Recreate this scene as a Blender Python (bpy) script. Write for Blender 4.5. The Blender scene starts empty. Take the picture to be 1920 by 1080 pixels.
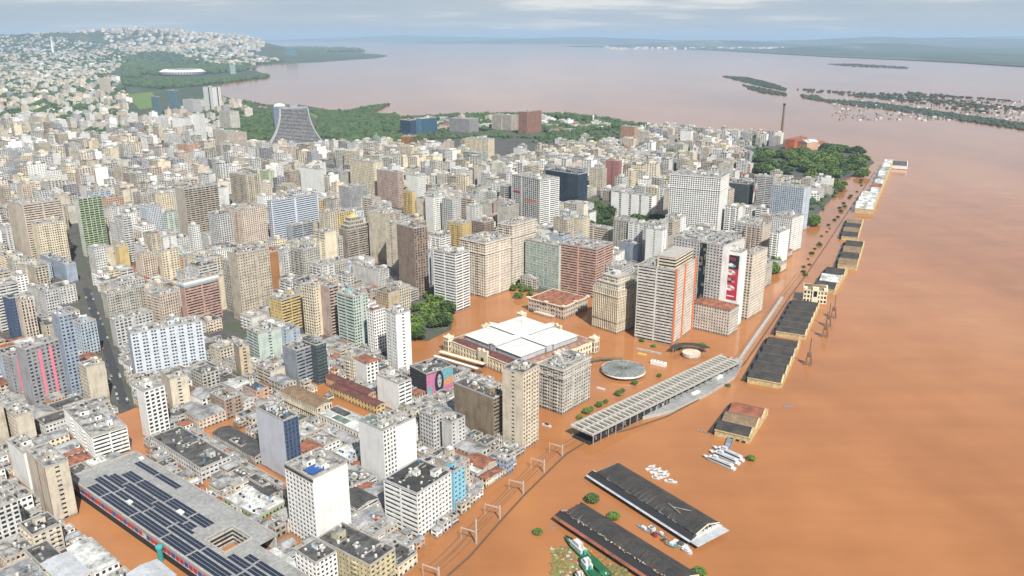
import bpy, bmesh, math, random
from math import radians as R, sin, cos, pi
from mathutils import Vector, noise
from mathutils.geometry import tessellate_polygon
import numpy as np
S = bpy.context.scene
COL = S.collection
random.seed(11)
rr = random.Random(5)

# ------------------------------------------------------------------ camera
cam_d = bpy.data.cameras.new('camera'); cam = bpy.data.objects.new('camera', cam_d); COL.objects.link(cam)
cam.location = (0, 0, 300); cam.rotation_euler = (R(90 - 17.39), 0, 0)
cam_d.sensor_width = 36; cam_d.lens = 36 * 1507 / 1920
cam_d.clip_start = 1; cam_d.clip_end = 300000
S.camera = cam

# ------------------------------------------------------------------ sky, sun, exposure
W = bpy.data.worlds.new('World'); S.world = W; W.use_nodes = True
nt = W.node_tree; nt.nodes.clear()
def N(nt, t, **k):
    n = nt.nodes.new(t)
    for a, b in k.items(): setattr(n, a, b)
    return n
SUN_EL, SUN_DIR = 47, Vector((.37, -.93, 0)).normalized()
wo = N(nt, 'ShaderNodeOutputWorld'); bg1 = N(nt, 'ShaderNodeBackground'); bg2 = N(nt, 'ShaderNodeBackground'); mx = N(nt, 'ShaderNodeMixShader')
sky = N(nt, 'ShaderNodeTexSky', sky_type='NISHITA', sun_disc=False, sun_elevation=R(SUN_EL), sun_rotation=math.atan2(SUN_DIR.x, SUN_DIR.y))
sky.air_density = 1.0; sky.dust_density = 1.5
nt.links.new(sky.outputs[0], bg1.inputs[0]); bg1.inputs[1].default_value = .05
tc = N(nt, 'ShaderNodeTexCoord'); mp = N(nt, 'ShaderNodeMapping'); mp.inputs['Scale'].default_value = (1, 1, 13)
nt.links.new(tc.outputs['Generated'], mp.inputs[0])
nz = N(nt, 'ShaderNodeTexNoise'); nz.inputs['Scale'].default_value = 4.6; nz.inputs['Detail'].default_value = 6; nz.inputs['Roughness'].default_value = .55
nt.links.new(mp.outputs[0], nz.inputs[0])
cr = N(nt, 'ShaderNodeValToRGB'); e = cr.color_ramp.elements
e[0].position = .36; e[0].color = (.54, .64, .74, 1); e[1].position = .66; e[1].color = (1.0, 1.0, .98, 1)
e2 = cr.color_ramp.elements.new(.54); e2.color = (.62, .70, .78, 1)
nt.links.new(nz.outputs[0], cr.inputs[0]); nt.links.new(cr.outputs[0], bg2.inputs[0]); bg2.inputs[1].default_value = .62
sx = N(nt, 'ShaderNodeSeparateXYZ'); nt.links.new(tc.outputs['Generated'], sx.inputs[0])      # hazy pale horizon, bluer and dimmer towards the zenith
mh = N(nt, 'ShaderNodeMapRange'); mh.inputs[1].default_value = 0; mh.inputs[2].default_value = .55; mh.inputs[3].default_value = .90; mh.inputs[4].default_value = .42
nt.links.new(sx.outputs[2], mh.inputs[0]); nt.links.new(mh.outputs[0], mx.inputs[0])
nt.links.new(bg1.outputs[0], mx.inputs[1]); nt.links.new(bg2.outputs[0], mx.inputs[2]); nt.links.new(mx.outputs[0], wo.inputs[0])
sd = bpy.data.lights.new('sun', 'SUN'); so = bpy.data.objects.new('sun', sd); COL.objects.link(so)
sd.energy = 5.0; sd.angle = R(1.0); sd.color = (1, .955, .88)
so.rotation_euler = Vector((SUN_DIR.x * cos(R(SUN_EL)), SUN_DIR.y * cos(R(SUN_EL)), sin(R(SUN_EL)))).to_track_quat('Z', 'Y').to_euler()
so.location = (300, -600, 900)
S.view_settings.view_transform = 'Standard'; S.view_settings.look = 'None'; S.view_settings.exposure = 0.52; S.view_settings.gamma = 1
S.render.engine = 'CYCLES'; S.cycles.max_bounces = 5; S.cycles.diffuse_bounces = 2; S.cycles.volume_bounces = 0; S.cycles.use_denoising = True
S.cycles.use_adaptive_sampling = True

# ------------------------------------------------------------------ materials
MAT = {}
def newmat(name):
    m = bpy.data.materials.new(name); m.use_nodes = True; t = m.node_tree; b = t.nodes['Principled BSDF']; MAT[name] = m
    return m, t, b
def noise_tex(t, scale, detail=3, rough=.6, vec=None, map_scale=None):
    co = N(t, 'ShaderNodeTexCoord'); out = co.outputs['Object']
    if map_scale:
        m = N(t, 'ShaderNodeMapping'); m.inputs['Scale'].default_value = map_scale; t.links.new(out, m.inputs[0]); out = m.outputs[0]
    n = N(t, 'ShaderNodeTexNoise'); n.inputs['Scale'].default_value = scale; n.inputs['Detail'].default_value = detail; n.inputs['Roughness'].default_value = rough
    t.links.new(out, n.inputs[0]); return n.outputs[0]
def ramp(t, fac, stops):
    c = N(t, 'ShaderNodeValToRGB'); el = c.color_ramp.elements
    el[0].position, el[0].color = stops[0][0], (*stops[0][1], 1)
    el[1].position, el[1].color = stops[-1][0], (*stops[-1][1], 1)
    for p, k in stops[1:-1]:
        q = el.new(p); q.color = (*k, 1)
    t.links.new(fac, c.inputs[0]); return c.outputs[0]
def mixc(t, f, a, b, mode='MIX'):
    m = N(t, 'ShaderNodeMix', data_type='RGBA', blend_type=mode)
    if isinstance(f, float): m.inputs[0].default_value = f
    else: t.links.new(f, m.inputs[0])
    for i, v in ((6, a), (7, b)):
        if isinstance(v, tuple): m.inputs[i].default_value = (*v, 1)
        else: t.links.new(v, m.inputs[i])
    return m.outputs[2]
def wall_mat(name, col, dirt=.5, rough=.85):
    m, t, b = newmat(name)
    n1 = noise_tex(t, .11, 6, .7); n2 = noise_tex(t, 1.0, 5, .75, map_scale=(.6, .6, .05))
    g = tuple(c * .40 for c in col)
    g = (g[0] * .95, g[1] * .95, g[2] * .92)
    f1 = ramp(t, n1, [(.45, (0, 0, 0)), (.72, (dirt,) * 3)]); f2 = ramp(t, n2, [(.5, (0, 0, 0)), (.72, (dirt * 1.0,) * 3)])
    c1 = mixc(t, f1, col, g); c2 = mixc(t, f2, c1, g)
    oi = N(t, 'ShaderNodeObjectInfo'); r = ramp(t, oi.outputs['Random'], [(0, (.86, .86, .86)), (1, (1.0, .99, .97))])
    c3 = mixc(t, 1.0, c2, r, 'MULTIPLY')
    co = N(t, 'ShaderNodeTexCoord'); sp = N(t, 'ShaderNodeSeparateXYZ'); t.links.new(co.outputs['Object'], sp.inputs[0])     # muddy tide mark left by the flood
    ad = N(t, 'ShaderNodeMath', operation='MULTIPLY_ADD'); ad.inputs[1].default_value = -2.6; t.links.new(n1, ad.inputs[0]); t.links.new(sp.outputs[2], ad.inputs[2])
    mr = N(t, 'ShaderNodeMapRange'); mr.inputs[1].default_value = .1; mr.inputs[2].default_value = .7; mr.inputs[3].default_value = .75; mr.inputs[4].default_value = 0; t.links.new(ad.outputs[0], mr.inputs[0])
    c3 = mixc(t, mr.outputs[0], c3, (.15, .085, .045))
    t.links.new(c3, b.inputs['Base Color']); b.inputs['Roughness'].default_value = rough
    return m
def roof_mat(name, col, dark, lo=.42, hi=.62, sc=.16, rough=.9):
    m, t, b = newmat(name)
    n1 = noise_tex(t, sc, 6, .72); n2 = noise_tex(t, sc * 7, 3, .6)
    c1 = ramp(t, n1, [(lo, dark), (hi, col)]); c2 = ramp(t, n2, [(.3, (.72, .72, .72)), (.65, (1.08, 1.08, 1.08))])
    t.links.new(mixc(t, 1.0, c1, c2, 'MULTIPLY'), b.inputs['Base Color']); b.inputs['Roughness'].default_value = rough
    return m
def plain(name, col, rough=.7, metal=0, var=.25, sc=.8):
    m, t, b = newmat(name)
    n = noise_tex(t, sc, 4, .6); c = ramp(t, n, [(.3, tuple(x * (1 - var) for x in col)), (.7, col)])
    t.links.new(c, b.inputs['Base Color']); b.inputs['Roughness'].default_value = rough; b.inputs['Metallic'].default_value = metal
    return m
def glass_mat(name, dark, light, frac=.32, rough=.22):
    m, t, b = newmat(name)
    co = N(t, 'ShaderNodeTexCoord'); mp = N(t, 'ShaderNodeVectorMath', operation='DIVIDE'); mp.inputs[1].default_value = (1.6, 1.6, 3.2)
    t.links.new(co.outputs['Object'], mp.inputs[0]); fl = N(t, 'ShaderNodeVectorMath', operation='FLOOR'); t.links.new(mp.outputs[0], fl.inputs[0])
    w = N(t, 'ShaderNodeTexWhiteNoise', noise_dimensions='3D'); t.links.new(fl.outputs[0], w.inputs[0])
    c = ramp(t, w.outputs[0], [(0, dark), (1 - frac, tuple(d * 1.8 for d in dark)), (1 - frac + .02, light), (1, tuple(x * .6 for x in light))])
    c.node.color_ramp.interpolation = 'LINEAR'
    t.links.new(c, b.inputs['Base Color']); b.inputs['Roughness'].default_value = rough
    return m
WALLS = dict(wh=(.77, .77, .75), whs=(.68, .62, .55), lg=(.58, .58, .57), cr=(.58, .52, .42), crs=(.70, .62, .47), crw=(.68, .61, .52), be=(.52, .46, .37), pc=(.60, .51, .43), pk=(.50, .38, .33),
    pkr=(.52, .33, .27), gyl=(.50, .48, .43), gy=(.33, .33, .35), bl=(.30, .36, .45), lb=(.42, .49, .57), bw=(.56, .61, .67), brn=(.30, .235, .16), brt=(.32, .24, .19), tan=(.50, .41, .29),
    ste=(.42, .37, .30), mnt=(.47, .55, .50), mtg=(.50, .55, .50), sal=(.58, .36, .24), org=(.62, .17, .05), orb=(.35, .17, .07), yl=(.58, .44, .20), yw=(.50, .46, .30), rdp=(.38, .17, .15), rst=(.34, .19, .14),
    sl=(.26, .29, .33), dkg=(.075, .08, .085), blk=(.035, .037, .045), nvb=(.07, .10, .18), teal=(.12, .20, .23), ora=(.40, .20, .07), blg=(.12, .28, .40), lgn=(.47, .52, .36), gn=(.33, .46, .24), sky=(.24, .52, .66),
    gnw=(.62, .66, .58), wor=(.64, .62, .58), bwr=(.60, .64, .70), ltl=(.50, .52, .58), gyv=(.40, .41, .42), ced=(.52, .46, .38), gyb=(.34, .37, .40))
for k, v in WALLS.items(): wall_mat('wall_' + k, v, .85 if k in ('be', 'brn', 'gyl', 'yw', 'ste', 'brt', 'tan', 'pk') else (.3 if k in ('wh', 'bw', 'ltl', 'bwr', 'dkg', 'blk') else .6))
roof_mat('roof_c', (.38, .37, .35), (.07, .068, .065), .40, .58)
roof_mat('roof_d', (.12, .118, .112), (.035, .035, .036), .40, .62)
roof_mat('roof_k', (.055, .053, .05), (.03, .03, .03))
roof_mat('roof_w', (.58, .59, .58), (.20, .20, .19), .38, .56, .09)
roof_mat('roof_mall', (.29, .295, .29), (.215, .215, .21), .35, .6, .06)
roof_mat('roof_market', (.72, .75, .68), (.52, .57, .50), .36, .6, .09)
roof_mat('roof_t', (.36, .13, .07), (.09, .05, .038), .38, .62, .22)
roof_mat('roof_m', (.33, .34, .35), (.10, .095, .09), .36, .6, .1)
roof_mat('roof_slate', (.085, .08, .08), (.03, .03, .032), .36, .6, .2)
roof_mat('roof_maroon', (.16, .055, .045), (.06, .03, .028), .36, .6, .2)
roof_mat('roof_canopy', (.25, .27, .25), (.12, .13, .125), .35, .6, .12)
plain('rib_concrete', (.55, .52, .45), .85, 0, .35, .5)
roof_mat('roof_g', (.16, .26, .20), (.10, .11, .10))
roof_mat('roof_bl', (.25, .29, .34), (.14, .16, .19))
roof_mat('roof_brown', (.25, .17, .095), (.13, .09, .06), .35, .65)
roof_mat('roof_hangar', (.062, .055, .048), (.028, .027, .027), .38, .66, .12)
roof_mat('roof_rust', (.30, .10, .055), (.14, .06, .04), .36, .6, .12)
roof_mat('roof_zinc', (.43, .45, .48), (.30, .31, .32), .3, .55, .2)
glass_mat('glass_dark', (.014, .018, .022), (.24, .23, .20), .20)
glass_mat('glass_navy', (.018, .035, .06), (.05, .09, .12), .3, .12)
glass_mat('glass_mint', (.25, .31, .28), (.38, .44, .40), .5, .3)
glass_mat('glass_teal', (.03, .07, .085), (.10, .17, .19), .4, .15)
plain('slab_white', (.66, .66, .64), .8); plain('metal_grey', (.35, .36, .37), .5); plain('tank_concrete', (.45, .44, .41), .9)
plain('dark_void', (.02, .02, .022), .8); plain('equip', (.42, .42, .41), .7, 0, .5, 1.5); plain('blue_tank', (.08, .22, .42), .5)
plain('turquoise', (.05, .42, .42), .6); plain('pink', (.72, .22, .29), .7); plain('red_dark', (.33, .05, .05), .7); plain('orange_fin', (.62, .20, .09), .7, 0, .15)
plain('skyblue', (.30, .52, .62), .7); plain('green_plant', (.10, .20, .05), .9, 0, .6, 1.2); plain('balcony_green', (.36, .46, .26), .9, 0, .4)
plain('white_paint', (.74, .74, .72), .6, 0, .12); plain('sheet_red', (.5, .035, .05), .6); plain('sheet_blue', (.03, .09, .30), .6); plain('sheet_teal', (.05, .28, .25), .6)
plain('sheet_yellow', (.60, .42, .12), .7); plain('wire', (.10, .09, .085), .6); plain('pole_white', (.55, .53, .50), .6); plain('wall_dock', (.13, .09, .06), .9, 0, .4)
plain('concrete_light', (.42, .40, .37), .85, 0, .35, .5); plain('hull_green', (.015, .13, .06), .5, 0, .5, 1.5); plain('hull_dark', (.02, .05, .035), .5); plain('deck_green', (.03, .20, .085), .7, 0, .6, 1.2)
plain('boat_white', (.62, .64, .66), .5, 0, .35, 1.2); plain('window_dark', (.02, .025, .03), .2); plain('crane_rust', (.20, .13, .08), .7, 0, .4); roof_mat('roof_ring', (.34, .20, .14), (.15, .09, .07), .38, .6, .2)
plain('yellow_wall', (.60, .47, .26), .85, 0, .5, .35)
plain('solar_cell', (.018, .025, .05), .18, 0, .3, .5); plain('mercado_white', (.74, .76, .70), .6, 0, .12, .12); plain('mercado_wall', (.80, .72, .52), .8, 0, .25, .4)
plain('brick_red', (.36, .13, .08), .8, 0, .4); plain('trunk', (.10, .075, .05), .9); plain('asphalt', (.045, .047, .052), .9, 0, .3, .05)
plain('banner_black', (.02, .015, .025), .6); plain('banner_red', (.48, .02, .055), .6, 0, .25, .15); plain('banner_pink', (.75, .06, .16), .6); plain('face_skin', (.45, .30, .24), .7, 0, .4, 1); plain('paper_white', (.75, .75, .76), .7)
plain('face_grey', (.42, .42, .46), .7, 0, .4, .8); plain('mural_pink', (.50, .17, .30), .7, 0, .3, .5); plain('mural_teal', (.16, .38, .42), .7, 0, .4, .5); plain('mural_orange', (.58, .27, .12), .7, 0, .3, .5); plain('mural_ink', (.02, .02, .035), .7)
for i, cc in enumerate([(.6, .6, .6), (.03, .03, .035), (.35, .36, .38), (.45, .04, .03), (.05, .09, .2)]): plain('car_%d' % i, cc, .3)

def leafmat(name, a, bcol, sc=.35):
    m, t, b = newmat(name)
    n = noise_tex(t, sc, 4, .7); oi = N(t, 'ShaderNodeObjectInfo')
    c = ramp(t, n, [(.32, a), (.68, bcol)]); r = ramp(t, oi.outputs['Random'], [(0, (.75, .8, .75)), (1, (1.2, 1.1, 1))])
    t.links.new(mixc(t, 1.0, c, r, 'MULTIPLY'), b.inputs['Base Color']); b.inputs['Roughness'].default_value = .9
leafmat('leaf', (.03, .07, .02), (.11, .17, .045), .9); leafmat('leaf_bright', (.055, .12, .02), (.18, .25, .055), .9); leafmat('leaf_far', (.028, .06, .025), (.085, .13, .05), .03)
leafmat('leaf_isle', (.016, .034, .024), (.045, .07, .042), .03); leafmat('leaf_olive', (.06, .07, .03), (.17, .17, .06), .5)
# water
m, t, b = newmat('water')
n1 = noise_tex(t, .0022, 5, .62, map_scale=(1, .4, 1)); n2 = noise_tex(t, .02, 4, .55)
c1 = ramp(t, n1, [(.32, (.27, .112, .040)), (.50, (.355, .150, .055)), (.66, (.39, .180, .075))]); c2 = ramp(t, n2, [(.3, (.90, .89, .87)), (.7, (1.05, 1.05, 1.05))])
co = N(t, 'ShaderNodeTexCoord'); mpp = N(t, 'ShaderNodeMapping'); mpp.inputs['Rotation'].default_value = (0, 0, R(-62)); mpp.inputs['Scale'].default_value = (.18, 2.2, 1); t.links.new(co.outputs['Object'], mpp.inputs[0])
ns = N(t, 'ShaderNodeTexNoise'); ns.inputs['Scale'].default_value = .02; ns.inputs['Detail'].default_value = 6; ns.inputs['Roughness'].default_value = .68; t.links.new(mpp.outputs[0], ns.inputs[0])
c3 = ramp(t, ns.outputs[0], [(.38, (.955, .95, .945)), (.62, (1.03, 1.03, 1.035))])
t.links.new(mixc(t, 1.0, mixc(t, 1.0, c1, c2, 'MULTIPLY'), c3, 'MULTIPLY'), b.inputs['Base Color'])
b.inputs['Roughness'].default_value = .10; b.inputs['IOR'].default_value = 1.38
bn = noise_tex(t, .55, 3, .6); bp = N(t, 'ShaderNodeBump'); bp.inputs['Strength'].default_value = .16; bp.inputs['Distance'].default_value = .25
t.links.new(bn, bp.inputs['Height']); t.links.new(bp.outputs[0], b.inputs['Normal'])
# dry city ground: asphalt, yards, soil and weeds
m, t, b = newmat('ground_city')
n1 = noise_tex(t, .03, 5, .7); c1 = ramp(t, n1, [(.35, (.045, .045, .05)), (.5, (.085, .08, .075)), (.6, (.05, .07, .035)), (.72, (.16, .13, .10))])
n2 = noise_tex(t, .0012, 5, .6); c2 = ramp(t, n2, [(.42, (0, 0, 0)), (.55, (1, 1, 1))])
n3 = noise_tex(t, .006, 6, .75); c3 = ramp(t, n3, [(.35, (.03, .05, .03)), (.55, (.05, .075, .04)), (.7, (.16, .15, .12))])
sp = N(t, 'ShaderNodeSeparateXYZ'); co = N(t, 'ShaderNodeTexCoord'); t.links.new(co.outputs['Object'], sp.inputs[0])
mr = N(t, 'ShaderNodeMapRange'); mr.inputs[1].default_value = 2200; mr.inputs[2].default_value = 4500; t.links.new(sp.outputs[1], mr.inputs[0])
t.links.new(mixc(t, mr.outputs[0], c1, c3), b.inputs['Base Color']); b.inputs['Roughness'].default_value = .95
m, t, b = newmat('ground_far')
n3 = noise_tex(t, .0009, 7, .72, map_scale=(1, .25, 1)); c3 = ramp(t, n3, [(.40, (.03, .05, .035)), (.55, (.05, .075, .045)), (.62, (.12, .13, .10)), (.72, (.26, .25, .22))])
t.links.new(c3, b.inputs['Base Color']); b.inputs['Roughness'].default_value = .95
plain('grass', (.13, .20, .05), .95, 0, .35, .02); plain('sand', (.34, .27, .19), .95)

# ------------------------------------------------------------------ mesh collector
class MB:
    def __init__(s): s.v = []; s.f = []; s.m = []; s.slots = []
    def mi(s, mat):
        if mat not in s.slots: s.slots.append(mat)
        return s.slots.index(mat)
    def q(s, pts, mat=None):
        i = len(s.v); s.v += [tuple(p) for p in pts]; s.f.append(tuple(range(i, i + len(pts)))); s.m.append(s.mi(mat) if mat else 0)
    def box(s, x0, x1, y0, y1, z0, z1, mat=None, bottom=False, tr=None):
        P = [(x0, y0, z0), (x1, y0, z0), (x1, y1, z0), (x0, y1, z0), (x0, y0, z1), (x1, y0, z1), (x1, y1, z1), (x0, y1, z1)]
        if tr: P = [tr(p) for p in P]
        for a in ((0, 1, 5, 4), (1, 2, 6, 5), (2, 3, 7, 6), (3, 0, 4, 7), (4, 5, 6, 7)) + (((3, 2, 1, 0),) if bottom else ()): s.q([P[k] for k in a], mat)
    def prism(s, poly, z0, z1, mat=None, top=None, bottom=False):
        n = len(poly)
        for i in range(n):
            a, b = poly[i], poly[(i + 1) % n]; s.q([(a[0], a[1], z0), (b[0], b[1], z0), (b[0], b[1], z1), (a[0], a[1], z1)], mat)
        s.q([(p[0], p[1], z1) for p in poly], top or mat)
        if bottom: s.q([(p[0], p[1], z0) for p in reversed(poly)], mat)
    def cyl(s, cx, cy, z0, z1, r, n=8, mat=None, r1=None):
        r1 = r if r1 is None else r1
        a = [(cx + r * cos(2 * pi * i / n), cy + r * sin(2 * pi * i / n), z0) for i in range(n)]; b = [(cx + r1 * cos(2 * pi * i / n), cy + r1 * sin(2 * pi * i / n), z1) for i in range(n)]
        for i in range(n): s.q([a[i], a[(i + 1) % n], b[(i + 1) % n], b[i]], mat)
        s.q(b, mat)
    def bar(s, a, b, w, mat=None):
        a = Vector(a); b = Vector(b); d = (b - a).normalized(); up = Vector((0, 0, 1)) if abs(d.z) < .9 else Vector((1, 0, 0))
        u = d.cross(up).normalized() * w / 2; v = d.cross(u).normalized() * w / 2
        A = [a + u + v, a - u + v, a - u - v, a + u - v]; Bq = [b + u + v, b - u + v, b - u - v, b + u - v]
        for i in range(4): s.q([A[i], A[(i + 1) % 4], Bq[(i + 1) % 4], Bq[i]], mat)
        s.q(Bq, mat); s.q(A[::-1], mat)
    def mesh(s, name):
        me = bpy.data.meshes.new(name); me.from_pydata(s.v, [], s.f)
        for k in s.slots: me.materials.append(MAT[k])
        if len(s.slots) > 1: me.polygons.foreach_set('material_index', s.m)
        me.update(); return me
    def build(s, name, mat=None, parent=None, label=None, kind=None):
        if not s.f: return None
        if not s.slots: s.slots = [mat or 'slab_white']
        o = bpy.data.objects.new(name, s.mesh(name)); COL.objects.link(o)
        if parent: o.parent = parent
        if label: o['label'] = label
        if kind: o['kind'] = kind
        return o
def thing(name, label, cat, loc=(0, 0, 0), th=0, group=None):
    o = bpy.data.objects.new(name, None); COL.objects.link(o); o.location = loc; o.rotation_euler = (0, 0, R(th))
    o['label'] = label; o['category'] = cat
    if group: o['group'] = group
    return o
def tag(o, label, cat, group=None):
    o['label'] = label; o['category'] = cat
    if group: o['group'] = group
    return o
def copy_tree(o, parent=None):
    c = o.copy(); COL.objects.link(c)
    if parent: c.parent = parent
    for ch in o.children: copy_tree(ch, c)
    return c

# ------------------------------------------------------------------ facades
D_ = .38
def side(w, P0, u, n, L, H, mode, fh=3.2, z0=0, mat='wall_wh', glassmb=None, ex=None):
    """grid of spandrel bands and piers standing proud of the glass core; returns nothing, fills w"""
    def pt(s, o, z): return (P0[0] + u[0] * s + n[0] * o, P0[1] + u[1] * s + n[1] * o, z)
    def band(a, b, zl, zh, o=0., m=None, dep=D_, ends=False):
        m = m or mat; w.q([pt(a, o, zl), pt(b, o, zl), pt(b, o, zh), pt(a, o, zh)], m)
        a2, b2 = (a, b) if ends else (max(a, D_), min(b, L - D_))
        w.q([pt(a2, o, zh), pt(b2, o, zh), pt(b2, o - dep, zh), pt(a2, o - dep, zh)], m); w.q([pt(a2, o, zl), pt(a2, o - dep, zl), pt(b2, o - dep, zl), pt(b2, o, zl)], m)
        if ends:
            for q in (a, b): w.q([pt(q, o, zl), pt(q, o, zh), pt(q, o - dep, zh), pt(q, o - dep, zl)], m)
    def pier(a, b, zl, zh, o=.03, m=None, dep=None):
        m = m or mat; dep = dep or (o + D_); w.q([pt(a, o, zl), pt(b, o, zl), pt(b, o, zh), pt(a, o, zh)], m)
        for q in (a, b):
            if D_ < q < L - D_: w.q([pt(q, o, zl), pt(q, o, zh), pt(q, o - dep, zh), pt(q, o - dep, zl)], m)
            elif o > .1: w.q([pt(q, o, zl), pt(q, o, zh), pt(q, 0, zh), pt(q, 0, zl)], m)
        if o > .1: w.q([pt(a, o, zh), pt(b, o, zh), pt(b, 0, zh), pt(a, 0, zh)], m)
    nf = max(1, round((H - z0) / fh)); f = (H - z0) / nf
    rv = random.Random(int(H * 97 + L * 131)); vb, vp, vm = rv.uniform(.38, .54), rv.uniform(.34, .52), rv.random(); bw_ = rv.uniform(2.7, 4.1)
    def bands(a, b, fr, m=None, o=0.):
        band(a, b, z0, z0 + f * fr * .5, o, m)
        for k in range(1, nf): band(a, b, z0 + k * f - f * fr * .5, z0 + k * f + f * fr * .5, o, m)
        band(a, b, H - f * fr * .6, H, o, m)
    def piers(a, b, bw, fr, o=.03, m=None):
        nb = max(1, round((b - a) / bw)); q = (b - a) / nb
        pier(a, a + q * fr * .5, z0, H, o, m)
        for k in range(1, nb): pier(a + k * q - q * fr * .5, a + k * q + q * fr * .5, z0, H, o, m)
        pier(b - q * fr * .5, b, z0, H, o, m)
    if mode == 'b': pier(0, L, z0, H, 0)
    elif mode == 'w':
        if L < 11 or vm < .34 or H < 12: bands(0, L, vb); piers(0, L, bw_, vp)
        elif vm < .56:      # blank stair strip between two window fields
            c = L * rv.uniform(.35, .65); bands(0, c - 1.5, vb); bands(c + 1.5, L, vb); pier(c - 1.5, c + 1.5, z0, H, .05); piers(0, c - 1.5, bw_, vp); piers(c + 1.5, L, bw_, vp)
        elif vm < .80:      # stacked balconies in one or two bays
            bands(0, L, vb); piers(0, L, bw_, vp)
            for c in ((L * .5,) if L < 20 else (L * .3, L * .72)):
                for fl in range(1, nf): band(c - 1.9, c + 1.9, z0 + fl * f - .15, z0 + fl * f + .95, .95, None, .95, True)
        else:               # strong horizontal ledges with recessed windows
            bands(0, L, .36, None, .12); piers(0, L, bw_, vp, .0)
    elif mode == 'W': bands(0, L, .36); piers(0, L, 3.6, .34)
    elif mode == 'r': bands(0, L, .50); piers(0, L, max(L / 2, 6), .08 if L > 16 else .12)
    elif mode == 'v': bands(0, L, .22, None, -.08); piers(0, L, 2.6, .42, .32)
    elif mode == 'g':
        if glassmb is None: bands(0, L, .16)
        piers(0, L, 6, .07)
    elif mode == 's':
        c = L / 2; pier(0, c - 1.3, z0, H, .0); pier(c + 1.3, L, z0, H, .0); bands(c - 1.3, c + 1.3, .55, None, -.03)
    elif mode == 'p':
        bands(0, L, .48); nb = max(2, round(L / 8)); q = L / nb
        pier(0, q * .22, z0, H)
        for k in range(nb):
            x = k * q
            pier(x + q * .46, x + q * .54, z0, H)
            if k < nb - 1: pier(x + q * .78, x + q * 1.22, z0, H)
        pier(L - q * .22, L, z0, H)
    elif mode == 'pd':
        c = L * .62; bands(0, c - L * .07, .5); bands(c + L * .07, L, .5)
        for (a, b) in ((0, c - L * .07), (c + L * .07, L)):
            piers(a, b, 3.6, .42)
    elif mode == 'f':
        nb = 4; q = L / nb
        for k in range(nb): pier(k * q + .01, k * q + q * .74, z0, H, .6)
        bands(0, L, .4, None, -.1)
    elif mode == 'gp':
        bands(0, L, .18); piers(0, L, 4.5, .12); q = L / 3
        pier(q, q + 2.2, z0, H, .1); pier(0, 1.6, z0, H, .1); pier(L - 1.6, L, z0, H, .1)
        for (k, mm) in ((.30, 'sheet_red'), (.42, 'orange_fin')): band(q * (0.2 if k < .4 else 1.4), q * (.9 if k < .4 else 2.6), H * (1 - k) - 1.5, H * (1 - k) + 1.5, .05, mm)
    elif mode in ('c', 'cd', 'gc'):
        if mode == 'c': bands(0, L, .5); piers(0, L, 3.6, .5)
        else: bands(0, L, .2); piers(0, L, 7, .1)
        nb = max(1, round(L / 7)); q = L / nb
        for fl in range(1, nf):
            z = z0 + fl * f
            for k in range(nb):
                a, b = (k * q + q * .12, k * q + q * .62) if mode == 'c' else (k * q + .35, k * q + q - .35)
                band(a, b, z - .15, z + 1.0, 1.0 if mode == 'c' else .75, 'skyblue' if (mode == 'c' and ex and ex.get('sb')) else ('balcony_green' if mode == 'gc' else mat), 1.0, True)

def flat_roof(rf, B, A, h, rc, ov=.05):
    r = 'roof_' + rc; p = .35
    rf.q([(-ov, -ov, h - .004), (B + ov, -ov, h - .004), (B + ov, A + ov, h - .004), (-ov, A + ov, h - .004)], 'roof_' + ('c' if rc in ('d', 'k') else rc))
    rf.q([(p, p, h + .02), (B - p, p, h + .02), (B - p, A - p, h + .02), (p, A - p, h + .02)], r)
    z0, z1 = h - .35, h + .9
    for x0, x1, y0, y1 in ((-ov, B + ov, -ov, p), (-ov, B + ov, A - p, A + ov), (-ov, p, p, A - p), (B - p, B + ov, p, A - p)):
        rf.box(x0, x1, y0, y1, z0, z1, 'concrete_light' if rc not in ('k',) else 'roof_zinc')
def gable_roof(rf, B, A, h, mat, rise=.22, hip=.0, o=.5):
    # ridge along the longer side
    if B >= A:
        z = h + A * rise; a = min(B / 2 - .1, A / 2) * hip
        p = [(-o, -o, h), (B + o, -o, h), (B + o, A + o, h), (-o, A + o, h)]; r0, r1 = (-o + a, A / 2, z), (B + o - a, A / 2, z)
        rf.q([p[0], p[1], r1, r0], mat); rf.q([p[2], p[3], r0, r1], mat); rf.q([p[3], p[0], r0], mat if hip else 'wall_gyl'); rf.q([p[1], p[2], r1], mat if hip else 'wall_gyl')
    else:
        z = h + B * rise; a = min(A / 2 - .1, B / 2) * hip
        p = [(-o, -o, h), (B + o, -o, h), (B + o, A + o, h), (-o, A + o, h)]; r0, r1 = (B / 2, -o + a, z), (B / 2, A + o - a, z)
        rf.q([p[1], p[2], r1, r0], mat); rf.q([p[3], p[0], r0, r1], mat); rf.q([p[0], p[1], r0], mat if hip else 'wall_gyl'); rf.q([p[2], p[3], r1], mat if hip else 'wall_gyl')
    rf.q([(-o, -o, h), (-o, A + o, h), (B + o, A + o, h), (B + o, -o, h)], mat)

def clutter(mb, B, A, h, n, rnd):
    for _ in range(n):
        x, y = rnd.uniform(.8, max(1, B - 2.5)), rnd.uniform(.8, max(1, A - 2.5)); a, b, c = rnd.uniform(.6, 1.9), rnd.uniform(.6, 1.9), rnd.uniform(.5, 1.5)
        k = rnd.random()
        if k < .6: mb.box(x, x + a, y, y + b, h + .05, h + c, rnd.choice(['equip', 'slab_white', 'metal_grey', 'dark_void']))
        elif k < .8: mb.cyl(x + .8, y + .8, h + .05, h + 1.6, .8, 8, rnd.choice(['tank_concrete', 'blue_tank', 'slab_white', 'roof_d', 'tank_concrete', 'slab_white']))
        else: mb.box(x, min(B - .6, x + rnd.uniform(3, 8)), y, y + .25, h + .05, h + .6, 'concrete_light')

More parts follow.
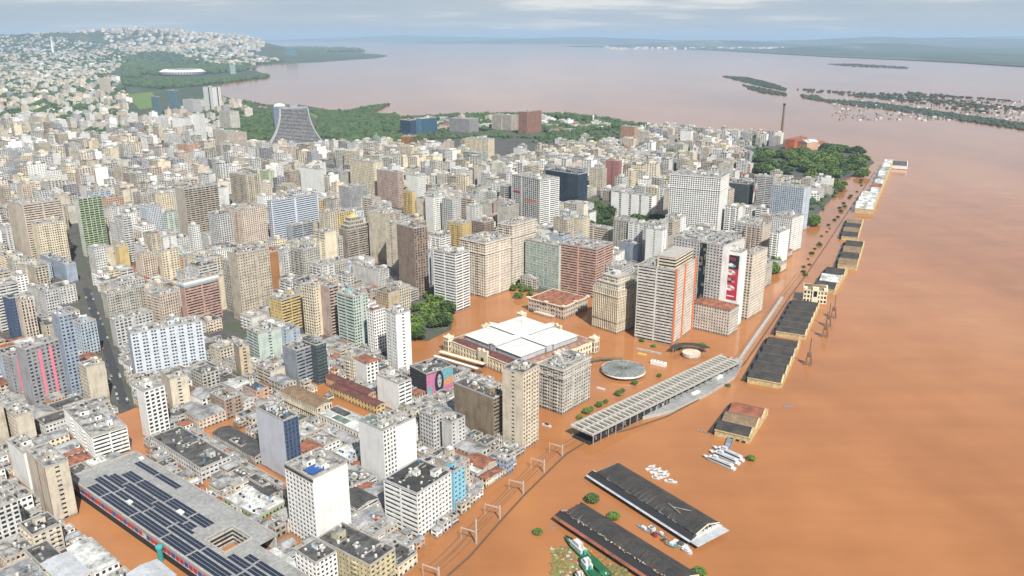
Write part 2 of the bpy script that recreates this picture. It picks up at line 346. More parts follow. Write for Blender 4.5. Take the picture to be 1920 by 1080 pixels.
def building(row, group='apartment and office blocks of the city centre'):
    key, label, x, y, th, A, B, h, ls, rs, wc, rc, ex = row
    rnd = random.Random(int(x * 31 + y * 17))
    house = key == 'town_house'
    t = thing(key, label, 'house' if house else 'building', (x, y, 0), th, 'low town houses between the blocks' if house else group)
    wm = 'wall_' + wc; H = h
    if ex.get('flat'): pass
    w = MB(); fh = 3.2
    stepped = ex.get('step') or ex.get('deco')
    Hw = h * (.80 if stepped else 1)
    glass = 'glass_dark'
    if wc in ('nvb', 'blg', 'blk', 'sky') or ex.get('rcol') == 'navy' or wc == 'bwr': glass = 'glass_navy'
    if wc in ('teal', 'dkg'): glass = 'glass_teal'
    if wc == 'mtg': glass = 'glass_mint'
    wml = wmr = wm
    if wc == 'wor': wmr = 'wall_whs'
    if wc == 'gn': wml = wmr = 'wall_gn'
    if ex.get('rcol') == 'navy': wmr = 'wall_nvb'
    side(w, (0, 0), (1, 0), (0, -1), B, Hw, rs, fh, 0, wmr, ex={'sb': wc == 'wh'})
    side(w, (0, A), (0, -1), (-1, 0), A, Hw, ls, fh, 0, wml)
    side(w, (B, 0), (0, 1), (1, 0), A, Hw, 'b', fh, 0, wm); side(w, (B, A), (-1, 0), (0, 1), B, Hw, 'b' if h > 60 else 'w', fh, 0, wm)
    w.build('wall', wm, t)
    g = MB(); g.box(D_, B - D_, D_, A - D_, 0, Hw - .06, glass); g.build('window', glass, t, kind='stuff')
    rf = MB()
    if rc in ('t',) and not stepped: gable_roof(rf, B, A, h, 'roof_maroon' if (h < 12 and int(x) % 2) else 'roof_t', .20, .9)
    elif rc == 'm' and not stepped: gable_roof(rf, B, A, h, 'roof_slate' if int(x) % 3 == 0 else 'roof_m', .10, 0, .2)
    elif rc == 't2': flat_roof(rf, B, A, h, 'c'); rf.box(B * .1, B * .6, A * .2, A * .7, h + .05, h + 2, 'roof_t')
    elif rc == 'g2': flat_roof(rf, B, A, h, 'g')
    else: flat_roof(rf, B, A, Hw, rc)
    rf.build('roof', 'roof_c', t)
    if stepped:
        z = Hw
        for k, fr in enumerate((.86, .68, .5) if ex.get('step') else (.84, .6)):
            zz = z + (h - Hw) * (.33 if ex.get('step') else .5); a = MB(); bx0, bx1, by0, by1 = B * (1 - fr) / 2, B * (1 + fr) / 2, A * (1 - fr) / 2, A * (1 + fr) / 2
            sB, sA = bx1 - bx0, by1 - by0; tmp = MB()
            side(tmp, (bx0, by0), (1, 0), (0, -1), sB, zz, 'w', 3.2, z, wm); side(tmp, (bx0, by1), (0, -1), (-1, 0), sA, zz, 'w', 3.2, z, wm)
            side(tmp, (bx1, by0), (0, 1), (1, 0), sA, zz, 'b', 3.2, z, wm); side(tmp, (bx1, by1), (-1, 0), (0, 1), sB, zz, 'b', 3.2, z, wm)
            tmp.box(bx0 + D_, bx1 - D_, by0 + D_, by1 - D_, z, zz - .05, glass); tmp.box(bx0 - .5, bx1 + .5, by0 - .5, by1 + .5, zz, zz + .8, 'concrete_light'); tmp.build('setback_storey', wm, t); z = zz + .8
        if ex.get('step'):
            a = MB(); q = [(B * .28, A * .28, z), (B * .72, A * .28, z), (B * .72, A * .72, z), (B * .28, A * .72, z)]; ap = (B / 2, A / 2, z + 5)
            for i in range(4): a.q([q[i], q[(i + 1) % 4], ap], 'wall_yl')
            a.build('pyramid_roof', 'wall_yl', t)
        else:
            a = MB(); a.cyl(B * .5, A * .5, z, z + 3, 5, 12, 'roof_w'); a.build('round_lantern', 'roof_w', t)
            a = MB(); a.box(-.7, B + .7, -.7, A + .7, Hw * .86, Hw * .86 + .9, 'wall_crs', True); a.build('cornice', 'wall_crs', t)
            a = MB(); a.box(-.6, B + .6, -.6, A + .6, 12, 12.9, 'wall_ste', True); a.build('cornice', 'wall_ste', t)
    elif rc not in ('t', 'm'):
        nh = ex.get('huts', 1 if h > 12 else (1 if rnd.random() < .3 else 0))
        for k in range(nh):
            hw, hd, hh = min(B * .55, rnd.uniform(3.5, 7)), min(A * .55, rnd.uniform(3.5, 7)), rnd.uniform(2.4, 5)
            x0 = rnd.uniform(B * .12, max(B * .13, B * .9 - hw)); y0 = rnd.uniform(A * .12, max(A * .13, A * .9 - hd)) if nh == 1 else A * (.15 + .7 * k / nh); y0 = min(y0, A - hd - .6)
            a = MB(); a.box(x0, x0 + hw, y0, y0 + hd, h + .03, h + hh, wm if wc not in ('blk', 'dkg') else 'wall_gy')
            a.q([(x0 - .12, y0 - .12, h + hh + .05), (x0 + hw + .12, y0 - .12, h + hh + .05), (x0 + hw + .12, y0 + hd + .12, h + hh + .05), (x0 - .12, y0 + hd + .12, h + hh + .05)], 'roof_c')
            a.box(x0 + hw * .2, x0 + hw * .45, y0 - .04, y0 + .2, h + .5, h + 2.2, 'dark_void'); a.build('rooftop_hut', wm, t)
            if rnd.random() < .5 and h > 20:
                a = MB(); a.box(x0 + hw * .2, x0 + hw * .8, y0 + hd * .2, y0 + hd * .8, h + hh + .05, h + hh + 1.8, rnd.choice(['tank_concrete', 'slab_white', 'wall_gyl'])); a.build('water_tank', 'tank_concrete', t)
        cl = MB(); clutter(cl, B, A, h, int(min(34, B * A / 20)), rnd); cl.build('roof_equipment', 'equip', t, kind='stuff')
        if h > 38 and rnd.random() < .35:
            a = MB(); a.bar((B * .4, A * .4, h), (B * .4, A * .4, h + rnd.uniform(6, 11)), .35, 'pole_white'); a.build('antenna', 'pole_white', t)
    if ex.get('cornice'):
        for zz in (h - 1.0, h * .80):
            a = MB(); 
            for x0, x1, y0, y1 in ((-.9, B + .9, -.9, -.05), (-.9, B + .9, A + .05, A + .9), (-.9, -.05, -.05, A + .05), (B + .05, B + .9, -.05, A + .05)): a.box(x0, x1, y0, y1, zz, zz + .8, wm, True)
            a.build('cornice', wm, t)
    if ex.get('pool'):
        a = MB(); a.box(B * .08, B * .42, A * .10, A * .42, h + .9, h + 1.3, 'sheet_blue'); a.build('blue_roof_panel', 'sheet_blue', t)
        a = MB(); a.box(-.06, .6, -.06, A, h - 2.6, h - .4, 'roof_d'); a.build('dark_top_band', 'roof_d', t)
    if ex.get('tq'):
        a = MB(); a.box(B * .3, B * .6, A * .55, A * .75, h + .05, h + 3, 'turquoise'); a.build('turquoise_tank', 'turquoise', t)
    if ex.get('topband'):
        a = MB(); a.box(-.5, B + .5, -.5, A + .5, h - 5.2, h - 3.8, 'skyblue', True); a.build('light_blue_band', 'skyblue', t)
        a = MB(); a.box(-.3, B + .3, -.3, A + .3, h - 3.2, h - .6, 'white_paint', True); a.build('white_band', 'white_paint', t)
    if ex.get('stripe'):
        for y0 in (.05, A * .42):
            a = MB(); a.box(-.12, -.02, y0, y0 + .9, 2, h, 'red_dark'); a.build('red_stripe', 'red_dark', t)
    if ex.get('pink'):
        ps = ((.33, .42), (.66, .75)) if B > 15 else ((.35, .6),)
        for a0, a1 in ps:
            a = MB(); a.box(B * a0, B * a1, -.28, .1, h * .10, h * .93, 'pink'); a.build('pink_band', 'pink', t)
    if ex.get('fins'):
        for x0 in (-.4, B * .42, B - 1.6):
            a = MB(); a.box(x0, x0 + 2.2, -1.3, .3, 0, h + 2, 'orange_fin', True); a.build('orange_fin', 'orange_fin', t)
        a = MB(); a.box(B * .1, B * .95, A * .08, A * .55, h, h + 11, 'wall_crs'); 
        for k in range(3): a.box(B * .1 - .05, B * .95, A * .08 - .06, A * .5, h + 1.5 + k * 3.2, h + 3.0 + k * 3.2, 'window_dark')
        a.box(B * .1 - .3, B * .95 + .3, A * .08 - .3, A * .55 + .3, h + 11, h + 11.8, 'concrete_light', True); a.build('penthouse', 'wall_crs', t)
    if ex.get('mural'):
        # painted side wall: a long haired figure in black and white between coloured fields (flat print on the right side)
        def pp(name, poly, m, o):
            a = MB(); a.q([(B * u_, -o, h * v_) for u_, v_ in poly], m); a.build(name, m, t)
        pp('mural_field', [(.0, .05), (.42, .05), (.42, .95), (.0, .95)], 'mural_pink', .10); pp('mural_field', [(.42, .05), (1, .05), (1, .98), (.42, .98)], 'mural_teal', .10)
        pp('mural_patch', [(.55, .25), (1, .35), (1, .62), (.7, .55)], 'mural_orange', .13); pp('mural_patch', [(.55, .05), (1, .05), (1, .33), (.6, .24)], 'mural_pink', .13)
        pp('mural_patch', [(.02, .1), (.2, .1), (.22, .35), (.05, .5)], 'mural_teal', .13)
        el = lambda cx, cy, rx, ry: [(cx + rx * cos(k * pi / 8), cy + ry * sin(k * pi / 8)) for k in range(16)]
        pp('mural_hair', el(.47, .50, .17, .50), 'mural_ink', .16); pp('mural_face', el(.48, .56, .075, .28), 'face_grey', .19)
        pp('mural_eye', el(.45, .66, .02, .03), 'mural_ink', .22); pp('mural_eye', el(.52, .66, .02, .03), 'mural_ink', .22); pp('mural_mouth', el(.485, .45, .03, .025), 'mural_ink', .22)
    if ex.get('banner'):
        # tall vertical printed banner on the left wall (plane x = 0)
        Lw = A
        y0, y1, zt, zb = A * .10, A * .95, h - 4, h - 53
        def pn(name, ya, yb, za, zb_, m, o):
            a = MB(); a.q([(-o, yb, za), (-o, ya, za), (-o, ya, zb_), (-o, yb, zb_)], m); return a.build(name, m, bn)
        a = MB(); a.box(-.30, -.02, y0, y1, zb, zt, 'banner_black', True); bn = a.build('banner', 'banner_black', t, 'black to red vertical printed banner')
        pn('print_field', y0 + .1, y1 - .1, zb + .2, zb + 34, 'banner_red', .34)
        w_ = (y1 - y0)
        el = lambda cy, cz, ry, rz, n=14: [(cy + ry * cos(k * 2 * pi / n), cz + rz * sin(k * 2 * pi / n)) for k in range(n)]
        def blob(name, cy, cz, ry, rz, m, o): a = MB(); a.q([(-o, p[0], p[1]) for p in reversed(el(cy, cz, ry, rz))], m); a.build(name, m, bn)
        c = (y0 + y1) / 2
        blob('print_title', c, zt - 11.5, w_ * .33, 1.9, 'mural_teal', .36); blob('print_title', c, zt - 10.6, w_ * .16, 1.8, 'paper_white', .38)
        for cz, hr in ((zt - 19, .32), (zt - 27.5, .26), (zt - 36, .36)):
            blob('print_figure', c, cz, w_ * hr, 3.0, 'mural_ink' if hr < .3 else 'paper_white', .40); blob('print_figure', c + .3, cz + .9, w_ * .13, 1.7, 'face_skin', .42)
            blob('print_figure', c - w_ * .22, cz - 1.2, w_ * .12, 1.4, 'face_skin', .44)
        def txt(s_, size, zc, m, nm):
            cu = bpy.data.curves.new(nm, 'FONT'); cu.body = s_; cu.size = size; cu.align_x = 'CENTER'; cu.align_y = 'CENTER'; cu.extrude = .02
            to = bpy.data.objects.new(nm, cu); me = bpy.data.meshes.new_from_object(to); bpy.data.objects.remove(to); me.materials.clear(); me.materials.append(MAT[m])
            o = bpy.data.objects.new(nm, me); COL.objects.link(o); o.parent = bn; o.location = (-.5, c, zc); o.rotation_euler = (R(90), 0, R(-90))
        txt('KTO', 4.6, zt - 4.6, 'banner_pink', 'banner_lettering'); pn('print_line', c - w_ * .36, c + w_ * .12, zb + 4.6, zb + 3.4, 'paper_white', .45)
        blob('print_logo', c + w_ * .30, zb + 4, 1.1, 1.1, 'paper_white', .45)
    return t
HEROES=[
('apartment_building', 'cream block with dark red edge stripes beside the solar panelled market roof', -294.3, 449.1, 47.6, 34.6, 13.9, 40.0, 'b', 's', 'cr', 'c', {'stripe': 'dr', 'tank': 1}),
('apartment_building', 'large blank white wall block behind the red striped cream block', -331.4, 486.8, 50.0, 30.0, 11.5, 30.0, 'b', 'b', 'wh', 'c', {}),
('apartment_building', 'cream window grid block cut by the picture edge above a blank white block', -373.2, 547.4, 50.0, 30.0, 11.9, 26.9, 'W', 'b', 'cr', 'c', {}),
('office_building', 'white ribbon window office with railed roof terraces at the flooded street corner', -306.4, 526.6, 43.7, 68.6, 24.7, 21.0, 'w', 'r', 'wh', 'c', {'huts': 3}),
('commercial_building', 'long dark roofed white block beside the solar panelled market', -218.1, 499.2, 49.3, 72.7, 23.1, 10.6, 'W', 'w', 'lg', 'd', {}),
('commercial_building', 'low white roofed market with a green band around its wall', -163.8, 449.8, 53.3, 36.8, 22.8, 4.4, 'w', 'w', 'gn', 'w', {'flat': 1}),
('office_building', 'pale lilac tower with a dark glass side and a green roof deck', -157.5, 500.6, 49.2, 34.2, 11.7, 47.0, 'b', 'v', 'ltl', 'd', {'rcol': 'navy'}),
('apartment_building', 'bright white tower with a blank side and a blue roof pool nearest the camera', -118.3, 420.0, 49.8, 27.8, 26.2, 49.8, 'W', 'b', 'wh', 'c', {'pool': 1, 'huts': 2}),
('apartment_building', 'mouldy cream old block with a blackened roof at the bottom edge', -78.8, 379.8, 54.3, 43.7, 20.0, 19.0, 'w', 'w', 'yw', 'd', {}),
('office_building', 'white banded office block with black roof terrace by the avenue', -58.1, 431.4, 53.8, 28.7, 32.2, 32.6, 'r', 'w', 'wh', 'k', {'huts': 2}),
('apartment_building', 'narrow light blue block attached to the white banded office', -37.7, 461.4, 54.9, 9.0, 11.7, 30.2, 'b', 'w', 'sky', 'c', {}),
('apartment_building', 'white block with blank side wall and green tinted roof clutter', -88.1, 494.2, 50.0, 25.8, 11.7, 43.0, 'b', 'w', 'wh', 'g', {}),
('apartment_building', 'white wing with oblique blank wall behind the green tinted roof', -81.7, 510.0, 50.0, 11.2, 19.0, 38.1, 's', 'b', 'wh', 'c', {}),
('office_building', 'small white office with blank left wall behind the cream arcade market', -93.4, 607.2, 48.7, 27.9, 14.0, 27.1, 'b', 'r', 'wh', 'c', {}),
('apartment_building', 'stained light grey block with dark rooftop beside the brown slab', -44.5, 536.1, 50.0, 10.5, 14.4, 27.4, 'b', 'w', 'lg', 'd', {}),
('apartment_building', 'light grey narrow block left of the stained one with dark rooftop', -58.8, 542.5, 48.0, 15.4, 9.2, 29.4, 'w', 'w', 'lg', 'c', {}),
('office_building', 'brown stained slab with blank wide side and striped narrow side', -14.1, 555.8, 47.4, 43.4, 14.2, 37.9, 'b', 'r', 'brn', 'd', {'huts': 2}),
('apartment_building', 'cream tower with one column of small windows in front of the market hall', 8.2, 542.5, 53.8, 19.0, 20.7, 64.2, 's', 'w', 'cr', 'd', {'huts': 2}),
('apartment_building', 'roughly grey stained old block with cornice on the open flooded square', 41.7, 604.3, 50.0, 24.3, 39.5, 40.2, 'w', 'w', 'gyl', 'c', {'cornice': 1, 'huts': 3}),
('apartment_building', 'black block with a street art portrait on its side wall', -73.8, 637.2, 41.3, 25.0, 28.7, 22.6, 'w', 'b', 'blk', 'd', {'mural': 1}),
('apartment_building', 'wide bluish white slab with paired windows left of the tan blank block', -343.2, 676.9, 34.0, 18.0, 62.5, 44.8, 'b', 'p', 'bw', 'c', {'huts': 3}),
('apartment_building', 'tall slate blue slab next to the pink striped block', -380.2, 636.1, 50.0, 16.2, 10.3, 75.5, 's', 'w', 'bl', 'bl', {}),
('apartment_building', 'light blue stepped block behind the tall slate blue slab', -417.5, 730.7, 56.2, 15.3, 16.0, 34.4, 'w', 'w', 'lb', 'c', {'huts': 2}),
('apartment_building', 'grey block with three vertical pink bands', -402.2, 618.3, 59.6, 14.8, 28.6, 52.8, 'b', 'w', 'gy', 'c', {'pink': 1, 'huts': 2}),
('apartment_building', 'lower grey wing with one pink band at the picture edge', -426.4, 636.1, 61.0, 14.8, 8.2, 38.8, 'w', 'b', 'gy', 'c', {'pink': 1}),
('apartment_building', 'cream block with blank front and a red roof terrace beside the asphalt street', -358.7, 625.5, 50.0, 15.5, 15.5, 33.5, 'w', 'b', 'cr', 'c', {}),
('apartment_building', 'narrow white tower with dark window line at the flooded street corner', -279.7, 559.3, 50.0, 12.7, 16.1, 42.0, 'b', 'w', 'wh', 'c', {}),
('apartment_building', 'beige block hidden behind the narrow white tower', -283.0, 611.2, 40.5, 23.9, 14.8, 29.1, 'b', 's', 'cr', 'c', {}),
('apartment_building', 'tan nearly windowless block right of the wide bluish white slab', -245.9, 674.5, 34.0, 18.0, 9.1, 31.9, 'b', 's', 'tan', 'c', {}),
('apartment_building', 'pink and white ribboned slab with light blue top floors', -349.9, 818.6, 50.0, 10.0, 40.6, 49.6, 'b', 'r', 'pkr', 'c', {'topband': 'lb'}),
('apartment_building', 'huge weathered beige slab with a regular grid of small windows', -293.6, 828.8, 50.0, 18.7, 39.5, 77.4, 'b', 'w', 'be', 'c', {'huts': 2}),
('apartment_building', 'narrow orange brown building squeezed beside the weathered beige slab', -286.9, 915.1, 49.8, 9.0, 13.2, 56.8, 'b', 'b', 'orb', 'c', {}),
('office_building', 'wide white office with dark blue window ribbons and rounded top', -358.5, 1179.0, 50.0, 9.6, 85.0, 65.4, 'r', 'r', 'bwr', 'c', {'huts': 3}),
('office_building', 'grey box office in front of the blue ribboned one', -333.3, 1185.5, 50.0, 10.8, 41.1, 26.5, 'b', 'r', 'gyb', 'c', {}),
('apartment_building', 'tall slab of cream and dark balconies with a blank cream edge', -482.9, 1172.5, 50.0, 27.8, 54.3, 84.2, 'b', 'cd', 'ced', 'c', {'huts': 2}),
('apartment_building', 'white tower covered in green balconies', -601.5, 1099.4, 49.5, 12.3, 31.9, 84.2, 'b', 'gc', 'gnw', 'g2', {}),
('apartment_building', 'cream residential slab behind the cream tower beside the green one', -652.6, 1055.2, 50.0, 30.0, 49.3, 85.0, 'b', 'r', 'pc', 'c', {'huts': 2}),
('apartment_building', 'sunlit cream tower with blank central strip left of the green one', -630.8, 1042.1, 44.6, 30.0, 34.5, 61.8, 'w', 'w', 'crs', 'c', {}),
('apartment_building', 'plain grey beige slab cut by the left edge beside the cream tower', -679.2, 1082.5, 50.0, 30.0, 10.1, 81.6, 'w', 'b', 'be', 'c', {}),
('apartment_building', 'blue grey cluster block below the cream tower', -563.7, 976.0, 50.0, 79.6, 12.9, 24.6, 'w', 'b', 'bl', 'c', {'huts': 2}),
('apartment_building', 'pinkish cream tower with vertical ribs and rooftop boxes', -494.0, 766.4, 46.8, 16.5, 11.7, 45.3, 'w', 'v', 'pc', 'c', {}),
('apartment_building', 'stepped stone tower with a green pyramid roof', -221.7, 1055.2, 47.1, 19.3, 35.5, 63.2, 'w', 'r', 'ste', 'c', {'step': 1}),
('office_building', 'grey office with bold vertical stripes behind the stepped tower', -286.0, 1401.4, 50.0, 29.6, 39.9, 45.8, 'v', 'v', 'gyv', 'c', {}),
('apartment_building', 'cream tower with brown balcony band beside the mint ribboned tower', -202.6, 781.6, 57.7, 16.8, 17.3, 56.9, 'w', 'w', 'crs', 'c', {'huts': 2}),
('apartment_building', 'pinkish blank tower with dark brown balconies at its right edge', -186.1, 780.1, 50.0, 23.8, 11.5, 55.7, 'b', 'cd', 'pk', 'c', {}),
('apartment_building', 'mint ribboned tower with a turquoise roof tank and pale blue side', -155.8, 748.9, 50.9, 25.2, 18.5, 55.6, 'r', 'w', 'mnt', 'c', {'tank': 1, 'tq': 1}),
('apartment_building', 'white tower with a red roof patch left of the taller white tower', -133.8, 733.5, 47.6, 10.8, 14.4, 46.5, 'w', 'w', 'wh', 't2', {}),
('apartment_building', 'tall white tower with vertical recesses by the flooded square', -105.6, 689.1, 41.9, 17.4, 15.8, 58.8, 'p', 's', 'wh', 'c', {'huts': 2}),
('apartment_building', 'pale mint block with ribbon windows beside a tan wall', -240.5, 712.0, 45.1, 21.8, 24.7, 31.0, 'r', 's', 'mnt', 'c', {}),
('apartment_building', 'pale blue block right of the pale mint one', -214.7, 728.0, 59.1, 13.7, 13.4, 28.8, 's', 's', 'lb', 'c', {}),
('apartment_building', 'slate grey block with white balconies left of a near black tower', -190.0, 658.2, 50.0, 20.7, 17.6, 35.8, 'b', 'r', 'sl', 'c', {}),
('apartment_building', 'near black tower with stacked balconies', -174.1, 665.1, 50.0, 26.7, 11.1, 38.1, 'w', 'cd', 'dkg', 'd', {}),
('apartment_building', 'small white block with an orange tiled roof above red market roofs', -128.8, 658.2, 43.6, 19.6, 12.4, 23.7, 'b', 'w', 'wh', 't', {}),
('apartment_building', 'white block adjoining the one with the orange tiled roof', -142.8, 669.8, 52.9, 13.5, 9.0, 21.9, 'w', 'w', 'cr', 'c', {}),
('apartment_building', 'brown tower with rows of beige balconies beside the dark green trees', -114.4, 915.1, 43.4, 33.9, 19.5, 85.7, 'b', 'w', 'brt', 'c', {'huts': 2}),
('apartment_building', 'beige blank sided tower left of the brown tower', -148.5, 1004.4, 58.9, 17.5, 15.2, 72.5, 's', 'w', 'be', 'c', {}),
('office_building', 'white banded tower with rounded corner on the edge of the flooded square', -62.9, 864.4, 53.3, 33.4, 24.2, 68.4, 'r', 'r', 'wh', 'c', {'huts': 2}),
('office_building', 'massive cream block of small square windows facing the flooded avenue', -31.3, 915.1, 49.6, 41.6, 46.2, 67.8, 'w', 'w', 'crw', 'c', {'cornice': 1, 'huts': 3}),
('office_building', 'cream classical tower behind the flooded avenue corner', 0.0, 962.3, 50.0, 22.5, 48.4, 78.7, 'w', 'w', 'crw', 'c', {'cornice': 1, 'huts': 2}),
('office_building', 'pale mint curtain wall block next to the pink office', 56.6, 940.3, 48.8, 53.2, 19.0, 58.1, 'g', 'b', 'mtg', 'c', {'huts': 2}),
('office_building', 'pink office with ribbon windows beside the mint curtain wall', 99.7, 915.1, 55.1, 50.0, 41.1, 60.7, 'r', 'r', 'pkr', 'c', {'huts': 2}),
('office_building', 'cream art deco tower with ribbed facade and stepped crown', 110.2, 794.1, 43.6, 34.1, 33.7, 58.2, 'v', 'v', 'crs', 'w', {'deco': 1}),
('office_building', 'white ribboned slab with orange end fins on the flooded square', 162.1, 762.0, 56.8, 41.2, 53.5, 79.0, 'r', 'w', 'wor', 'c', {'fins': 1, 'huts': 1}),
('apartment_building', 'low white corner building with a terracotta roof', 225.6, 786.3, 51.6, 43.9, 22.9, 29.5, 'w', 'w', 'whs', 't', {}),
('office_building', 'light grey high slab with a dark vertical band beside the banner wall', 219.1, 808.5, 48.5, 59.4, 48.6, 92.0, 'pd', 'b', 'lg', 'c', {'huts': 2}),
('office_building', 'white wall tower bearing a long black and red vertical banner', 240.3, 812.8, 53.4, 19.9, 15.0, 84.0, 'b', 'b', 'wh', 'c', {'banner': 1}),
('office_building', 'cream stepped building next to the bannered wall', 260.4, 839.2, 50.0, 11.0, 39.4, 74.6, 'w', 'w', 'crw', 'c', {}),
('apartment_building', 'white tower with light blue balconies by the waterfront trees', 362.5, 1060.6, 50.0, 12.7, 35.2, 45.8, 'c', 'b', 'wh', 'c', {}),
('apartment_building', 'white and pink block behind the tower with light blue balconies', 347.3, 1088.1, 50.1, 26.6, 29.2, 48.3, 'c', 'w', 'pc', 'c', {}),
('apartment_building', 'white windowed block at the waterfront bend behind the balcony tower', 399.9, 1122.8, 46.7, 30.8, 38.5, 51.9, 'w', 'w', 'wh', 'c', {}),
('office_building', 'wide pale blue block near the waterfront', 460.5, 1255.1, 50.0, 52.3, 29.5, 70.7, 'w', 's', 'lb', 'c', {}),
('office_building', 'pale grey tower with dark ribbons left of the pale blue block', 461.7, 1410.4, 52.6, 29.0, 18.4, 62.2, 'r', 'r', 'lg', 'c', {}),
('office_building', 'dark glass twin block right of the huge white grid tower', 425.9, 1438.3, 57.5, 35.3, 35.8, 45.0, 'v', 'v', 'dkg', 'd', {}),
('office_building', 'huge white tower with a square window grid', 310.8, 1188.9, 61.3, 77.9, 49.8, 98.8, 'W', 'W', 'wh', 'c', {'huts': 3, 'cornice': 1}),
('office_building', 'white block of four blank vertical fins above the wooded square', 231.6, 1316.4, 54.5, 75.1, 18.0, 46.1, 'f', 'b', 'wh', 'c', {}),
('apartment_building', 'dusty red block behind the white finned one', 216.0, 1629.8, 55.0, 29.3, 13.9, 58.9, 's', 'w', 'rdp', 'c', {}),
('apartment_building', 'cream twin block left of the dusty red block', 181.5, 1606.2, 55.8, 30.4, 18.2, 45.3, 'w', 'w', 'cr', 'c', {}),
('office_building', 'black glass office with light grey edge column', 120.3, 1457.4, 45.3, 80.2, 27.3, 60.1, 'g', 'g', 'blk', 'k', {'huts': 2}),
('office_building', 'white framed office with coloured glass panels', 43.9, 1240.6, 40.4, 69.0, 41.1, 86.7, 'gp', 'r', 'wh', 'c', {'huts': 2}),
('apartment_building', 'yellow cream block behind the massive cream window block', -70.5, 1105.2, 54.6, 23.3, 21.8, 48.1, 'w', 'w', 'yl', 'c', {}),
('apartment_building', 'white slim tower left of the yellow cream block', -119.8, 1205.6, 44.7, 19.3, 25.4, 66.6, 'b', 'w', 'wh', 'c', {}),
('apartment_building', 'white tower with blue tint behind the slim one', -178.8, 1507.5, 52.2, 28.2, 21.7, 48.9, 'b', 'w', 'wh', 'c', {}),
('apartment_building', 'yellow banded tower beside pink blocks', -170.0, 1349.2, 54.4, 20.8, 8.0, 48.0, 'w', 'b', 'yl', 'c', {}),
('apartment_building', 'pinkish brick block with balconies near the yellow banded tower', -205.8, 1438.3, 50.0, 56.3, 14.2, 66.2, 'w', 'w', 'pk', 'c', {}),
('apartment_building', 'grey blue small blank block behind the art deco tower', 170.3, 1055.2, 43.5, 30.5, 14.0, 30.0, 'b', 'b', 'bl', 'c', {}),
('apartment_building', 'old cream slab left of the grey blue blank block', 139.6, 1141.0, 50.0, 51.2, 16.9, 32.0, 'r', 'b', 'crw', 'c', {}),
('apartment_building', 'small white office with black framed windows near dark trees', -164.8, 946.8, 50.0, 48.7, 12.1, 26.1, 'b', 'v', 'lg', 'c', {}),
('apartment_building', 'beige tower with dark balconies right of the stepped stone tower', -166.9, 1055.2, 60.0, 32.9, 27.8, 72.6, 'b', 'w', 'be', 'c', {'huts': 2}),
('apartment_building', 'pale cream high block behind the pyramid roofed tower', -258.1, 1497.2, 50.0, 69.6, 23.5, 75.5, 'w', 'w', 'crs', 'c', {}),
('apartment_building', 'white mid block with sawtooth balconies in the dense centre', -372.9, 1549.9, 55.0, 55.0, 10.9, 54.2, 'b', 'v', 'wh', 'c', {}),
('apartment_building', 'bright orange topped block in the dense centre', -473.0, 1654.1, 55.0, 20.0, 19.5, 35.5, 'b', 'w', 'org', 'c', {}),
('apartment_building', 'pale green slim tower left of the bright orange topped block', -467.9, 1539.1, 55.0, 25.3, 14.0, 51.8, 'w', 's', 'lgn', 'c', {}),
('apartment_building', 'beige weathered double block above the blue ribboned office', -466.8, 1401.4, 50.0, 50.9, 27.8, 66.6, 'w', 'w', 'be', 'c', {'huts': 2}),
('apartment_building', 'cream wide block left of the blue ribboned office', -391.3, 1141.0, 56.0, 38.7, 44.2, 59.7, 'w', 'w', 'pc', 'c', {'huts': 2}),
('apartment_building', 'white gabled narrow block with arch window', -451.1, 1111.0, 54.6, 12.7, 10.3, 43.7, 'w', 'w', 'wh', 'c', {}),
('apartment_building', 'cream and red banded block in the dense left quarter', -437.2, 969.1, 48.0, 9.0, 22.1, 43.8, 'b', 'w', 'crs', 'c', {}),
('apartment_building', 'pinkish cream block beside the cream and red banded one', -475.4, 992.4, 53.7, 12.6, 21.9, 34.2, 'w', 'w', 'pc', 'c', {}),
('apartment_building', 'ochre yellow block above a blank beige wall', -526.5, 1042.1, 55.2, 10.4, 13.6, 30.4, 'b', 'b', 'yl', 'c', {}),
('apartment_building', 'old grey cream terraced block in the middle left quarter', -442.8, 835.7, 50.0, 12.9, 36.8, 30.9, 'w', 'w', 'gyl', 'c', {}),
('apartment_building', 'cream low block with a rooftop garden beside the pink ribboned slab', -378.5, 822.0, 55.7, 29.7, 22.5, 32.9, 'w', 'w', 'pc', 'c', {}),
('apartment_building', 'white grid block left of the asphalt street behind blue houses', -512.6, 839.2, 50.0, 33.6, 13.8, 32.3, 'w', 'w', 'lg', 'c', {}),
('apartment_building', 'dark blue windowed block at the left picture edge', -509.1, 774.0, 56.5, 15.2, 8.0, 46.3, 'w', 'w', 'nvb', 'd', {}),
('apartment_building', 'long light block of many small windows under the pink ribboned slab', -394.5, 751.8, 50.0, 11.5, 38.2, 30.1, 'b', 'w', 'lg', 'c', {}),
('apartment_building', 'cream and salmon twin towers on the park edge', -751.8, 2142.3, 43.6, 74.5, 55.2, 54.6, 'w', 'v', 'pc', 'c', {}),
('apartment_building', 'salmon stepped tower left of the cream twin towers', -777.2, 1940.7, 57.4, 36.6, 30.0, 51.2, 'w', 'w', 'sal', 'c', {}),
('office_building', 'white twin tower with two dark window strips by the lake', -1235.4, 3402.2, 55.0, 61.3, 41.0, 99.0, 'pd', 'pd', 'wh', 'c', {}),
('office_building', 'slim teal glass tower behind the white twin tower', -1381.5, 3353.6, 55.0, 33.4, 31.4, 89.2, 'v', 'v', 'teal', 'c', {}),
('office_building', 'small dark glass tower near the green park', -1345.0, 3129.7, 55.0, 45.9, 8.8, 79.6, 'v', 'w', 'teal', 'c', {}),
('apartment_building', 'light grey slab below the slim teal tower', -1263.3, 3260.4, 55.0, 71.0, 36.2, 58.1, 'w', 'w', 'lg', 'c', {}),
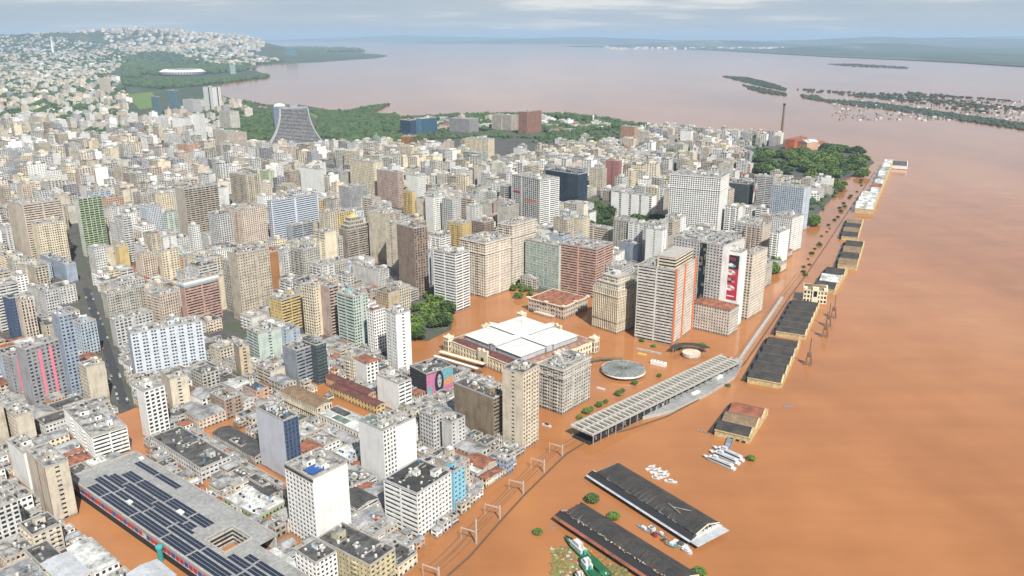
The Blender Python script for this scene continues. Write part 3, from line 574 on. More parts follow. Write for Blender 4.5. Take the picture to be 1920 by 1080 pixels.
('apartment_building', 'tall white slim block beside the park trees', -924.1, 2413.4, 59.0, 26.1, 20.9, 81.0, 'b', 'w', 'wh', 'c', {}),
('apartment_building', 'white slab with three dark strips', -1044.6, 2604.1, 55.0, 66.5, 24.9, 50.4, 'v', 'v', 'wh', 'c', {}),
('apartment_building', 'grey cream block right of the white twin tower', -951.6, 2759.2, 56.6, 55.8, 39.4, 56.7, 'w', 'b', 'gyl', 'c', {}),
('apartment_building', 'cream tower with pointed top far left', -2125.7, 4338.6, 55.0, 67.4, 23.1, 87.0, 'w', 'w', 'crw', 'c', {}),
('office_building', 'dark glass box with orange brown middle strip', -270.1, 2142.3, 58.9, 28.6, 32.1, 46.2, 'v', 'g', 'ora', 'd', {}),
('office_building', 'blue glass box with white frame by the lakeside park', -292.1, 2633.8, 49.2, 25.2, 69.1, 45.9, 'b', 'g', 'blg', 'w', {}),
('office_building', 'dark blue office left of the white framed glass box', -326.4, 2604.1, 55.0, 41.2, 30.6, 43.7, 'g', 'g', 'nvb', 'c', {}),
('office_building', 'rust brown office block of vertical fins near the lake shore', 47.4, 2604.1, 55.0, 32.9, 85.0, 70.4, 'v', 'v', 'rst', 'c', {}),
('office_building', 'cream office block left of the rust brown one', 0.0, 2695.1, 55.0, 82.9, 37.1, 50.3, 'r', 'r', 'crw', 'c', {}),
('office_building', 'grey ministry block left of the cream office', -137.5, 2633.8, 55.0, 85.0, 48.2, 44.2, 'v', 'v', 'gy', 'c', {}),
('office_building', 'mint green glass block in the middle distance', -80.6, 1876.1, 51.3, 45.0, 34.4, 41.0, 'r', 'r', 'mnt', 'c', {}),
('apartment_building', 'cream twin apartment tower above the mint green block', -60.5, 2045.9, 60.3, 68.8, 31.4, 51.0, 'w', 'w', 'crs', 'c', {}),
('apartment_building', 'salmon orange tower group near the wooded shore', 352.1, 2339.6, 55.0, 44.6, 20.4, 51.7, 'v', 'v', 'sal', 'c', {}),
('apartment_building', 'white tower attached to the salmon orange tower group', 398.8, 2518.9, 55.0, 10.9, 22.2, 32.6, 'b', 'b', 'wh', 'c', {}),
('apartment_building', 'white square block standing above the sunlit slope houses', 504.8, 2292.8, 55.0, 32.2, 15.1, 44.8, 'b', 'b', 'wh', 'c', {}),
('industrial_building', 'orange red industrial hall at the foot of the tall chimney', 775.7, 2225.9, 47.8, 26.0, 85.0, 27.7, 'w', 'w', 'org', 't', {})]
BLOCKS=[
('apartment_building', 'high light grey block left of the cream block with dark red edge stripes beside', -312.4, 413.1, 50.0, 20.7, 18.7, 31.1, 'r', 'W', 'lg', 'c', {}),
('apartment_building', 'high white block with dark flat roof left of the mouldy cream old block', -108.7, 378.8, 50.0, 18.8, 14.5, 21.4, 'W', 'w', 'wh', 'd', {}),
('apartment_building', 'high beige block with flat grey roof behind the narrow light blue block', -37.3, 475.7, 50.0, 20.3, 13.2, 25.7, 'b', 'w', 'be', 'c', {}),
('apartment_building', 'very tall weathered grey cream block with flat grey roof behind the huge weathered beige slab', -308.0, 853.5, 52.0, 20.5, 25.1, 61.7, 'W', 'v', 'gyl', 'c', {}),
('apartment_building', 'very tall pinkish cream block with flat grey roof behind the pinkish blank tower', -193.1, 802.3, 52.0, 24.1, 15.1, 57.3, 'p', 'w', 'pc', 'c', {}),
('apartment_building', 'very tall pale blue block with dark flat roof behind the pale mint curtain wall block', 61.8, 971.5, 52.0, 24.7, 23.6, 62.0, 'b', 'c', 'lb', 'd', {}),
('apartment_building', 'high beige block with flat grey roof left of the cream window grid block', -398.1, 537.7, 50.0, 20.3, 20.5, 33.7, 'w', 'b', 'be', 'c', {}),
('apartment_building', 'very tall light grey block with dark flat roof behind the pink and white ribboned slab', -345.4, 851.6, 52.0, 21.6, 23.1, 57.0, 'p', 'r', 'lg', 'd', {}),
('apartment_building', 'very tall sunlit cream block with flat grey roof behind the pink and white ribboned slab', -355.9, 891.2, 52.0, 23.2, 25.8, 53.4, 'w', 'w', 'crs', 'c', {}),
('apartment_building', 'very tall weathered grey cream block right of the narrow orange brown building', -252.3, 939.3, 52.0, 24.0, 24.6, 53.3, 'c', 'w', 'gyl', 'c', {}),
('apartment_building', 'mid height cream block in front of the cream block with dark red edge stripes beside', -283.1, 408.7, 50.0, 19.6, 16.2, 18.5, 'c', 'c', 'cr', 'd', {}),
('apartment_building', 'very tall brown block with flat grey roof behind the white ribboned slab', 181.2, 885.0, 52.0, 21.8, 20.9, 52.5, 'b', 's', 'brt', 'c', {}),
('apartment_building', 'very tall light grey block with flat grey roof behind the dark blue windowed block', -539.3, 797.5, 52.0, 24.2, 23.5, 51.0, 'w', 'r', 'lg', 'c', {}),
('apartment_building', 'very tall light grey block right of the grey blue small blank block', 196.5, 1045.0, 52.0, 24.6, 25.5, 59.7, 'w', 'w', 'lg', 'c', {}),
('apartment_building', 'very tall stone coloured block with flat grey roof behind the white ribboned slab', 194.0, 901.5, 52.0, 21.5, 22.6, 51.7, 's', 'W', 'ste', 'c', {}),
('apartment_building', 'very tall light grey block with flat grey roof behind the light grey high slab', 257.2, 940.7, 52.0, 23.6, 20.8, 56.6, 'p', 'r', 'lg', 'c', {}),
('apartment_building', 'high ochre yellow block left of the cream tower with brown balcony band beside the', -239.4, 791.0, 52.0, 20.5, 25.1, 38.9, 'p', 'r', 'yl', 'c', {}),
('apartment_building', 'high pale blue block with dark flat roof behind the lower grey wing', -440.9, 650.1, 50.0, 20.3, 25.3, 34.4, 'W', 'w', 'lb', 'd', {}),
('apartment_building', 'very tall pink block with flat grey roof left of the light grey high slab', 221.1, 950.8, 52.0, 21.8, 22.6, 56.1, 'r', 'w', 'pk', 'c', {}),
('apartment_building', 'mid height white block with flat grey roof behind the white wing', -82.5, 545.2, 50.0, 22.3, 18.4, 16.7, 'b', 'w', 'wh', 'c', {}),
('apartment_building', 'high light grey block with flat grey roof right of the pinkish blank tower', -184.1, 828.4, 52.0, 23.1, 25.7, 34.4, 'r', 's', 'lg', 'c', {}),
('apartment_building', 'mid height sunlit cream block with dark flat roof behind the light grey narrow block', -70.6, 559.3, 50.0, 20.0, 22.1, 16.9, 'p', 'v', 'crs', 'd', {}),
('apartment_building', 'very tall brown block with flat grey roof right of the yellow cream block', -37.4, 1047.3, 52.0, 21.9, 21.1, 63.1, 'W', 'c', 'brt', 'c', {}),
('apartment_building', 'very tall light grey block with flat grey roof behind the narrow orange brown building', -279.5, 947.5, 52.0, 23.5, 22.3, 50.6, 'w', 'c', 'lg', 'c', {}),
('apartment_building', 'high sunlit cream block with flat grey roof left of the huge weathered beige slab', -330.7, 869.4, 52.0, 22.3, 26.7, 41.1, 'p', 'b', 'crs', 'c', {}),
('apartment_building', 'very tall beige block with flat grey roof left of the old cream slab', 73.9, 1059.6, 52.0, 22.3, 21.0, 63.2, 'w', 'w', 'be', 'c', {}),
('apartment_building', 'very tall white block with flat grey roof behind the light grey high slab', 235.0, 968.6, 52.0, 23.3, 25.4, 47.2, 'c', 'b', 'wh', 'c', {}),
('apartment_building', 'mid height light grey block with grey metal roof right of the bright white tower', -99.0, 450.8, 50.0, 21.8, 16.8, 10.0, 'w', 'r', 'lg', 'm', {}),
('apartment_building', 'very tall ochre yellow block with flat grey roof left of the stepped stone tower', -252.3, 1137.5, 52.0, 24.4, 30.3, 56.1, 'w', 'w', 'yl', 'c', {}),
('apartment_building', 'very tall light grey block behind the cream tower with brown balcony band beside the', -217.6, 884.7, 52.0, 21.3, 18.0, 49.0, 'c', 'p', 'lg', 'c', {}),
('apartment_building', 'very tall cream block with flat grey roof behind the cream classical tower', -2.2, 994.6, 52.0, 21.0, 18.6, 58.4, 'r', 'b', 'cr', 'c', {}),
('apartment_building', 'high cream block behind the cream tower with brown balcony band beside the', -223.7, 810.7, 52.0, 20.7, 18.9, 40.7, 'b', 's', 'cr', 'c', {}),
('apartment_building', 'very tall light grey block with flat grey roof left of the light grey high slab', 207.6, 933.5, 52.0, 21.0, 22.0, 48.5, 'W', 'r', 'lg', 'c', {}),
('apartment_building', 'very tall bluish white block with flat grey roof behind the light grey high slab', 246.3, 925.4, 52.0, 24.4, 18.8, 46.7, 'b', 'r', 'bw', 'c', {}),
('apartment_building', 'mid height weathered grey cream block in front of the large blank white wall block', -269.8, 377.3, 50.0, 19.4, 18.0, 11.1, 'w', 'w', 'gyl', 'g', {}),
('apartment_building', 'very tall pinkish cream block with flat grey roof behind the dark blue windowed block', -557.6, 831.2, 52.0, 24.3, 16.0, 55.2, 's', 'r', 'pc', 'c', {}),
('town_house', 'low white house with dark flat roof right of the bright white tower', -118.6, 467.2, 50.0, 20.4, 22.5, 8.9, 'w', 'w', 'wh', 'd', {}),
('apartment_building', 'high light grey block with flat grey roof behind the white banded tower', -84.4, 956.1, 52.0, 21.4, 26.8, 40.7, 's', 'p', 'lg', 'c', {}),
('apartment_building', 'mid height pinkish cream block left of the cream block with dark red edge stripes beside', -293.1, 396.9, 50.0, 21.5, 15.4, 10.9, 'w', 'w', 'pc', 'c', {}),
('apartment_building', 'very tall weathered grey cream block behind the grey blue small blank block', 163.7, 1101.6, 52.0, 24.9, 24.0, 52.1, 'w', 'w', 'gyl', 'c', {}),
('apartment_building', 'high light grey block with flat grey roof behind the cream art deco tower', 130.0, 918.6, 52.0, 21.8, 25.3, 36.9, 'c', 'w', 'lg', 'c', {}),
('apartment_building', 'very tall weathered grey cream block with flat grey roof behind the beige tower', -194.9, 1145.2, 52.0, 20.5, 25.2, 63.1, 'p', 'w', 'gyl', 'c', {}),
('apartment_building', 'high salmon block with dark flat roof behind the pink and white ribboned slab', -367.0, 925.1, 52.0, 20.4, 25.4, 44.9, 's', 'r', 'sal', 'd', {}),
('apartment_building', 'very tall weathered grey cream block with dark flat roof behind the cream classical tower', -5.1, 1156.7, 52.0, 20.9, 25.0, 61.6, 'b', 'v', 'gyl', 'd', {}),
('apartment_building', 'high weathered grey cream block behind the cream tower with brown balcony band beside the', -232.2, 866.0, 52.0, 22.4, 23.8, 33.6, 'c', 's', 'gyl', 'd', {}),
('town_house', 'low beige house right of the cream block with dark red edge stripes beside', -257.9, 390.9, 50.0, 19.7, 21.4, 7.6, 'w', 'r', 'be', 't', {}),
('apartment_building', 'high weathered grey cream block with dark flat roof left of the white ribboned slab', 156.9, 896.8, 52.0, 23.6, 25.6, 31.2, 'b', 'v', 'gyl', 'd', {}),
('apartment_building', 'high light grey block with flat grey roof right of the cream art deco tower', 135.8, 841.5, 52.0, 22.2, 15.2, 38.1, 'c', 'w', 'lg', 'c', {}),
('apartment_building', 'very tall sunlit cream block with flat grey roof left of the stepped stone tower', -246.6, 1031.1, 52.0, 23.0, 19.4, 53.1, 'r', 'b', 'crs', 'c', {}),
('apartment_building', 'high white block with flat grey roof right of the white gabled narrow block', -376.4, 978.6, 52.0, 24.4, 26.4, 40.8, 'w', 'v', 'wh', 'c', {}),
('apartment_building', 'very tall white block with flat grey roof right of the grey blue small blank block', 195.4, 1016.9, 52.0, 23.9, 11.8, 59.6, 's', 's', 'wh', 'c', {}),
('apartment_building', 'very tall sunlit cream block with flat grey roof right of the narrow orange brown building', -265.3, 964.7, 52.0, 24.1, 12.6, 53.8, 'w', 'b', 'crs', 'c', {}),
('apartment_building', 'very tall beige block with flat grey roof right of the grey blue small blank block', 221.1, 1083.6, 52.0, 20.3, 24.4, 54.8, 'W', 'w', 'be', 'c', {}),
('apartment_building', 'high sunlit cream block with flat grey roof in front of the grey box office', -261.6, 1011.8, 52.0, 23.1, 24.5, 43.5, 'W', 'p', 'crs', 'c', {}),
('town_house', 'low white house with grey metal roof left of the white banded office block', -88.2, 463.6, 50.0, 19.0, 23.2, 7.3, 'w', 'w', 'wh', 'm', {}),
('apartment_building', 'mid height brown block with flat grey roof right of the beige block', -233.5, 594.4, 50.0, 21.7, 16.3, 18.3, 'p', 'p', 'brt', 'c', {}),
('apartment_building', 'very tall white block with dark flat roof behind the light grey high slab', 263.4, 1038.2, 52.0, 20.5, 26.3, 48.0, 'w', 'v', 'wh', 'd', {}),
('apartment_building', 'high light grey block with flat grey roof behind the brown tower', -120.8, 1008.5, 52.0, 24.4, 19.4, 44.1, 'p', 'p', 'lg', 'c', {}),
('apartment_building', 'very tall light grey block with dark flat roof left of the cream wide block', -415.6, 1112.0, 52.0, 23.2, 22.7, 59.3, 'W', 'W', 'lg', 'd', {}),
('apartment_building', 'very tall weathered grey cream block with flat grey roof left of the old cream slab', 95.7, 1172.0, 52.0, 23.4, 19.5, 62.3, 'W', 'v', 'gyl', 'c', {}),
('apartment_building', 'high cream block right of the small white office with black framed windows near', -124.8, 849.3, 52.0, 22.9, 16.9, 33.4, 'w', 'w', 'cr', 'c', {}),
('apartment_building', 'high white block with dark flat roof behind the light grey high slab', 264.6, 991.8, 52.0, 23.1, 26.3, 38.5, 'r', 'r', 'wh', 'd', {}),
('apartment_building', 'high weathered grey cream block with flat grey roof behind the white wall tower', 246.8, 869.9, 52.0, 21.9, 15.0, 41.4, 's', 'c', 'gyl', 'c', {}),
('apartment_building', 'high white block with flat grey roof behind the pale mint curtain wall block', 55.2, 1080.1, 52.0, 22.7, 25.4, 44.6, 'b', 'w', 'wh', 'c', {}),
('apartment_building', 'high sunlit cream block with flat grey roof behind the wide bluish white slab', -320.9, 718.4, 50.0, 20.5, 9.6, 38.8, 'w', 'v', 'crs', 'c', {}),
('apartment_building', 'very tall sunlit cream block with flat grey roof left of the old cream slab', 100.6, 1119.9, 52.0, 24.9, 19.0, 52.0, 's', 'w', 'crs', 'c', {}),
('apartment_building', 'high white block with dark flat roof behind the pinkish blank tower', -205.8, 845.3, 52.0, 22.6, 22.2, 28.5, 'W', 's', 'wh', 'd', {}),
('apartment_building', 'high pinkish cream block with dark flat roof behind the white wall tower', 255.7, 895.9, 52.0, 23.2, 18.6, 36.2, 'b', 'v', 'pc', 'd', {}),
('apartment_building', 'very tall weathered grey cream block left of the white and pink block', 294.7, 1030.4, 52.0, 23.0, 21.0, 46.9, 'w', 'v', 'gyl', 'c', {}),
('apartment_building', 'high light grey block with flat grey roof left of the pink office', 75.7, 990.6, 52.0, 23.8, 25.2, 33.9, 'r', 'r', 'lg', 'c', {}),
('apartment_building', 'high white block with flat grey roof behind the light grey high slab', 219.8, 881.4, 52.0, 21.7, 22.5, 32.0, 'r', 'c', 'wh', 'c', {}),
('apartment_building', 'high sunlit cream block with flat grey roof behind the white ribboned slab', 171.1, 918.1, 52.0, 21.7, 23.6, 33.1, 'w', 'w', 'crs', 'c', {}),
('apartment_building', 'mid height pale blue block left of the large blank white wall block', -336.7, 433.5, 50.0, 18.4, 20.3, 11.7, 'w', 'w', 'lb', 't', {}),
('apartment_building', 'very tall light grey block with dark flat roof right of the yellow cream block', -59.1, 1271.0, 52.0, 24.1, 25.9, 58.0, 'w', 'w', 'lg', 'd', {}),
('apartment_building', 'high pinkish cream block with dark flat roof right of the pale mint curtain wall block', 71.7, 1099.4, 52.0, 23.8, 22.9, 45.0, 'r', 'W', 'pc', 'd', {}),
('apartment_building', 'very tall light grey block with flat grey roof right of the white slim tower', -89.8, 1192.9, 52.0, 21.9, 18.6, 64.7, 'W', 'w', 'lg', 'c', {}),
('apartment_building', 'very tall white block with flat grey roof left of the huge white tower', 238.7, 1114.8, 52.0, 23.9, 17.6, 55.4, 'w', 'p', 'wh', 'c', {}),
('apartment_building', 'very tall white block with flat grey roof behind the grey blue small blank block', 181.9, 1084.1, 52.0, 24.4, 16.0, 52.3, 'p', 'v', 'wh', 'c', {}),
('town_house', 'low bluish white house left of the white block with blank side wall and green', -103.4, 483.7, 50.0, 21.5, 14.2, 8.4, 'w', 'r', 'bw', 'c', {}),
('apartment_building', 'very tall light grey block with dark flat roof left of the tall slab', -555.2, 1273.2, 52.0, 23.8, 28.9, 64.6, 'w', 's', 'lg', 'd', {}),
('apartment_building', 'mid height white block with flat grey roof left of the large blank white wall block', -383.6, 502.9, 50.0, 22.5, 25.4, 9.5, 'b', 'w', 'wh', 'c', {}),
('apartment_building', 'high light grey block with flat grey roof behind the white ribboned slab', 164.8, 864.1, 52.0, 21.3, 26.5, 25.6, 's', 'b', 'lg', 'c', {}),
('apartment_building', 'high cream block with flat grey roof behind the huge weathered beige slab', -313.5, 889.9, 52.0, 23.2, 20.2, 33.4, 'c', 'w', 'cr', 'c', {}),
('apartment_building', 'mid height white block left of the large blank white wall block', -367.4, 485.7, 50.0, 22.9, 18.4, 11.0, 'W', 'w', 'wh', 'c', {}),
('town_house', 'low light grey house left of the cream block with dark red edge stripes beside', -323.7, 449.1, 50.0, 22.1, 19.5, 8.1, 'b', 'r', 'lg', 'c', {}),
('town_house', 'low light grey house with grey metal roof right of the stained light grey block', -26.5, 523.2, 50.0, 22.4, 15.8, 8.0, 'w', 'W', 'lg', 'm', {}),
('apartment_building', 'high white block with flat grey roof behind the mint ribboned tower', -159.3, 809.0, 52.0, 20.5, 20.2, 27.2, 'b', 'b', 'wh', 'c', {}),
('apartment_building', 'high white block with flat grey roof right of the pinkish blank tower', -190.4, 861.5, 52.0, 24.7, 19.6, 26.6, 'c', 's', 'wh', 'c', {}),
('apartment_building', 'very tall white block with flat grey roof behind the beige tower', -171.7, 1127.0, 52.0, 24.3, 17.8, 52.7, 'b', 'v', 'wh', 'c', {}),
('apartment_building', 'high white block with flat grey roof behind the pink and white ribboned slab', -371.1, 871.7, 52.0, 24.9, 24.8, 26.9, 'W', 'w', 'wh', 'c', {}),
('town_house', 'low brown house with grey metal roof behind the bright white tower', -128.3, 504.6, 50.0, 21.9, 16.4, 7.9, 'w', 'w', 'brt', 'm', {}),
('apartment_building', 'high white block with flat grey roof behind the brown tower', -124.9, 1044.0, 52.0, 24.9, 25.7, 34.2, 'b', 'w', 'wh', 'c', {}),
('apartment_building', 'high white block with flat grey roof behind the cream classical tower', 5.1, 1116.4, 52.0, 21.8, 26.5, 43.5, 'w', 'p', 'wh', 'c', {}),
('apartment_building', 'very tall weathered grey cream block with flat grey roof left of the tall slab', -579.8, 1240.3, 52.0, 24.6, 24.7, 65.0, 'w', 'c', 'gyl', 'c', {}),
('apartment_building', 'high tan block behind the white tower with a red roof patch left', -135.6, 837.6, 52.0, 21.6, 15.9, 31.1, 'w', 'b', 'tan', 'd', {}),
('town_house', 'low bluish white house with white sheet roof left of the white wing', -117.7, 517.1, 50.0, 22.3, 21.2, 5.9, 'w', 'w', 'bw', 'w', {}),
('apartment_building', 'mid height weathered grey cream block left of the cream window grid block', -415.9, 553.6, 50.0, 22.2, 20.9, 14.8, 'p', 'w', 'gyl', 'c', {}),
('apartment_building', 'very tall weathered grey cream block with flat grey roof left of the cream classical tower', -13.9, 1031.7, 52.0, 20.6, 16.8, 49.0, 'b', 'b', 'gyl', 'c', {}),
('apartment_building', 'very tall pink block with flat grey roof left of the white framed office', -11.4, 1233.0, 52.0, 22.7, 26.1, 52.8, 'b', 'w', 'pk', 'c', {}),
('apartment_building', 'high white block behind the pale mint curtain wall block', 45.5, 1008.7, 52.0, 22.7, 15.2, 44.8, 'W', 'p', 'wh', 'c', {}),
('apartment_building', 'high pale blue block with flat grey roof left of the light grey high slab', 213.1, 983.0, 52.0, 23.8, 18.6, 37.9, 'w', 'c', 'lb', 'c', {}),
('apartment_building', 'high pink block with dark flat roof behind the mint ribboned tower', -168.3, 848.7, 52.0, 20.6, 26.6, 24.0, 'c', 's', 'pk', 'd', {}),
('apartment_building', 'high white block with flat grey roof right of the narrow orange brown building', -255.3, 884.0, 52.0, 20.7, 24.3, 29.5, 'r', 'v', 'wh', 'c', {}),
('apartment_building', 'mid height pinkish cream block with grey metal roof right of the beige block', -248.3, 576.0, 50.0, 22.1, 23.6, 9.5, 'w', 'w', 'pc', 'm', {}),
('apartment_building', 'mid height weathered grey cream block left of the large blank white wall block', -343.8, 463.6, 50.0, 21.3, 14.9, 11.7, 'w', 'w', 'gyl', 'c', {}),
('apartment_building', 'high pale blue block with dark flat roof behind the brown tower', -105.9, 972.8, 52.0, 22.7, 15.0, 40.8, 's', 's', 'lb', 'd', {}),
('apartment_building', 'high brown block with flat grey roof behind the pink office', 111.5, 1008.6, 52.0, 23.4, 22.3, 34.7, 'b', 'r', 'brt', 'c', {}),
('apartment_building', 'high white block right of the narrow orange brown building', -271.4, 999.4, 52.0, 23.3, 15.9, 44.1, 's', 'c', 'wh', 'c', {}),
('apartment_building', 'very tall sunlit cream block with flat grey roof left of the white framed office', -19.9, 1264.1, 52.0, 24.2, 30.5, 46.5, 'b', 'W', 'crs', 'c', {}),
('apartment_building', 'high weathered grey cream block with flat grey roof behind the cream stepped building', 312.6, 954.2, 52.0, 24.8, 24.6, 29.7, 'b', 'w', 'gyl', 'c', {}),
('apartment_building', 'very tall white block with flat grey roof behind the stepped stone tower', -240.7, 1181.0, 52.0, 23.4, 24.5, 48.7, 'w', 'c', 'wh', 'c', {}),
('apartment_building', 'very tall pinkish cream block with flat grey roof behind the beige tower', -176.5, 1162.8, 52.0, 24.1, 19.3, 51.4, 's', 'w', 'pc', 'c', {}),
('apartment_building', 'very tall white block with dark flat roof behind the huge white tower', 324.6, 1281.4, 52.0, 21.3, 23.4, 65.9, 'w', 'p', 'wh', 'd', {}),
('apartment_building', 'very tall pale mint block with flat grey roof behind the white slim tower', -119.6, 1252.8, 52.0, 22.6, 19.8, 61.8, 's', 'v', 'mnt', 'c', {}),
('apartment_building', 'high light grey block with flat grey roof left of the old cream slab', 86.8, 1076.1, 52.0, 24.2, 21.0, 39.6, 'w', 'w', 'lg', 'c', {}),
('apartment_building', 'high weathered grey cream block with flat grey roof behind the light grey high slab', 254.5, 1020.9, 52.0, 24.1, 19.0, 39.4, 'r', 'v', 'gyl', 'c', {}),
('apartment_building', 'high sunlit cream block with flat grey roof right of the brown tower', -98.8, 986.3, 52.0, 20.1, 22.1, 37.2, 'b', 'r', 'crs', 'c', {}),
('apartment_building', 'mid height weathered grey cream block with grey metal roof behind the light grey narrow block', -56.4, 576.2, 50.0, 19.2, 18.8, 11.4, 'W', 'r', 'gyl', 'm', {}),
('apartment_building', 'very tall weathered grey cream block behind the beige tower', -203.6, 1185.2, 52.0, 21.5, 22.6, 53.5, 'w', 'w', 'gyl', 'c', {}),
('apartment_building', 'very tall bluish white block with flat grey roof left of the white gabled narrow block', -538.3, 1167.7, 52.0, 24.1, 20.6, 59.7, 'c', 'v', 'bw', 'c', {}),
('apartment_building', 'very tall pale blue block with flat grey roof behind the white tower covered', -660.1, 1253.8, 52.0, 23.0, 27.8, 64.5, 'b', 'p', 'lb', 'c', {}),
('apartment_building', 'mid height cream block with flat grey roof left of the slate grey block', -213.4, 655.1, 50.0, 22.4, 15.1, 16.8, 'r', 'b', 'cr', 'c', {}),
('apartment_building', 'high white block with flat grey roof left of the huge weathered beige slab', -340.0, 911.6, 52.0, 20.5, 19.4, 37.5, 'c', 'w', 'wh', 'c', {}),
('apartment_building', 'high light grey block with flat grey roof behind the old grey cream terraced block', -452.0, 881.8, 52.0, 20.2, 30.8, 28.7, 's', 'w', 'lg', 'c', {}),
('apartment_building', 'high light grey block with flat grey roof left of the light grey high slab', 244.4, 1065.1, 52.0, 21.8, 24.6, 40.1, 's', 'w', 'lg', 'c', {}),
('apartment_building', 'high weathered grey cream block with flat grey roof right of the light grey high slab', 280.8, 1012.5, 52.0, 22.6, 22.7, 36.8, 'w', 'r', 'gyl', 'c', {}),
('apartment_building', 'very tall weathered grey cream block with flat grey roof left of the white framed office', -4.5, 1304.8, 52.0, 20.3, 23.5, 64.2, 'r', 'c', 'gyl', 'c', {}),
('apartment_building', 'very tall pinkish cream block behind the beige tower', -214.9, 1216.1, 52.0, 22.1, 18.2, 61.5, 'r', 'v', 'pc', 'c', {}),
('apartment_building', 'very tall cream block with flat grey roof left of the stepped stone tower', -262.4, 1124.5, 52.0, 20.5, 16.5, 59.3, 'w', 'w', 'cr', 'c', {}),
('town_house', 'low tan house with dark flat roof behind the pale lilac tower', -185.4, 563.2, 50.0, 21.6, 21.5, 8.3, 'w', 'W', 'tan', 'd', {}),
('apartment_building', 'very tall light grey block with dark flat roof right of the white tower covered', -604.5, 1182.1, 52.0, 24.3, 26.2, 54.6, 'b', 'w', 'lg', 'd', {}),
('apartment_building', 'high light grey block in front of the grey blue small blank block', 145.6, 938.6, 52.0, 22.6, 23.2, 28.2, 's', 'W', 'lg', 'd', {}),
('apartment_building', 'very tall light grey block with dark flat roof behind the ochre yellow block', -527.9, 1067.4, 52.0, 23.3, 12.3, 64.1, 'w', 'r', 'lg', 'd', {}),
('apartment_building', 'high light grey block with flat grey roof left of the massive cream block', -57.6, 990.3, 52.0, 24.0, 26.5, 26.7, 'w', 'w', 'lg', 'c', {}),
('apartment_building', 'very tall cream block with dark flat roof left of the huge white tower', 273.5, 1315.1, 52.0, 24.7, 26.2, 54.5, 'b', 'b', 'cr', 'd', {}),
('apartment_building', 'high light grey block with flat grey roof behind the cream classical tower', 22.8, 1136.2, 52.0, 23.6, 24.0, 40.3, 'b', 'w', 'lg', 'c', {}),
('apartment_building', 'high cream block with flat grey roof behind the pink office', 96.2, 974.5, 52.0, 22.1, 25.3, 28.8, 's', 's', 'cr', 'c', {}),
('apartment_building', 'high sunlit cream block with flat grey roof right of the cream and red banded block', -386.0, 951.7, 52.0, 22.1, 16.1, 42.1, 'p', 'w', 'crs', 'c', {}),
('apartment_building', 'high beige block with flat grey roof right of the grey blue small blank block', 191.8, 1096.8, 52.0, 23.0, 32.1, 31.8, 'c', 'w', 'be', 'c', {}),
('apartment_building', 'very tall salmon block with dark flat roof right of the white tower covered', -619.5, 1211.2, 52.0, 20.2, 26.5, 63.1, 'p', 'w', 'sal', 'd', {}),
('town_house', 'low white house with white sheet roof behind the white banded office block', -62.3, 494.6, 50.0, 21.1, 14.8, 6.4, 'W', 'w', 'wh', 'w', {}),
('apartment_building', 'high weathered grey cream block with dark flat roof left of the cream classical tower', -12.1, 1074.7, 52.0, 24.9, 13.0, 45.0, 'r', 'b', 'gyl', 'd', {}),
('apartment_building', 'high weathered grey cream block with dark flat roof behind the narrow orange brown building', -293.8, 934.2, 52.0, 20.4, 19.3, 36.1, 's', 's', 'gyl', 'd', {}),
('town_house', 'low stone coloured house with flat grey roof behind the white wing', -89.5, 577.2, 50.0, 20.0, 24.7, 7.3, 'w', 'w', 'ste', 'c', {}),
('apartment_building', 'very tall pinkish cream block with dark flat roof behind the wide white office', -346.6, 1215.0, 52.0, 20.1, 19.1, 64.2, 'W', 'p', 'pc', 'd', {}),
('town_house', 'low white house with terracotta tiled roof behind the narrow light blue block', -38.8, 508.6, 50.0, 20.0, 19.1, 5.9, 'W', 'W', 'wh', 't', {}),
('apartment_building', 'very tall light grey block with flat grey roof behind the white slim tower', -120.0, 1292.2, 52.0, 22.3, 20.0, 61.2, 'w', 's', 'lg', 'c', {}),
('apartment_building', 'high pinkish cream block with dark flat roof behind the brown tower', -123.6, 1089.5, 52.0, 24.7, 24.2, 33.7, 'w', 'v', 'pc', 'd', {}),
('apartment_building', 'mid height weathered grey cream block with dark flat roof right of the beige block', -269.3, 643.8, 50.0, 19.4, 15.9, 18.6, 'w', 'W', 'gyl', 'd', {}),
('apartment_building', 'high beige block with dark flat roof right of the grey blue small blank block', 211.2, 1065.8, 52.0, 23.4, 20.1, 38.6, 'b', 'v', 'be', 'd', {}),
('apartment_building', 'high weathered grey cream block left of the cream tower with brown balcony band beside the', -252.7, 825.1, 52.0, 24.0, 16.3, 23.6, 'w', 'v', 'gyl', 'd', {}),
('apartment_building', 'mid height pale mint block with dark flat roof left of the white ribbon window office', -349.3, 581.9, 50.0, 22.4, 19.2, 11.7, 'w', 'w', 'mnt', 'd', {}),
('town_house', 'low stone coloured house with flat grey roof left of the white banded office block', -73.3, 481.4, 50.0, 18.6, 17.2, 6.6, 'b', 'w', 'ste', 'c', {}),
('apartment_building', 'high weathered grey cream block left of the small white office with black framed windows near', -223.3, 961.8, 52.0, 20.1, 24.9, 30.5, 'W', 'w', 'gyl', 'c', {}),
('apartment_building', 'very tall light grey block with flat grey roof right of the beige tower', -160.7, 1141.0, 52.0, 23.3, 16.8, 48.3, 'p', 'r', 'lg', 'c', {}),
('apartment_building', 'high bluish white block with flat grey roof behind the white and pink block', 357.7, 1151.8, 52.0, 24.8, 23.5, 41.9, 'b', 'p', 'bw', 'c', {}),
('apartment_building', 'mid height sunlit cream block with terracotta tiled roof right of the brown stained slab', -12.4, 594.8, 50.0, 19.8, 15.9, 11.5, 'w', 'r', 'crs', 't', {}),
('apartment_building', 'high beige block with dark flat roof in front of the white gabled narrow block', -396.9, 994.6, 52.0, 24.0, 25.4, 30.7, 'w', 'r', 'be', 'd', {}),
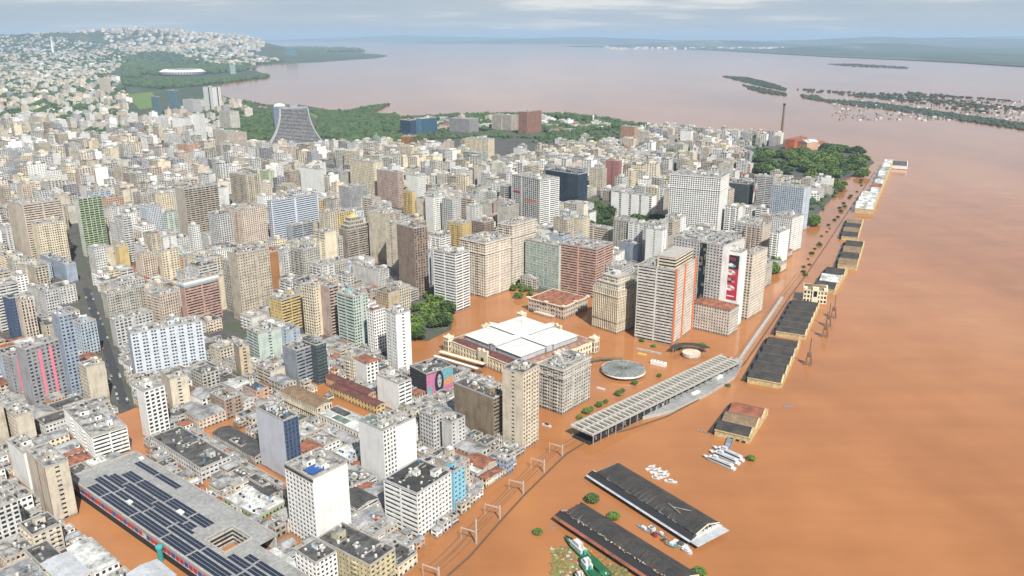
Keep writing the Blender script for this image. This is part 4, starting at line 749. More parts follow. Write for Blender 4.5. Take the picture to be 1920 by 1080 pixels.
('apartment_building', 'high stone coloured block with flat grey roof in front of the grey box office', -276.6, 1035.6, 52.0, 23.6, 18.5, 38.0, 'c', 'w', 'ste', 'c', {}),
('apartment_building', 'very tall bluish white block with flat grey roof behind the wide white office', -353.2, 1290.9, 52.0, 25.0, 20.5, 57.4, 'r', 'w', 'bw', 'c', {}),
('apartment_building', 'high cream block with dark flat roof left of the huge weathered beige slab', -370.6, 1028.9, 52.0, 23.6, 26.8, 31.6, 'w', 'r', 'cr', 'd', {}),
('apartment_building', 'very tall white block with flat grey roof left of the white framed office', -18.7, 1337.4, 52.0, 22.5, 19.9, 63.0, 'c', 'w', 'wh', 'c', {}),
('apartment_building', 'mid height white block with flat grey roof right of the pale lilac tower', -138.9, 533.2, 50.0, 19.5, 14.0, 10.3, 'b', 'w', 'wh', 'c', {}),
('apartment_building', 'high white block with dark flat roof left of the yellow cream block', -97.0, 1068.7, 52.0, 22.7, 19.2, 38.3, 'c', 'r', 'wh', 'd', {}),
('apartment_building', 'very tall bluish white block with flat grey roof behind the white framed office', 44.3, 1319.0, 52.0, 22.9, 20.1, 59.5, 'b', 'v', 'bw', 'c', {})]
WK=['crs', 'pc', 'be', 'gyl', 'wh', 'lg', 'cr', 'lb', 'pk', 'yl', 'sal', 'mnt', 'brt', 'bw', 'tan', 'ste']
RK=['c', 'd', 't', 'w', 'm', 'g']
MODES=list('wWrbspcv')
# remaining city blocks: x, y, depth, width, height, facade kinds, wall, roof
REST=[
-289,373,4,5,6,0,1,2,1,-138,373,5,8,7,0,0,5,1,-279,375,4,7,7,0,0,3,3,-234,373,6,10,7,0,2,4,4,-209,375,6,6,5,1,1,5,3,-306,375,4,8,7,0,0,0,1,-258,375,5,8,6,0,1,2,0,-99,374,5,13,5,3,1,3,4,-285,378,3,7,6,1,0,4,2,-314,377,10,9,6,1,0,8,1,-126,375,12,13,8,0,0,4,4,-324,382,4,6,6,0,0,15,4,
-146,377,13,12,7,3,1,0,1,-245,374,14,18,6,3,0,3,2,-221,379,11,10,8,1,1,8,0,-295,379,11,10,8,0,0,7,1,-230,387,4,6,7,0,0,4,1,-287,388,7,6,5,1,0,15,0,-234,390,6,7,6,3,0,4,2,-307,391,6,8,8,1,1,0,3,-138,387,12,12,5,0,2,4,3,-282,393,7,8,6,3,0,8,1,-321,388,19,12,11,0,1,4,5,-242,397,7,8,5,0,0,3,3,
-122,394,12,14,5,0,0,4,4,-277,401,6,8,5,3,0,5,0,-312,402,3,7,6,3,0,3,3,-134,401,6,9,7,0,2,4,4,-66,403,6,7,5,0,0,15,0,-316,406,4,6,6,3,2,7,3,-140,405,4,7,7,0,0,7,0,-335,406,5,6,5,0,0,5,0,-79,407,6,7,6,0,0,5,0,-271,407,7,8,5,0,2,4,0,-321,409,4,5,7,0,0,1,2,-128,408,7,8,5,1,0,13,5,
-85,410,4,7,6,0,2,8,2,-331,411,6,8,7,0,0,4,3,-114,408,7,14,5,3,0,12,1,-63,413,4,6,7,0,0,4,0,-123,415,6,7,8,0,1,1,4,-343,411,18,10,9,0,0,3,1,-90,413,9,10,7,1,0,5,0,-137,414,9,9,5,0,0,3,4,-303,417,4,6,5,1,2,1,3,-264,416,7,9,6,1,0,0,3,-58,419,4,7,6,1,1,10,4,-72,413,13,14,6,0,2,6,0,
-298,422,4,5,6,0,1,12,1,-334,422,4,7,7,0,0,0,1,-273,423,6,9,5,1,2,5,4,-100,422,10,9,7,1,1,6,3,-339,425,4,6,6,1,0,4,0,-152,425,7,7,6,3,0,4,1,-65,427,5,5,7,1,0,3,4,-293,427,6,7,6,0,1,0,4,-85,424,11,9,6,1,2,4,0,-325,429,5,5,7,1,0,4,2,-344,429,4,5,6,0,0,0,1,-280,429,6,9,6,3,0,4,3,
-354,427,11,11,7,1,2,4,4,-95,431,4,7,8,1,2,2,4,-147,431,7,8,8,0,0,15,1,-47,433,5,5,5,1,0,4,4,-321,433,5,6,7,0,2,4,0,-78,433,4,9,6,0,0,6,1,-301,432,7,8,5,1,0,9,1,-158,431,9,12,5,0,0,4,4,-309,435,6,7,7,0,0,15,3,-326,436,4,6,5,1,0,2,4,-287,435,8,7,6,0,0,6,0,-141,437,4,6,7,1,0,6,1,
-81,438,4,7,6,3,0,3,0,-43,438,6,7,7,3,1,5,0,-316,439,5,9,7,1,0,4,0,-365,436,10,12,5,0,0,3,2,-294,441,4,6,5,0,0,3,0,-321,441,4,6,6,3,0,4,1,-167,439,8,10,5,3,0,5,4,-86,440,7,8,6,0,0,2,2,-136,443,4,7,7,0,0,4,3,-100,444,4,5,6,3,0,0,0,-304,443,5,8,7,3,2,6,1,-38,445,6,6,6,0,2,3,0,
-177,445,4,6,7,0,0,0,1,-91,446,4,7,5,0,0,2,0,-131,449,4,7,5,1,0,6,5,-310,448,5,8,7,0,0,4,0,-80,449,8,6,6,3,0,13,3,-145,442,13,21,5,1,0,4,0,-344,451,4,7,6,0,0,9,2,-371,452,4,5,6,0,0,0,4,-182,452,8,8,5,3,1,4,0,-114,456,3,5,5,0,0,4,0,-87,455,4,7,7,3,0,0,1,-376,456,4,6,5,0,1,4,4,
-191,456,4,7,5,3,0,0,0,-354,448,22,18,17,0,0,3,0,-33,458,4,9,7,1,1,6,1,-77,458,5,8,6,0,0,12,4,-123,456,12,10,8,3,1,5,4,-196,461,4,7,7,0,2,2,2,-377,463,5,7,5,0,0,3,1,-134,465,5,7,8,0,0,3,3,-113,466,4,7,5,0,0,4,1,-72,466,5,8,5,0,0,5,5,-201,464,10,9,7,0,0,5,3,-28,468,4,6,6,3,0,6,1,
-372,469,5,7,7,0,0,4,2,-48,470,7,8,7,1,0,0,0,-209,472,4,6,5,0,0,3,1,-33,473,4,6,5,0,0,5,4,-139,472,6,8,5,3,0,5,1,-333,473,8,6,8,0,0,15,4,-321,473,8,7,5,3,0,5,4,-150,473,8,8,8,0,1,5,2,-24,475,5,7,5,3,1,4,0,-195,475,5,7,5,0,0,6,1,-367,476,5,6,7,3,1,4,2,-65,476,4,5,7,0,0,8,0,
-29,478,4,6,8,0,0,5,0,-56,476,7,9,7,0,0,5,4,-212,478,8,6,6,0,0,4,2,-380,470,21,19,30,0,2,5,1,-362,480,5,6,5,3,2,12,0,-341,480,7,6,6,0,0,0,1,-141,480,6,8,7,3,0,3,1,-189,481,5,6,7,0,0,0,0,-316,481,9,8,5,0,0,0,4,-24,483,7,7,5,1,0,4,4,-147,485,6,6,6,0,0,1,0,-200,481,12,12,6,0,2,6,4,
-185,486,5,5,7,0,0,4,0,-221,484,6,10,6,0,1,4,3,-228,487,4,6,6,1,0,5,0,-348,486,8,8,5,0,0,8,4,-170,482,18,9,7,0,0,5,1,-128,489,4,7,5,1,0,10,1,-53,489,6,6,6,0,2,0,0,-390,490,4,7,5,3,0,0,3,-31,490,8,6,6,0,0,10,1,-296,491,4,9,7,0,1,3,4,-18,491,7,9,7,1,0,0,2,-48,495,5,5,7,3,0,0,4,
-230,492,10,10,6,0,0,9,4,-207,496,5,6,6,0,2,5,4,-191,490,14,14,6,1,0,6,0,-150,496,4,7,5,0,0,5,2,-138,491,11,14,5,0,0,2,0,-309,489,14,18,8,0,2,5,1,-401,487,18,22,6,1,1,5,1,-125,498,5,5,6,3,1,4,2,-239,497,5,9,6,0,1,15,1,-44,500,5,8,6,0,0,2,1,-291,501,3,5,7,0,0,5,4,-12,499,7,9,6,3,0,5,2,
-24,496,13,10,8,0,2,5,3,-118,501,4,7,8,1,0,15,3,-322,501,12,10,9,1,0,2,2,-146,505,4,7,5,0,0,6,4,-242,505,7,6,5,1,0,1,4,-281,506,6,5,5,0,2,1,0,-51,506,4,8,7,0,0,7,5,-202,504,8,10,7,0,2,2,4,-354,505,5,14,7,0,2,0,1,-359,507,6,8,5,1,0,5,4,-5,508,5,8,5,0,1,0,3,-17,505,12,11,7,1,2,5,0,
-298,505,12,13,8,3,0,6,3,-55,510,5,7,5,3,0,5,4,-368,512,3,6,5,0,2,0,4,-336,511,6,7,6,0,0,0,4,-249,509,10,11,6,0,0,8,1,-109,511,9,11,5,0,0,5,2,-93,513,5,8,5,0,1,5,0,-406,510,7,16,6,1,0,2,1,-61,514,3,8,7,0,0,4,1,-415,515,5,6,6,0,2,7,3,-355,515,5,7,7,3,1,0,2,-25,515,4,8,6,1,2,2,1,
-315,509,14,15,7,0,2,4,2,0,517,5,5,5,3,2,13,4,-331,517,5,7,6,0,0,0,1,-9,514,13,9,7,0,0,12,0,-65,518,4,8,6,0,0,3,4,-205,517,7,9,7,1,1,0,0,-362,518,8,7,7,0,0,10,0,-288,515,13,10,6,0,2,2,4,-88,520,5,6,5,0,2,0,1,-257,518,8,10,7,1,2,12,0,-101,520,10,11,6,1,0,5,4,-341,516,21,10,10,1,0,2,4,
-161,525,4,5,7,0,0,0,3,-53,521,9,13,7,3,0,4,1,-83,525,5,6,6,0,1,0,0,-3,522,12,9,8,0,0,5,1,-212,524,7,9,7,1,0,1,2,-394,525,7,6,5,0,1,5,1,-368,523,10,11,5,0,0,4,0,-326,524,5,13,7,0,0,3,2,-89,527,4,6,7,3,2,7,1,-333,524,9,14,7,0,1,5,4,-264,528,4,8,7,0,0,3,1,-149,522,17,14,10,1,0,14,2,
-412,521,19,21,14,0,5,4,0,-79,531,5,6,6,0,1,3,1,-64,529,10,9,5,0,0,14,3,-269,532,4,8,5,1,0,3,2,-391,532,5,6,7,0,0,8,1,-218,531,8,9,5,3,0,2,1,-170,533,4,7,6,3,1,7,3,-84,533,4,8,7,3,1,0,4,3,532,8,10,6,0,2,3,0,-379,532,11,10,6,0,0,4,1,-93,532,12,13,8,0,1,4,1,-13,537,5,6,7,0,0,6,1,
-174,538,4,5,5,0,1,4,5,-360,532,13,13,8,0,0,10,4,-339,532,11,18,5,1,0,4,4,-223,539,6,6,5,0,1,1,3,-163,537,13,7,8,0,0,3,3,-4,538,7,9,5,0,0,0,0,-74,538,9,9,6,3,0,11,1,-178,541,9,8,6,1,0,5,1,-102,539,9,14,7,0,0,0,0,-20,539,10,14,7,0,0,12,1,-368,544,4,5,7,0,1,13,0,-229,542,10,9,5,0,0,4,3,
-382,546,4,6,5,0,1,3,0,-430,536,21,22,6,3,1,11,4,-132,545,9,9,7,0,0,11,0,-161,548,4,5,7,0,1,3,0,-184,548,5,7,5,0,1,0,2,-155,546,5,12,7,0,0,6,1,-52,548,5,7,5,3,0,9,1,-274,545,10,13,6,0,0,3,1,-364,549,4,8,6,3,0,0,0,-352,544,11,17,8,3,0,0,4,-30,549,9,12,7,0,0,3,1,-68,554,5,5,7,0,0,4,4,
-169,554,5,6,5,1,0,0,3,-190,553,5,8,5,0,0,13,3,-239,551,9,9,5,0,2,3,0,-8,554,4,7,6,0,2,4,3,-134,557,4,6,7,0,0,7,4,-176,555,10,9,7,0,0,6,0,-440,558,6,6,7,1,0,2,1,-196,558,6,7,7,0,2,2,1,-59,556,9,8,6,0,2,5,0,-357,558,6,7,5,3,0,5,4,-141,556,10,12,6,1,0,4,3,-43,554,11,16,6,0,0,6,4,
-264,561,5,8,5,0,1,5,0,-245,562,7,6,5,0,2,8,0,-436,563,5,8,6,1,0,5,0,-160,555,20,17,6,0,1,10,3,-253,565,5,7,5,0,2,14,0,-53,563,9,8,5,0,2,5,4,-352,566,5,5,7,0,0,4,4,-396,567,4,6,6,0,0,0,3,12,567,5,7,6,0,0,4,2,0,563,14,10,8,1,0,12,1,-204,565,7,10,6,1,0,5,1,-148,569,4,6,5,0,1,9,4,
-453,560,18,17,8,1,1,3,1,-47,570,10,7,7,0,1,5,4,-381,571,6,10,5,3,0,8,0,-430,570,5,13,6,0,1,0,4,-392,573,4,8,6,0,0,7,0,-259,570,9,9,7,1,0,4,2,-363,564,18,22,11,1,0,5,1,-154,575,5,5,5,0,0,8,3,-403,570,20,9,13,0,0,9,0,-272,577,7,8,6,1,1,3,4,-160,579,6,7,7,0,0,7,4,-374,579,4,6,5,0,2,5,3,
-460,580,4,6,7,1,0,4,4,-218,579,8,7,5,3,0,12,1,-11,579,6,8,7,3,2,5,2,-197,580,5,5,6,1,0,0,4,-286,577,11,10,8,3,0,4,1,-398,581,6,6,5,3,0,4,1,-105,581,5,6,7,1,0,4,1,-77,581,5,6,6,0,2,8,0,-464,583,7,7,5,0,0,3,4,7,577,18,14,6,1,0,13,1,-420,585,4,6,6,0,0,0,4,-208,581,9,13,8,1,0,1,4,
-369,585,4,8,5,0,0,5,0,-172,581,11,12,5,3,0,14,1,-193,586,5,6,6,0,0,0,3,-18,585,6,7,6,0,2,7,2,-294,587,5,7,7,1,2,3,4,-72,587,5,7,6,1,0,6,1,-441,574,22,30,7,0,2,4,1,-329,588,8,8,6,0,0,8,0,-383,581,19,17,8,0,0,0,4,-105,589,7,7,6,0,2,4,3,-275,584,12,18,6,0,2,5,1,-405,590,7,7,6,3,0,6,2,
-4,591,4,9,7,0,0,11,1,-299,592,5,6,7,0,0,13,4,-26,591,7,7,7,1,2,0,0,-219,590,9,12,5,0,0,4,1,-194,594,3,8,6,3,2,8,2,-180,593,7,9,6,0,0,0,0,-67,593,5,14,6,0,0,14,4,-101,596,7,6,5,0,0,0,4,-44,590,18,12,8,3,0,3,4,-287,594,11,10,6,0,1,5,3,-400,596,6,10,5,0,0,13,0,-416,595,13,9,9,1,2,3,3,
-335,596,7,13,5,3,0,5,1,6,598,7,7,8,3,0,6,1,-298,600,4,7,5,0,0,14,0,-460,593,19,14,8,0,0,4,1,-38,601,5,6,6,0,1,2,1,-201,595,18,14,8,3,0,8,4,-262,597,14,13,6,0,2,11,4,-189,603,4,6,6,1,0,4,1,-406,604,7,8,5,1,1,5,3,-392,604,8,7,5,0,0,5,5,-279,605,5,6,6,3,0,4,4,-73,596,19,19,7,3,0,3,0,
-370,594,20,25,8,0,1,4,1,-293,606,4,6,7,0,0,5,3,-30,603,10,11,6,3,0,4,0,-57,607,4,6,6,0,0,1,3,-44,606,5,8,7,0,0,5,2,-340,606,8,8,6,0,0,0,0,-479,608,6,6,7,0,0,4,1,-248,608,4,8,7,0,0,2,0,-195,609,5,6,6,1,1,2,1,-271,609,4,7,6,0,2,11,4,-2,610,6,8,7,0,2,4,4,-301,606,11,16,5,0,0,12,2,
-450,605,19,13,11,0,0,4,0,-49,611,7,7,7,0,1,14,1,-412,612,7,7,5,1,2,14,4,-212,613,6,6,7,0,0,4,2,-251,612,6,8,7,0,2,14,3,-475,613,5,9,7,0,1,4,4,-8,614,6,6,5,3,1,4,0,-60,611,19,7,8,1,0,5,0,-350,611,12,14,6,3,0,0,0,-424,609,14,18,6,0,0,1,0,-225,608,18,16,9,0,0,5,4,3,616,6,5,5,0,0,14,3,
-23,613,9,12,5,0,1,8,4,-56,617,8,6,6,3,0,8,4,-198,617,7,7,6,3,0,4,1,-86,619,4,7,6,3,1,4,1,-312,615,12,10,9,0,0,2,4,-485,611,18,17,15,1,0,4,0,-207,618,5,8,7,0,0,11,1,-245,619,5,6,5,0,0,1,4,-442,615,14,13,5,0,1,12,1,-387,616,13,11,8,3,0,10,0,-259,613,19,16,10,3,1,4,4,-463,620,10,10,7,0,0,6,1,
-90,624,4,6,5,3,0,8,4,-35,614,18,21,6,3,0,11,1,-6,621,11,10,6,3,0,3,2,-429,625,4,6,7,1,1,2,3,-241,625,5,7,7,0,0,5,1,-18,626,4,6,7,0,2,5,0,-64,624,7,10,6,1,0,1,0,-452,626,5,5,5,0,0,5,0,-376,625,8,8,5,0,0,4,0,-305,624,13,9,5,0,0,6,3,-158,628,3,7,6,0,2,6,4,-321,629,4,5,7,0,0,4,1,
-214,621,18,14,6,0,0,5,2,-81,626,10,10,8,0,1,6,2,-496,629,4,8,7,3,0,0,0,-112,628,6,10,5,0,0,5,3,-436,630,7,7,5,0,0,13,1,-14,631,4,8,5,3,2,14,4,-419,632,6,6,6,1,1,9,1,-473,625,20,12,14,2,2,5,0,-55,629,14,8,5,1,2,4,1,-448,631,5,9,7,0,0,5,1,-325,633,4,5,7,0,2,7,3,-202,630,10,7,5,0,1,3,0,
-457,632,5,7,7,1,1,1,1,-248,626,21,13,7,0,2,4,1,-3,634,7,8,7,0,1,4,2,-276,632,13,7,7,1,0,4,2,-119,634,7,8,6,1,0,2,4,-267,637,4,6,5,1,2,4,3,-299,632,12,14,5,1,1,10,4,-231,638,3,6,5,0,2,5,3,-463,637,6,7,7,3,1,5,1,-94,633,14,11,6,0,0,3,2,-109,639,4,7,6,0,0,3,4,-46,639,4,6,5,1,0,15,3,
-21,631,19,19,10,1,1,6,0,-197,641,5,5,5,0,2,6,4,-86,642,4,5,5,0,2,1,4,-51,639,6,13,5,0,0,14,1,-262,643,4,6,5,0,0,0,2,-317,633,21,17,9,1,1,4,0,-226,643,4,5,7,3,1,0,1,-126,642,7,9,6,0,2,7,4,-175,643,6,6,6,0,0,0,0,-115,643,6,6,6,0,0,3,2,-216,642,12,8,6,1,0,3,2,-451,637,20,15,9,0,1,1,2,
-91,646,4,6,5,0,0,4,4,-289,644,12,6,9,0,0,9,0,-412,637,18,19,14,0,4,3,1,-239,637,21,18,8,1,0,5,3,-430,648,4,5,7,0,2,5,5,-9,648,6,5,5,0,2,6,1,-474,647,6,6,5,1,2,5,1,-493,643,18,11,16,1,2,2,1,-393,649,4,7,7,0,1,6,3,-134,647,8,10,6,1,2,1,0,-332,650,6,6,6,0,1,5,0,-123,651,4,7,5,0,1,0,0,
-201,645,14,14,5,0,0,15,4,-97,652,5,5,8,0,0,3,1,-107,647,18,9,10,0,0,3,1,-372,642,22,17,7,0,1,1,1,-481,652,6,5,6,0,0,6,4,-426,653,4,5,6,3,0,15,0,-15,653,5,5,5,0,0,5,1,-226,653,4,8,5,3,0,4,2,-184,653,6,8,7,0,2,1,3,-305,647,18,14,6,0,0,13,0,-91,655,4,5,7,0,0,2,1,-28,656,3,5,6,0,0,5,4,
-141,655,7,7,6,1,0,14,1,-338,656,5,6,6,0,2,5,1,-104,656,5,7,5,3,0,5,1,-290,656,4,6,7,0,0,4,1,-328,656,5,8,5,1,0,5,1,-46,653,11,10,6,0,0,3,3,-231,657,7,7,5,0,2,3,0,-21,658,7,8,7,0,0,6,1,-365,659,5,7,5,3,0,1,4,-87,660,4,9,6,3,0,2,4,-109,662,4,6,5,3,0,3,0,-343,662,5,5,7,0,0,1,0,
-332,661,7,7,5,3,1,4,0,-95,658,12,12,5,0,0,14,4,-492,663,6,5,7,0,1,5,1,-256,653,22,17,6,0,0,4,1,-511,659,14,9,8,0,0,6,4,-371,664,5,6,7,0,1,6,4,-398,652,19,26,11,0,0,13,1,-420,664,6,6,6,0,2,6,2,-238,664,7,6,8,0,1,0,4,-34,657,18,13,7,0,0,4,0,-278,662,8,9,6,0,1,3,4,-502,665,4,8,5,0,0,5,4,
-115,666,6,5,7,0,0,6,3,-472,655,17,24,10,0,2,4,4,-317,662,14,10,5,0,0,3,0,-339,666,6,6,7,0,1,12,0,-453,668,4,6,7,0,0,3,4,-488,668,6,7,5,0,0,7,4,-155,669,4,6,6,1,1,4,1,-377,669,6,5,7,0,1,15,1,-416,669,5,6,5,1,0,5,4,-81,669,10,6,7,3,0,15,0,-296,659,21,24,7,0,2,5,4,-272,670,7,7,8,0,0,3,4,
-159,672,4,7,5,0,1,1,1,-448,673,4,5,6,3,0,2,2,-509,670,10,8,7,0,0,2,3,-233,671,8,8,5,0,1,6,4,-332,673,5,7,7,1,0,15,4,-107,669,12,11,6,0,0,6,1,-55,666,13,18,7,3,0,13,1,-383,674,6,7,7,0,2,4,2,-411,675,6,6,7,1,0,4,2,-313,676,4,6,7,0,2,11,1,-483,676,5,6,6,0,0,0,0,-217,677,5,7,6,0,0,3,0,
-154,678,4,6,7,0,0,5,3,-31,677,6,7,5,0,0,2,2,-71,673,12,12,8,1,0,1,1,-353,679,4,5,5,0,0,3,3,-525,671,14,19,7,0,1,0,4,-444,678,4,8,7,1,2,4,1,-268,679,5,5,7,3,0,5,4,-317,679,4,5,6,0,0,2,1,-389,679,5,6,7,0,0,0,4,-96,679,6,7,5,1,0,2,0,-86,680,5,8,5,0,0,15,0,-378,680,5,6,7,0,0,5,3,
-203,677,10,11,5,0,0,4,3,-308,681,4,6,5,0,0,13,4,-407,680,6,8,5,1,2,4,3,-494,674,18,16,7,0,0,4,4,-121,676,13,15,8,3,1,3,1,-424,669,18,30,7,0,1,5,1,-60,683,4,5,7,0,0,10,0,-322,683,4,5,5,0,0,5,2,-43,680,12,8,6,0,1,10,4,-212,683,5,7,7,0,0,4,3,-235,684,4,6,6,1,0,2,0,-164,685,4,5,6,0,1,0,2,
-471,683,7,7,7,3,0,1,1,-151,685,5,7,7,0,0,4,3,-101,686,3,5,5,3,2,5,3,-264,683,11,7,5,0,0,5,0,-455,674,18,25,10,0,0,4,0,-511,686,4,5,7,0,2,10,3,-399,685,4,7,7,0,0,3,0,-280,678,20,13,8,0,0,4,1,-79,686,6,5,7,1,0,6,2,-240,686,5,7,7,3,0,5,3,-65,687,4,6,7,0,0,0,1,-301,687,6,6,5,3,1,5,4,
-56,688,5,6,6,0,0,5,0,-531,687,7,7,5,1,2,6,4,-431,689,3,5,6,0,0,0,0,-309,688,6,6,5,0,0,13,2,-157,686,13,10,7,0,0,5,1,-507,690,4,6,6,0,0,5,2,-195,685,11,14,5,0,0,0,4,-182,691,4,5,6,0,0,11,3,-389,688,11,9,7,0,0,4,5,-137,685,11,18,8,1,0,6,3,-272,692,4,8,6,0,0,1,1,-246,691,5,8,6,0,2,5,3,
-72,691,7,8,7,1,2,6,1,-173,692,4,7,7,0,0,5,4,-471,693,4,7,6,0,2,5,2,-221,683,20,20,5,3,2,5,4,-297,692,6,8,8,1,1,0,1,-402,690,12,10,8,0,0,8,4,-427,694,4,9,6,0,0,3,0,-539,693,8,9,6,3,0,2,1,-203,696,5,5,5,0,0,12,1,-148,694,7,8,7,1,1,5,0,-277,695,7,7,7,1,0,11,4,-483,687,22,16,9,1,2,5,4,
-355,691,13,13,8,0,0,4,4,-462,699,6,6,5,0,2,6,0,-515,691,18,15,11,0,0,5,4,-257,691,18,15,10,0,0,3,0,-168,699,5,7,5,1,0,5,1,-292,700,5,6,6,3,0,13,1,-119,699,6,8,7,0,0,4,0,-199,701,6,8,5,0,0,0,4,-232,702,3,5,7,0,0,2,4,-437,692,21,20,13,6,0,4,0,-533,701,8,8,6,0,1,0,2,-396,700,10,9,7,1,2,7,1,
-156,701,7,10,6,0,0,2,1,-137,704,4,7,5,0,1,5,1,-125,704,6,5,6,3,2,4,2,-242,700,14,9,6,1,1,5,3,-458,704,5,7,6,0,2,6,4,-273,705,4,7,6,1,1,0,0,-412,704,8,6,6,0,0,4,4,-340,700,11,15,5,0,1,13,1,-287,705,5,6,5,3,0,6,1,-177,697,21,15,6,3,1,1,0,-546,707,5,6,5,0,0,8,4,-163,707,7,7,6,0,2,5,4,
-367,705,12,9,6,3,1,4,0,-418,710,3,5,7,0,0,6,1,-109,708,7,9,5,0,0,4,4,-268,711,4,6,7,1,0,4,1,-119,710,4,7,7,0,0,3,4,-453,710,5,7,6,3,0,4,4,-472,700,20,21,7,3,1,1,2,-209,700,19,25,5,0,0,3,1,-231,711,5,8,6,1,0,12,1,-527,708,7,14,6,0,0,5,1,-142,704,20,15,10,0,0,3,4,-552,712,6,7,6,0,0,6,0,
-504,703,19,21,13,1,4,3,0,-347,710,9,11,5,0,2,2,4,-359,714,4,5,7,0,0,15,3,-427,711,12,9,5,1,0,4,4,-404,707,21,14,5,0,0,4,2,-329,712,11,10,6,0,0,1,0,-171,714,7,9,6,0,2,0,2,-263,716,4,7,6,0,0,5,4,-114,716,4,7,5,0,0,6,0,-448,716,5,7,6,3,0,2,4,-363,718,4,5,7,0,2,6,0,-276,708,19,20,16,5,1,6,0,
-376,717,5,8,7,0,2,15,4,-219,718,6,6,6,1,2,3,1,-538,711,21,17,10,0,0,4,0,-121,714,13,16,6,1,0,5,1,-179,720,7,7,7,0,0,4,4,-133,722,4,7,7,0,2,4,3,-343,722,5,5,5,0,2,1,0,-481,723,4,6,7,0,0,2,3,-517,721,7,8,6,3,1,4,4,-159,723,4,7,6,0,1,3,0,-190,718,22,8,13,2,0,5,1,-294,723,7,7,6,0,1,5,4,
-312,724,5,8,7,3,0,4,0,-458,717,18,15,8,3,2,11,1,-423,724,7,7,8,0,0,5,1,-373,726,4,6,7,0,0,3,0,-138,726,5,6,6,1,0,0,0,-355,719,18,16,13,6,0,5,0,-187,726,6,6,7,0,2,2,4,-490,720,19,14,10,3,1,3,2,-104,728,5,7,7,0,2,3,4,-128,728,4,7,7,3,2,4,1,-439,721,14,16,5,1,0,4,3,-511,728,7,7,5,0,2,13,0,
-144,729,5,5,6,0,0,3,3,-318,728,6,8,7,3,0,0,4,-289,729,7,7,7,1,2,5,3,-166,724,19,14,9,0,2,6,0,-263,724,19,17,8,0,0,15,3,-377,732,8,7,6,1,1,4,4,-526,725,21,16,17,0,0,4,0,-112,728,11,16,5,0,1,4,1,-151,734,5,5,5,0,0,15,3,-324,732,7,9,7,0,2,4,4,-194,733,8,9,6,1,0,5,0,-452,732,12,9,5,0,0,0,3,
-507,734,7,9,6,0,2,3,4,-557,726,20,20,6,0,0,15,3,-343,731,20,13,7,0,2,4,0,-228,739,4,6,8,1,1,4,2,-463,739,4,6,7,1,0,7,2,-329,738,5,8,6,3,0,4,1,-300,728,21,23,6,0,0,1,1,-385,739,6,7,5,0,2,0,3,-479,730,21,18,11,1,0,6,3,-284,735,7,17,7,0,0,1,4,-202,739,7,7,7,3,1,5,0,-366,742,6,5,7,0,1,4,0,
-500,742,7,6,7,0,1,8,1,-466,744,5,6,7,3,0,2,1,-317,742,7,10,5,1,0,5,1,-233,741,9,12,7,1,1,3,1,-162,745,6,7,5,0,0,5,1,-516,737,17,16,11,1,2,9,4,-210,746,4,6,5,0,2,8,0,-120,743,7,13,6,1,0,15,4,-324,747,4,5,7,0,2,5,0,-362,747,5,6,7,0,0,5,0,-287,748,4,6,5,0,2,5,3,-338,747,7,6,5,0,2,5,1,
-252,738,18,20,8,0,0,4,4,-143,742,11,17,5,0,0,6,4,-375,741,19,14,5,0,0,1,0,-168,749,5,6,7,0,0,13,2,-215,750,4,6,5,3,2,1,0,-426,747,10,9,6,0,0,5,2,-542,742,22,14,9,0,1,2,4,-270,749,8,8,5,3,0,5,0,-448,743,19,14,24,3,5,2,0,-311,751,7,7,7,0,0,13,4,-319,752,4,6,5,1,0,3,0,-568,747,13,12,5,0,0,8,4,
-492,748,13,10,5,0,0,4,4,-186,740,19,25,6,0,1,4,4,-468,753,4,7,5,0,0,5,1,-223,749,11,11,7,0,0,5,3,-122,754,5,5,6,3,0,0,4,-346,754,6,7,5,0,0,4,1,-328,751,14,10,9,1,2,1,4,-475,753,11,8,6,1,0,3,3,-531,752,14,10,7,1,0,1,2,-292,756,6,6,5,1,0,5,1,-373,758,4,6,5,0,0,3,2,-130,754,14,8,8,0,0,5,2,
-239,756,6,8,7,0,0,4,3,-110,756,8,8,5,0,0,4,4,-208,754,12,11,9,3,2,1,4,-486,758,4,6,6,0,0,2,3,-513,759,4,5,6,0,1,5,2,-357,756,8,12,5,1,0,8,1,-265,757,6,9,5,0,1,5,1,-577,757,7,8,5,3,0,3,0,-505,756,5,13,7,1,0,9,2,-463,759,5,6,6,0,0,3,1,-522,760,5,7,7,0,0,6,2,-436,758,11,7,7,0,2,12,2,
-305,757,7,14,7,0,0,5,4,-366,760,7,6,7,0,0,4,1,-279,757,14,7,6,0,0,0,0,-116,761,4,5,7,0,2,3,4,-197,759,8,7,7,0,1,3,1,-563,760,7,6,5,0,0,13,4,-378,762,4,5,6,1,1,11,0,-143,761,4,6,6,3,0,15,1,-339,761,6,7,5,0,0,3,3,-228,762,4,7,5,0,1,2,3,-491,762,4,6,5,3,0,15,3,-469,762,7,7,7,1,0,1,3,
-428,763,6,7,5,3,0,5,2,-313,762,7,6,6,1,0,1,3,-481,764,4,5,7,0,2,7,1,-545,763,4,8,7,3,0,0,3,-219,764,4,6,6,3,2,3,1,-246,764,5,6,6,1,0,4,4,-446,765,4,6,7,3,2,2,2,-269,765,4,6,6,0,0,7,4,-445,776,20,14,14,6,0,0,0,-247,774,23,17,16,2,0,4,0,-478,775,23,18,16,0,7,6,1,-338,775,21,25,12,0,2,5,0,
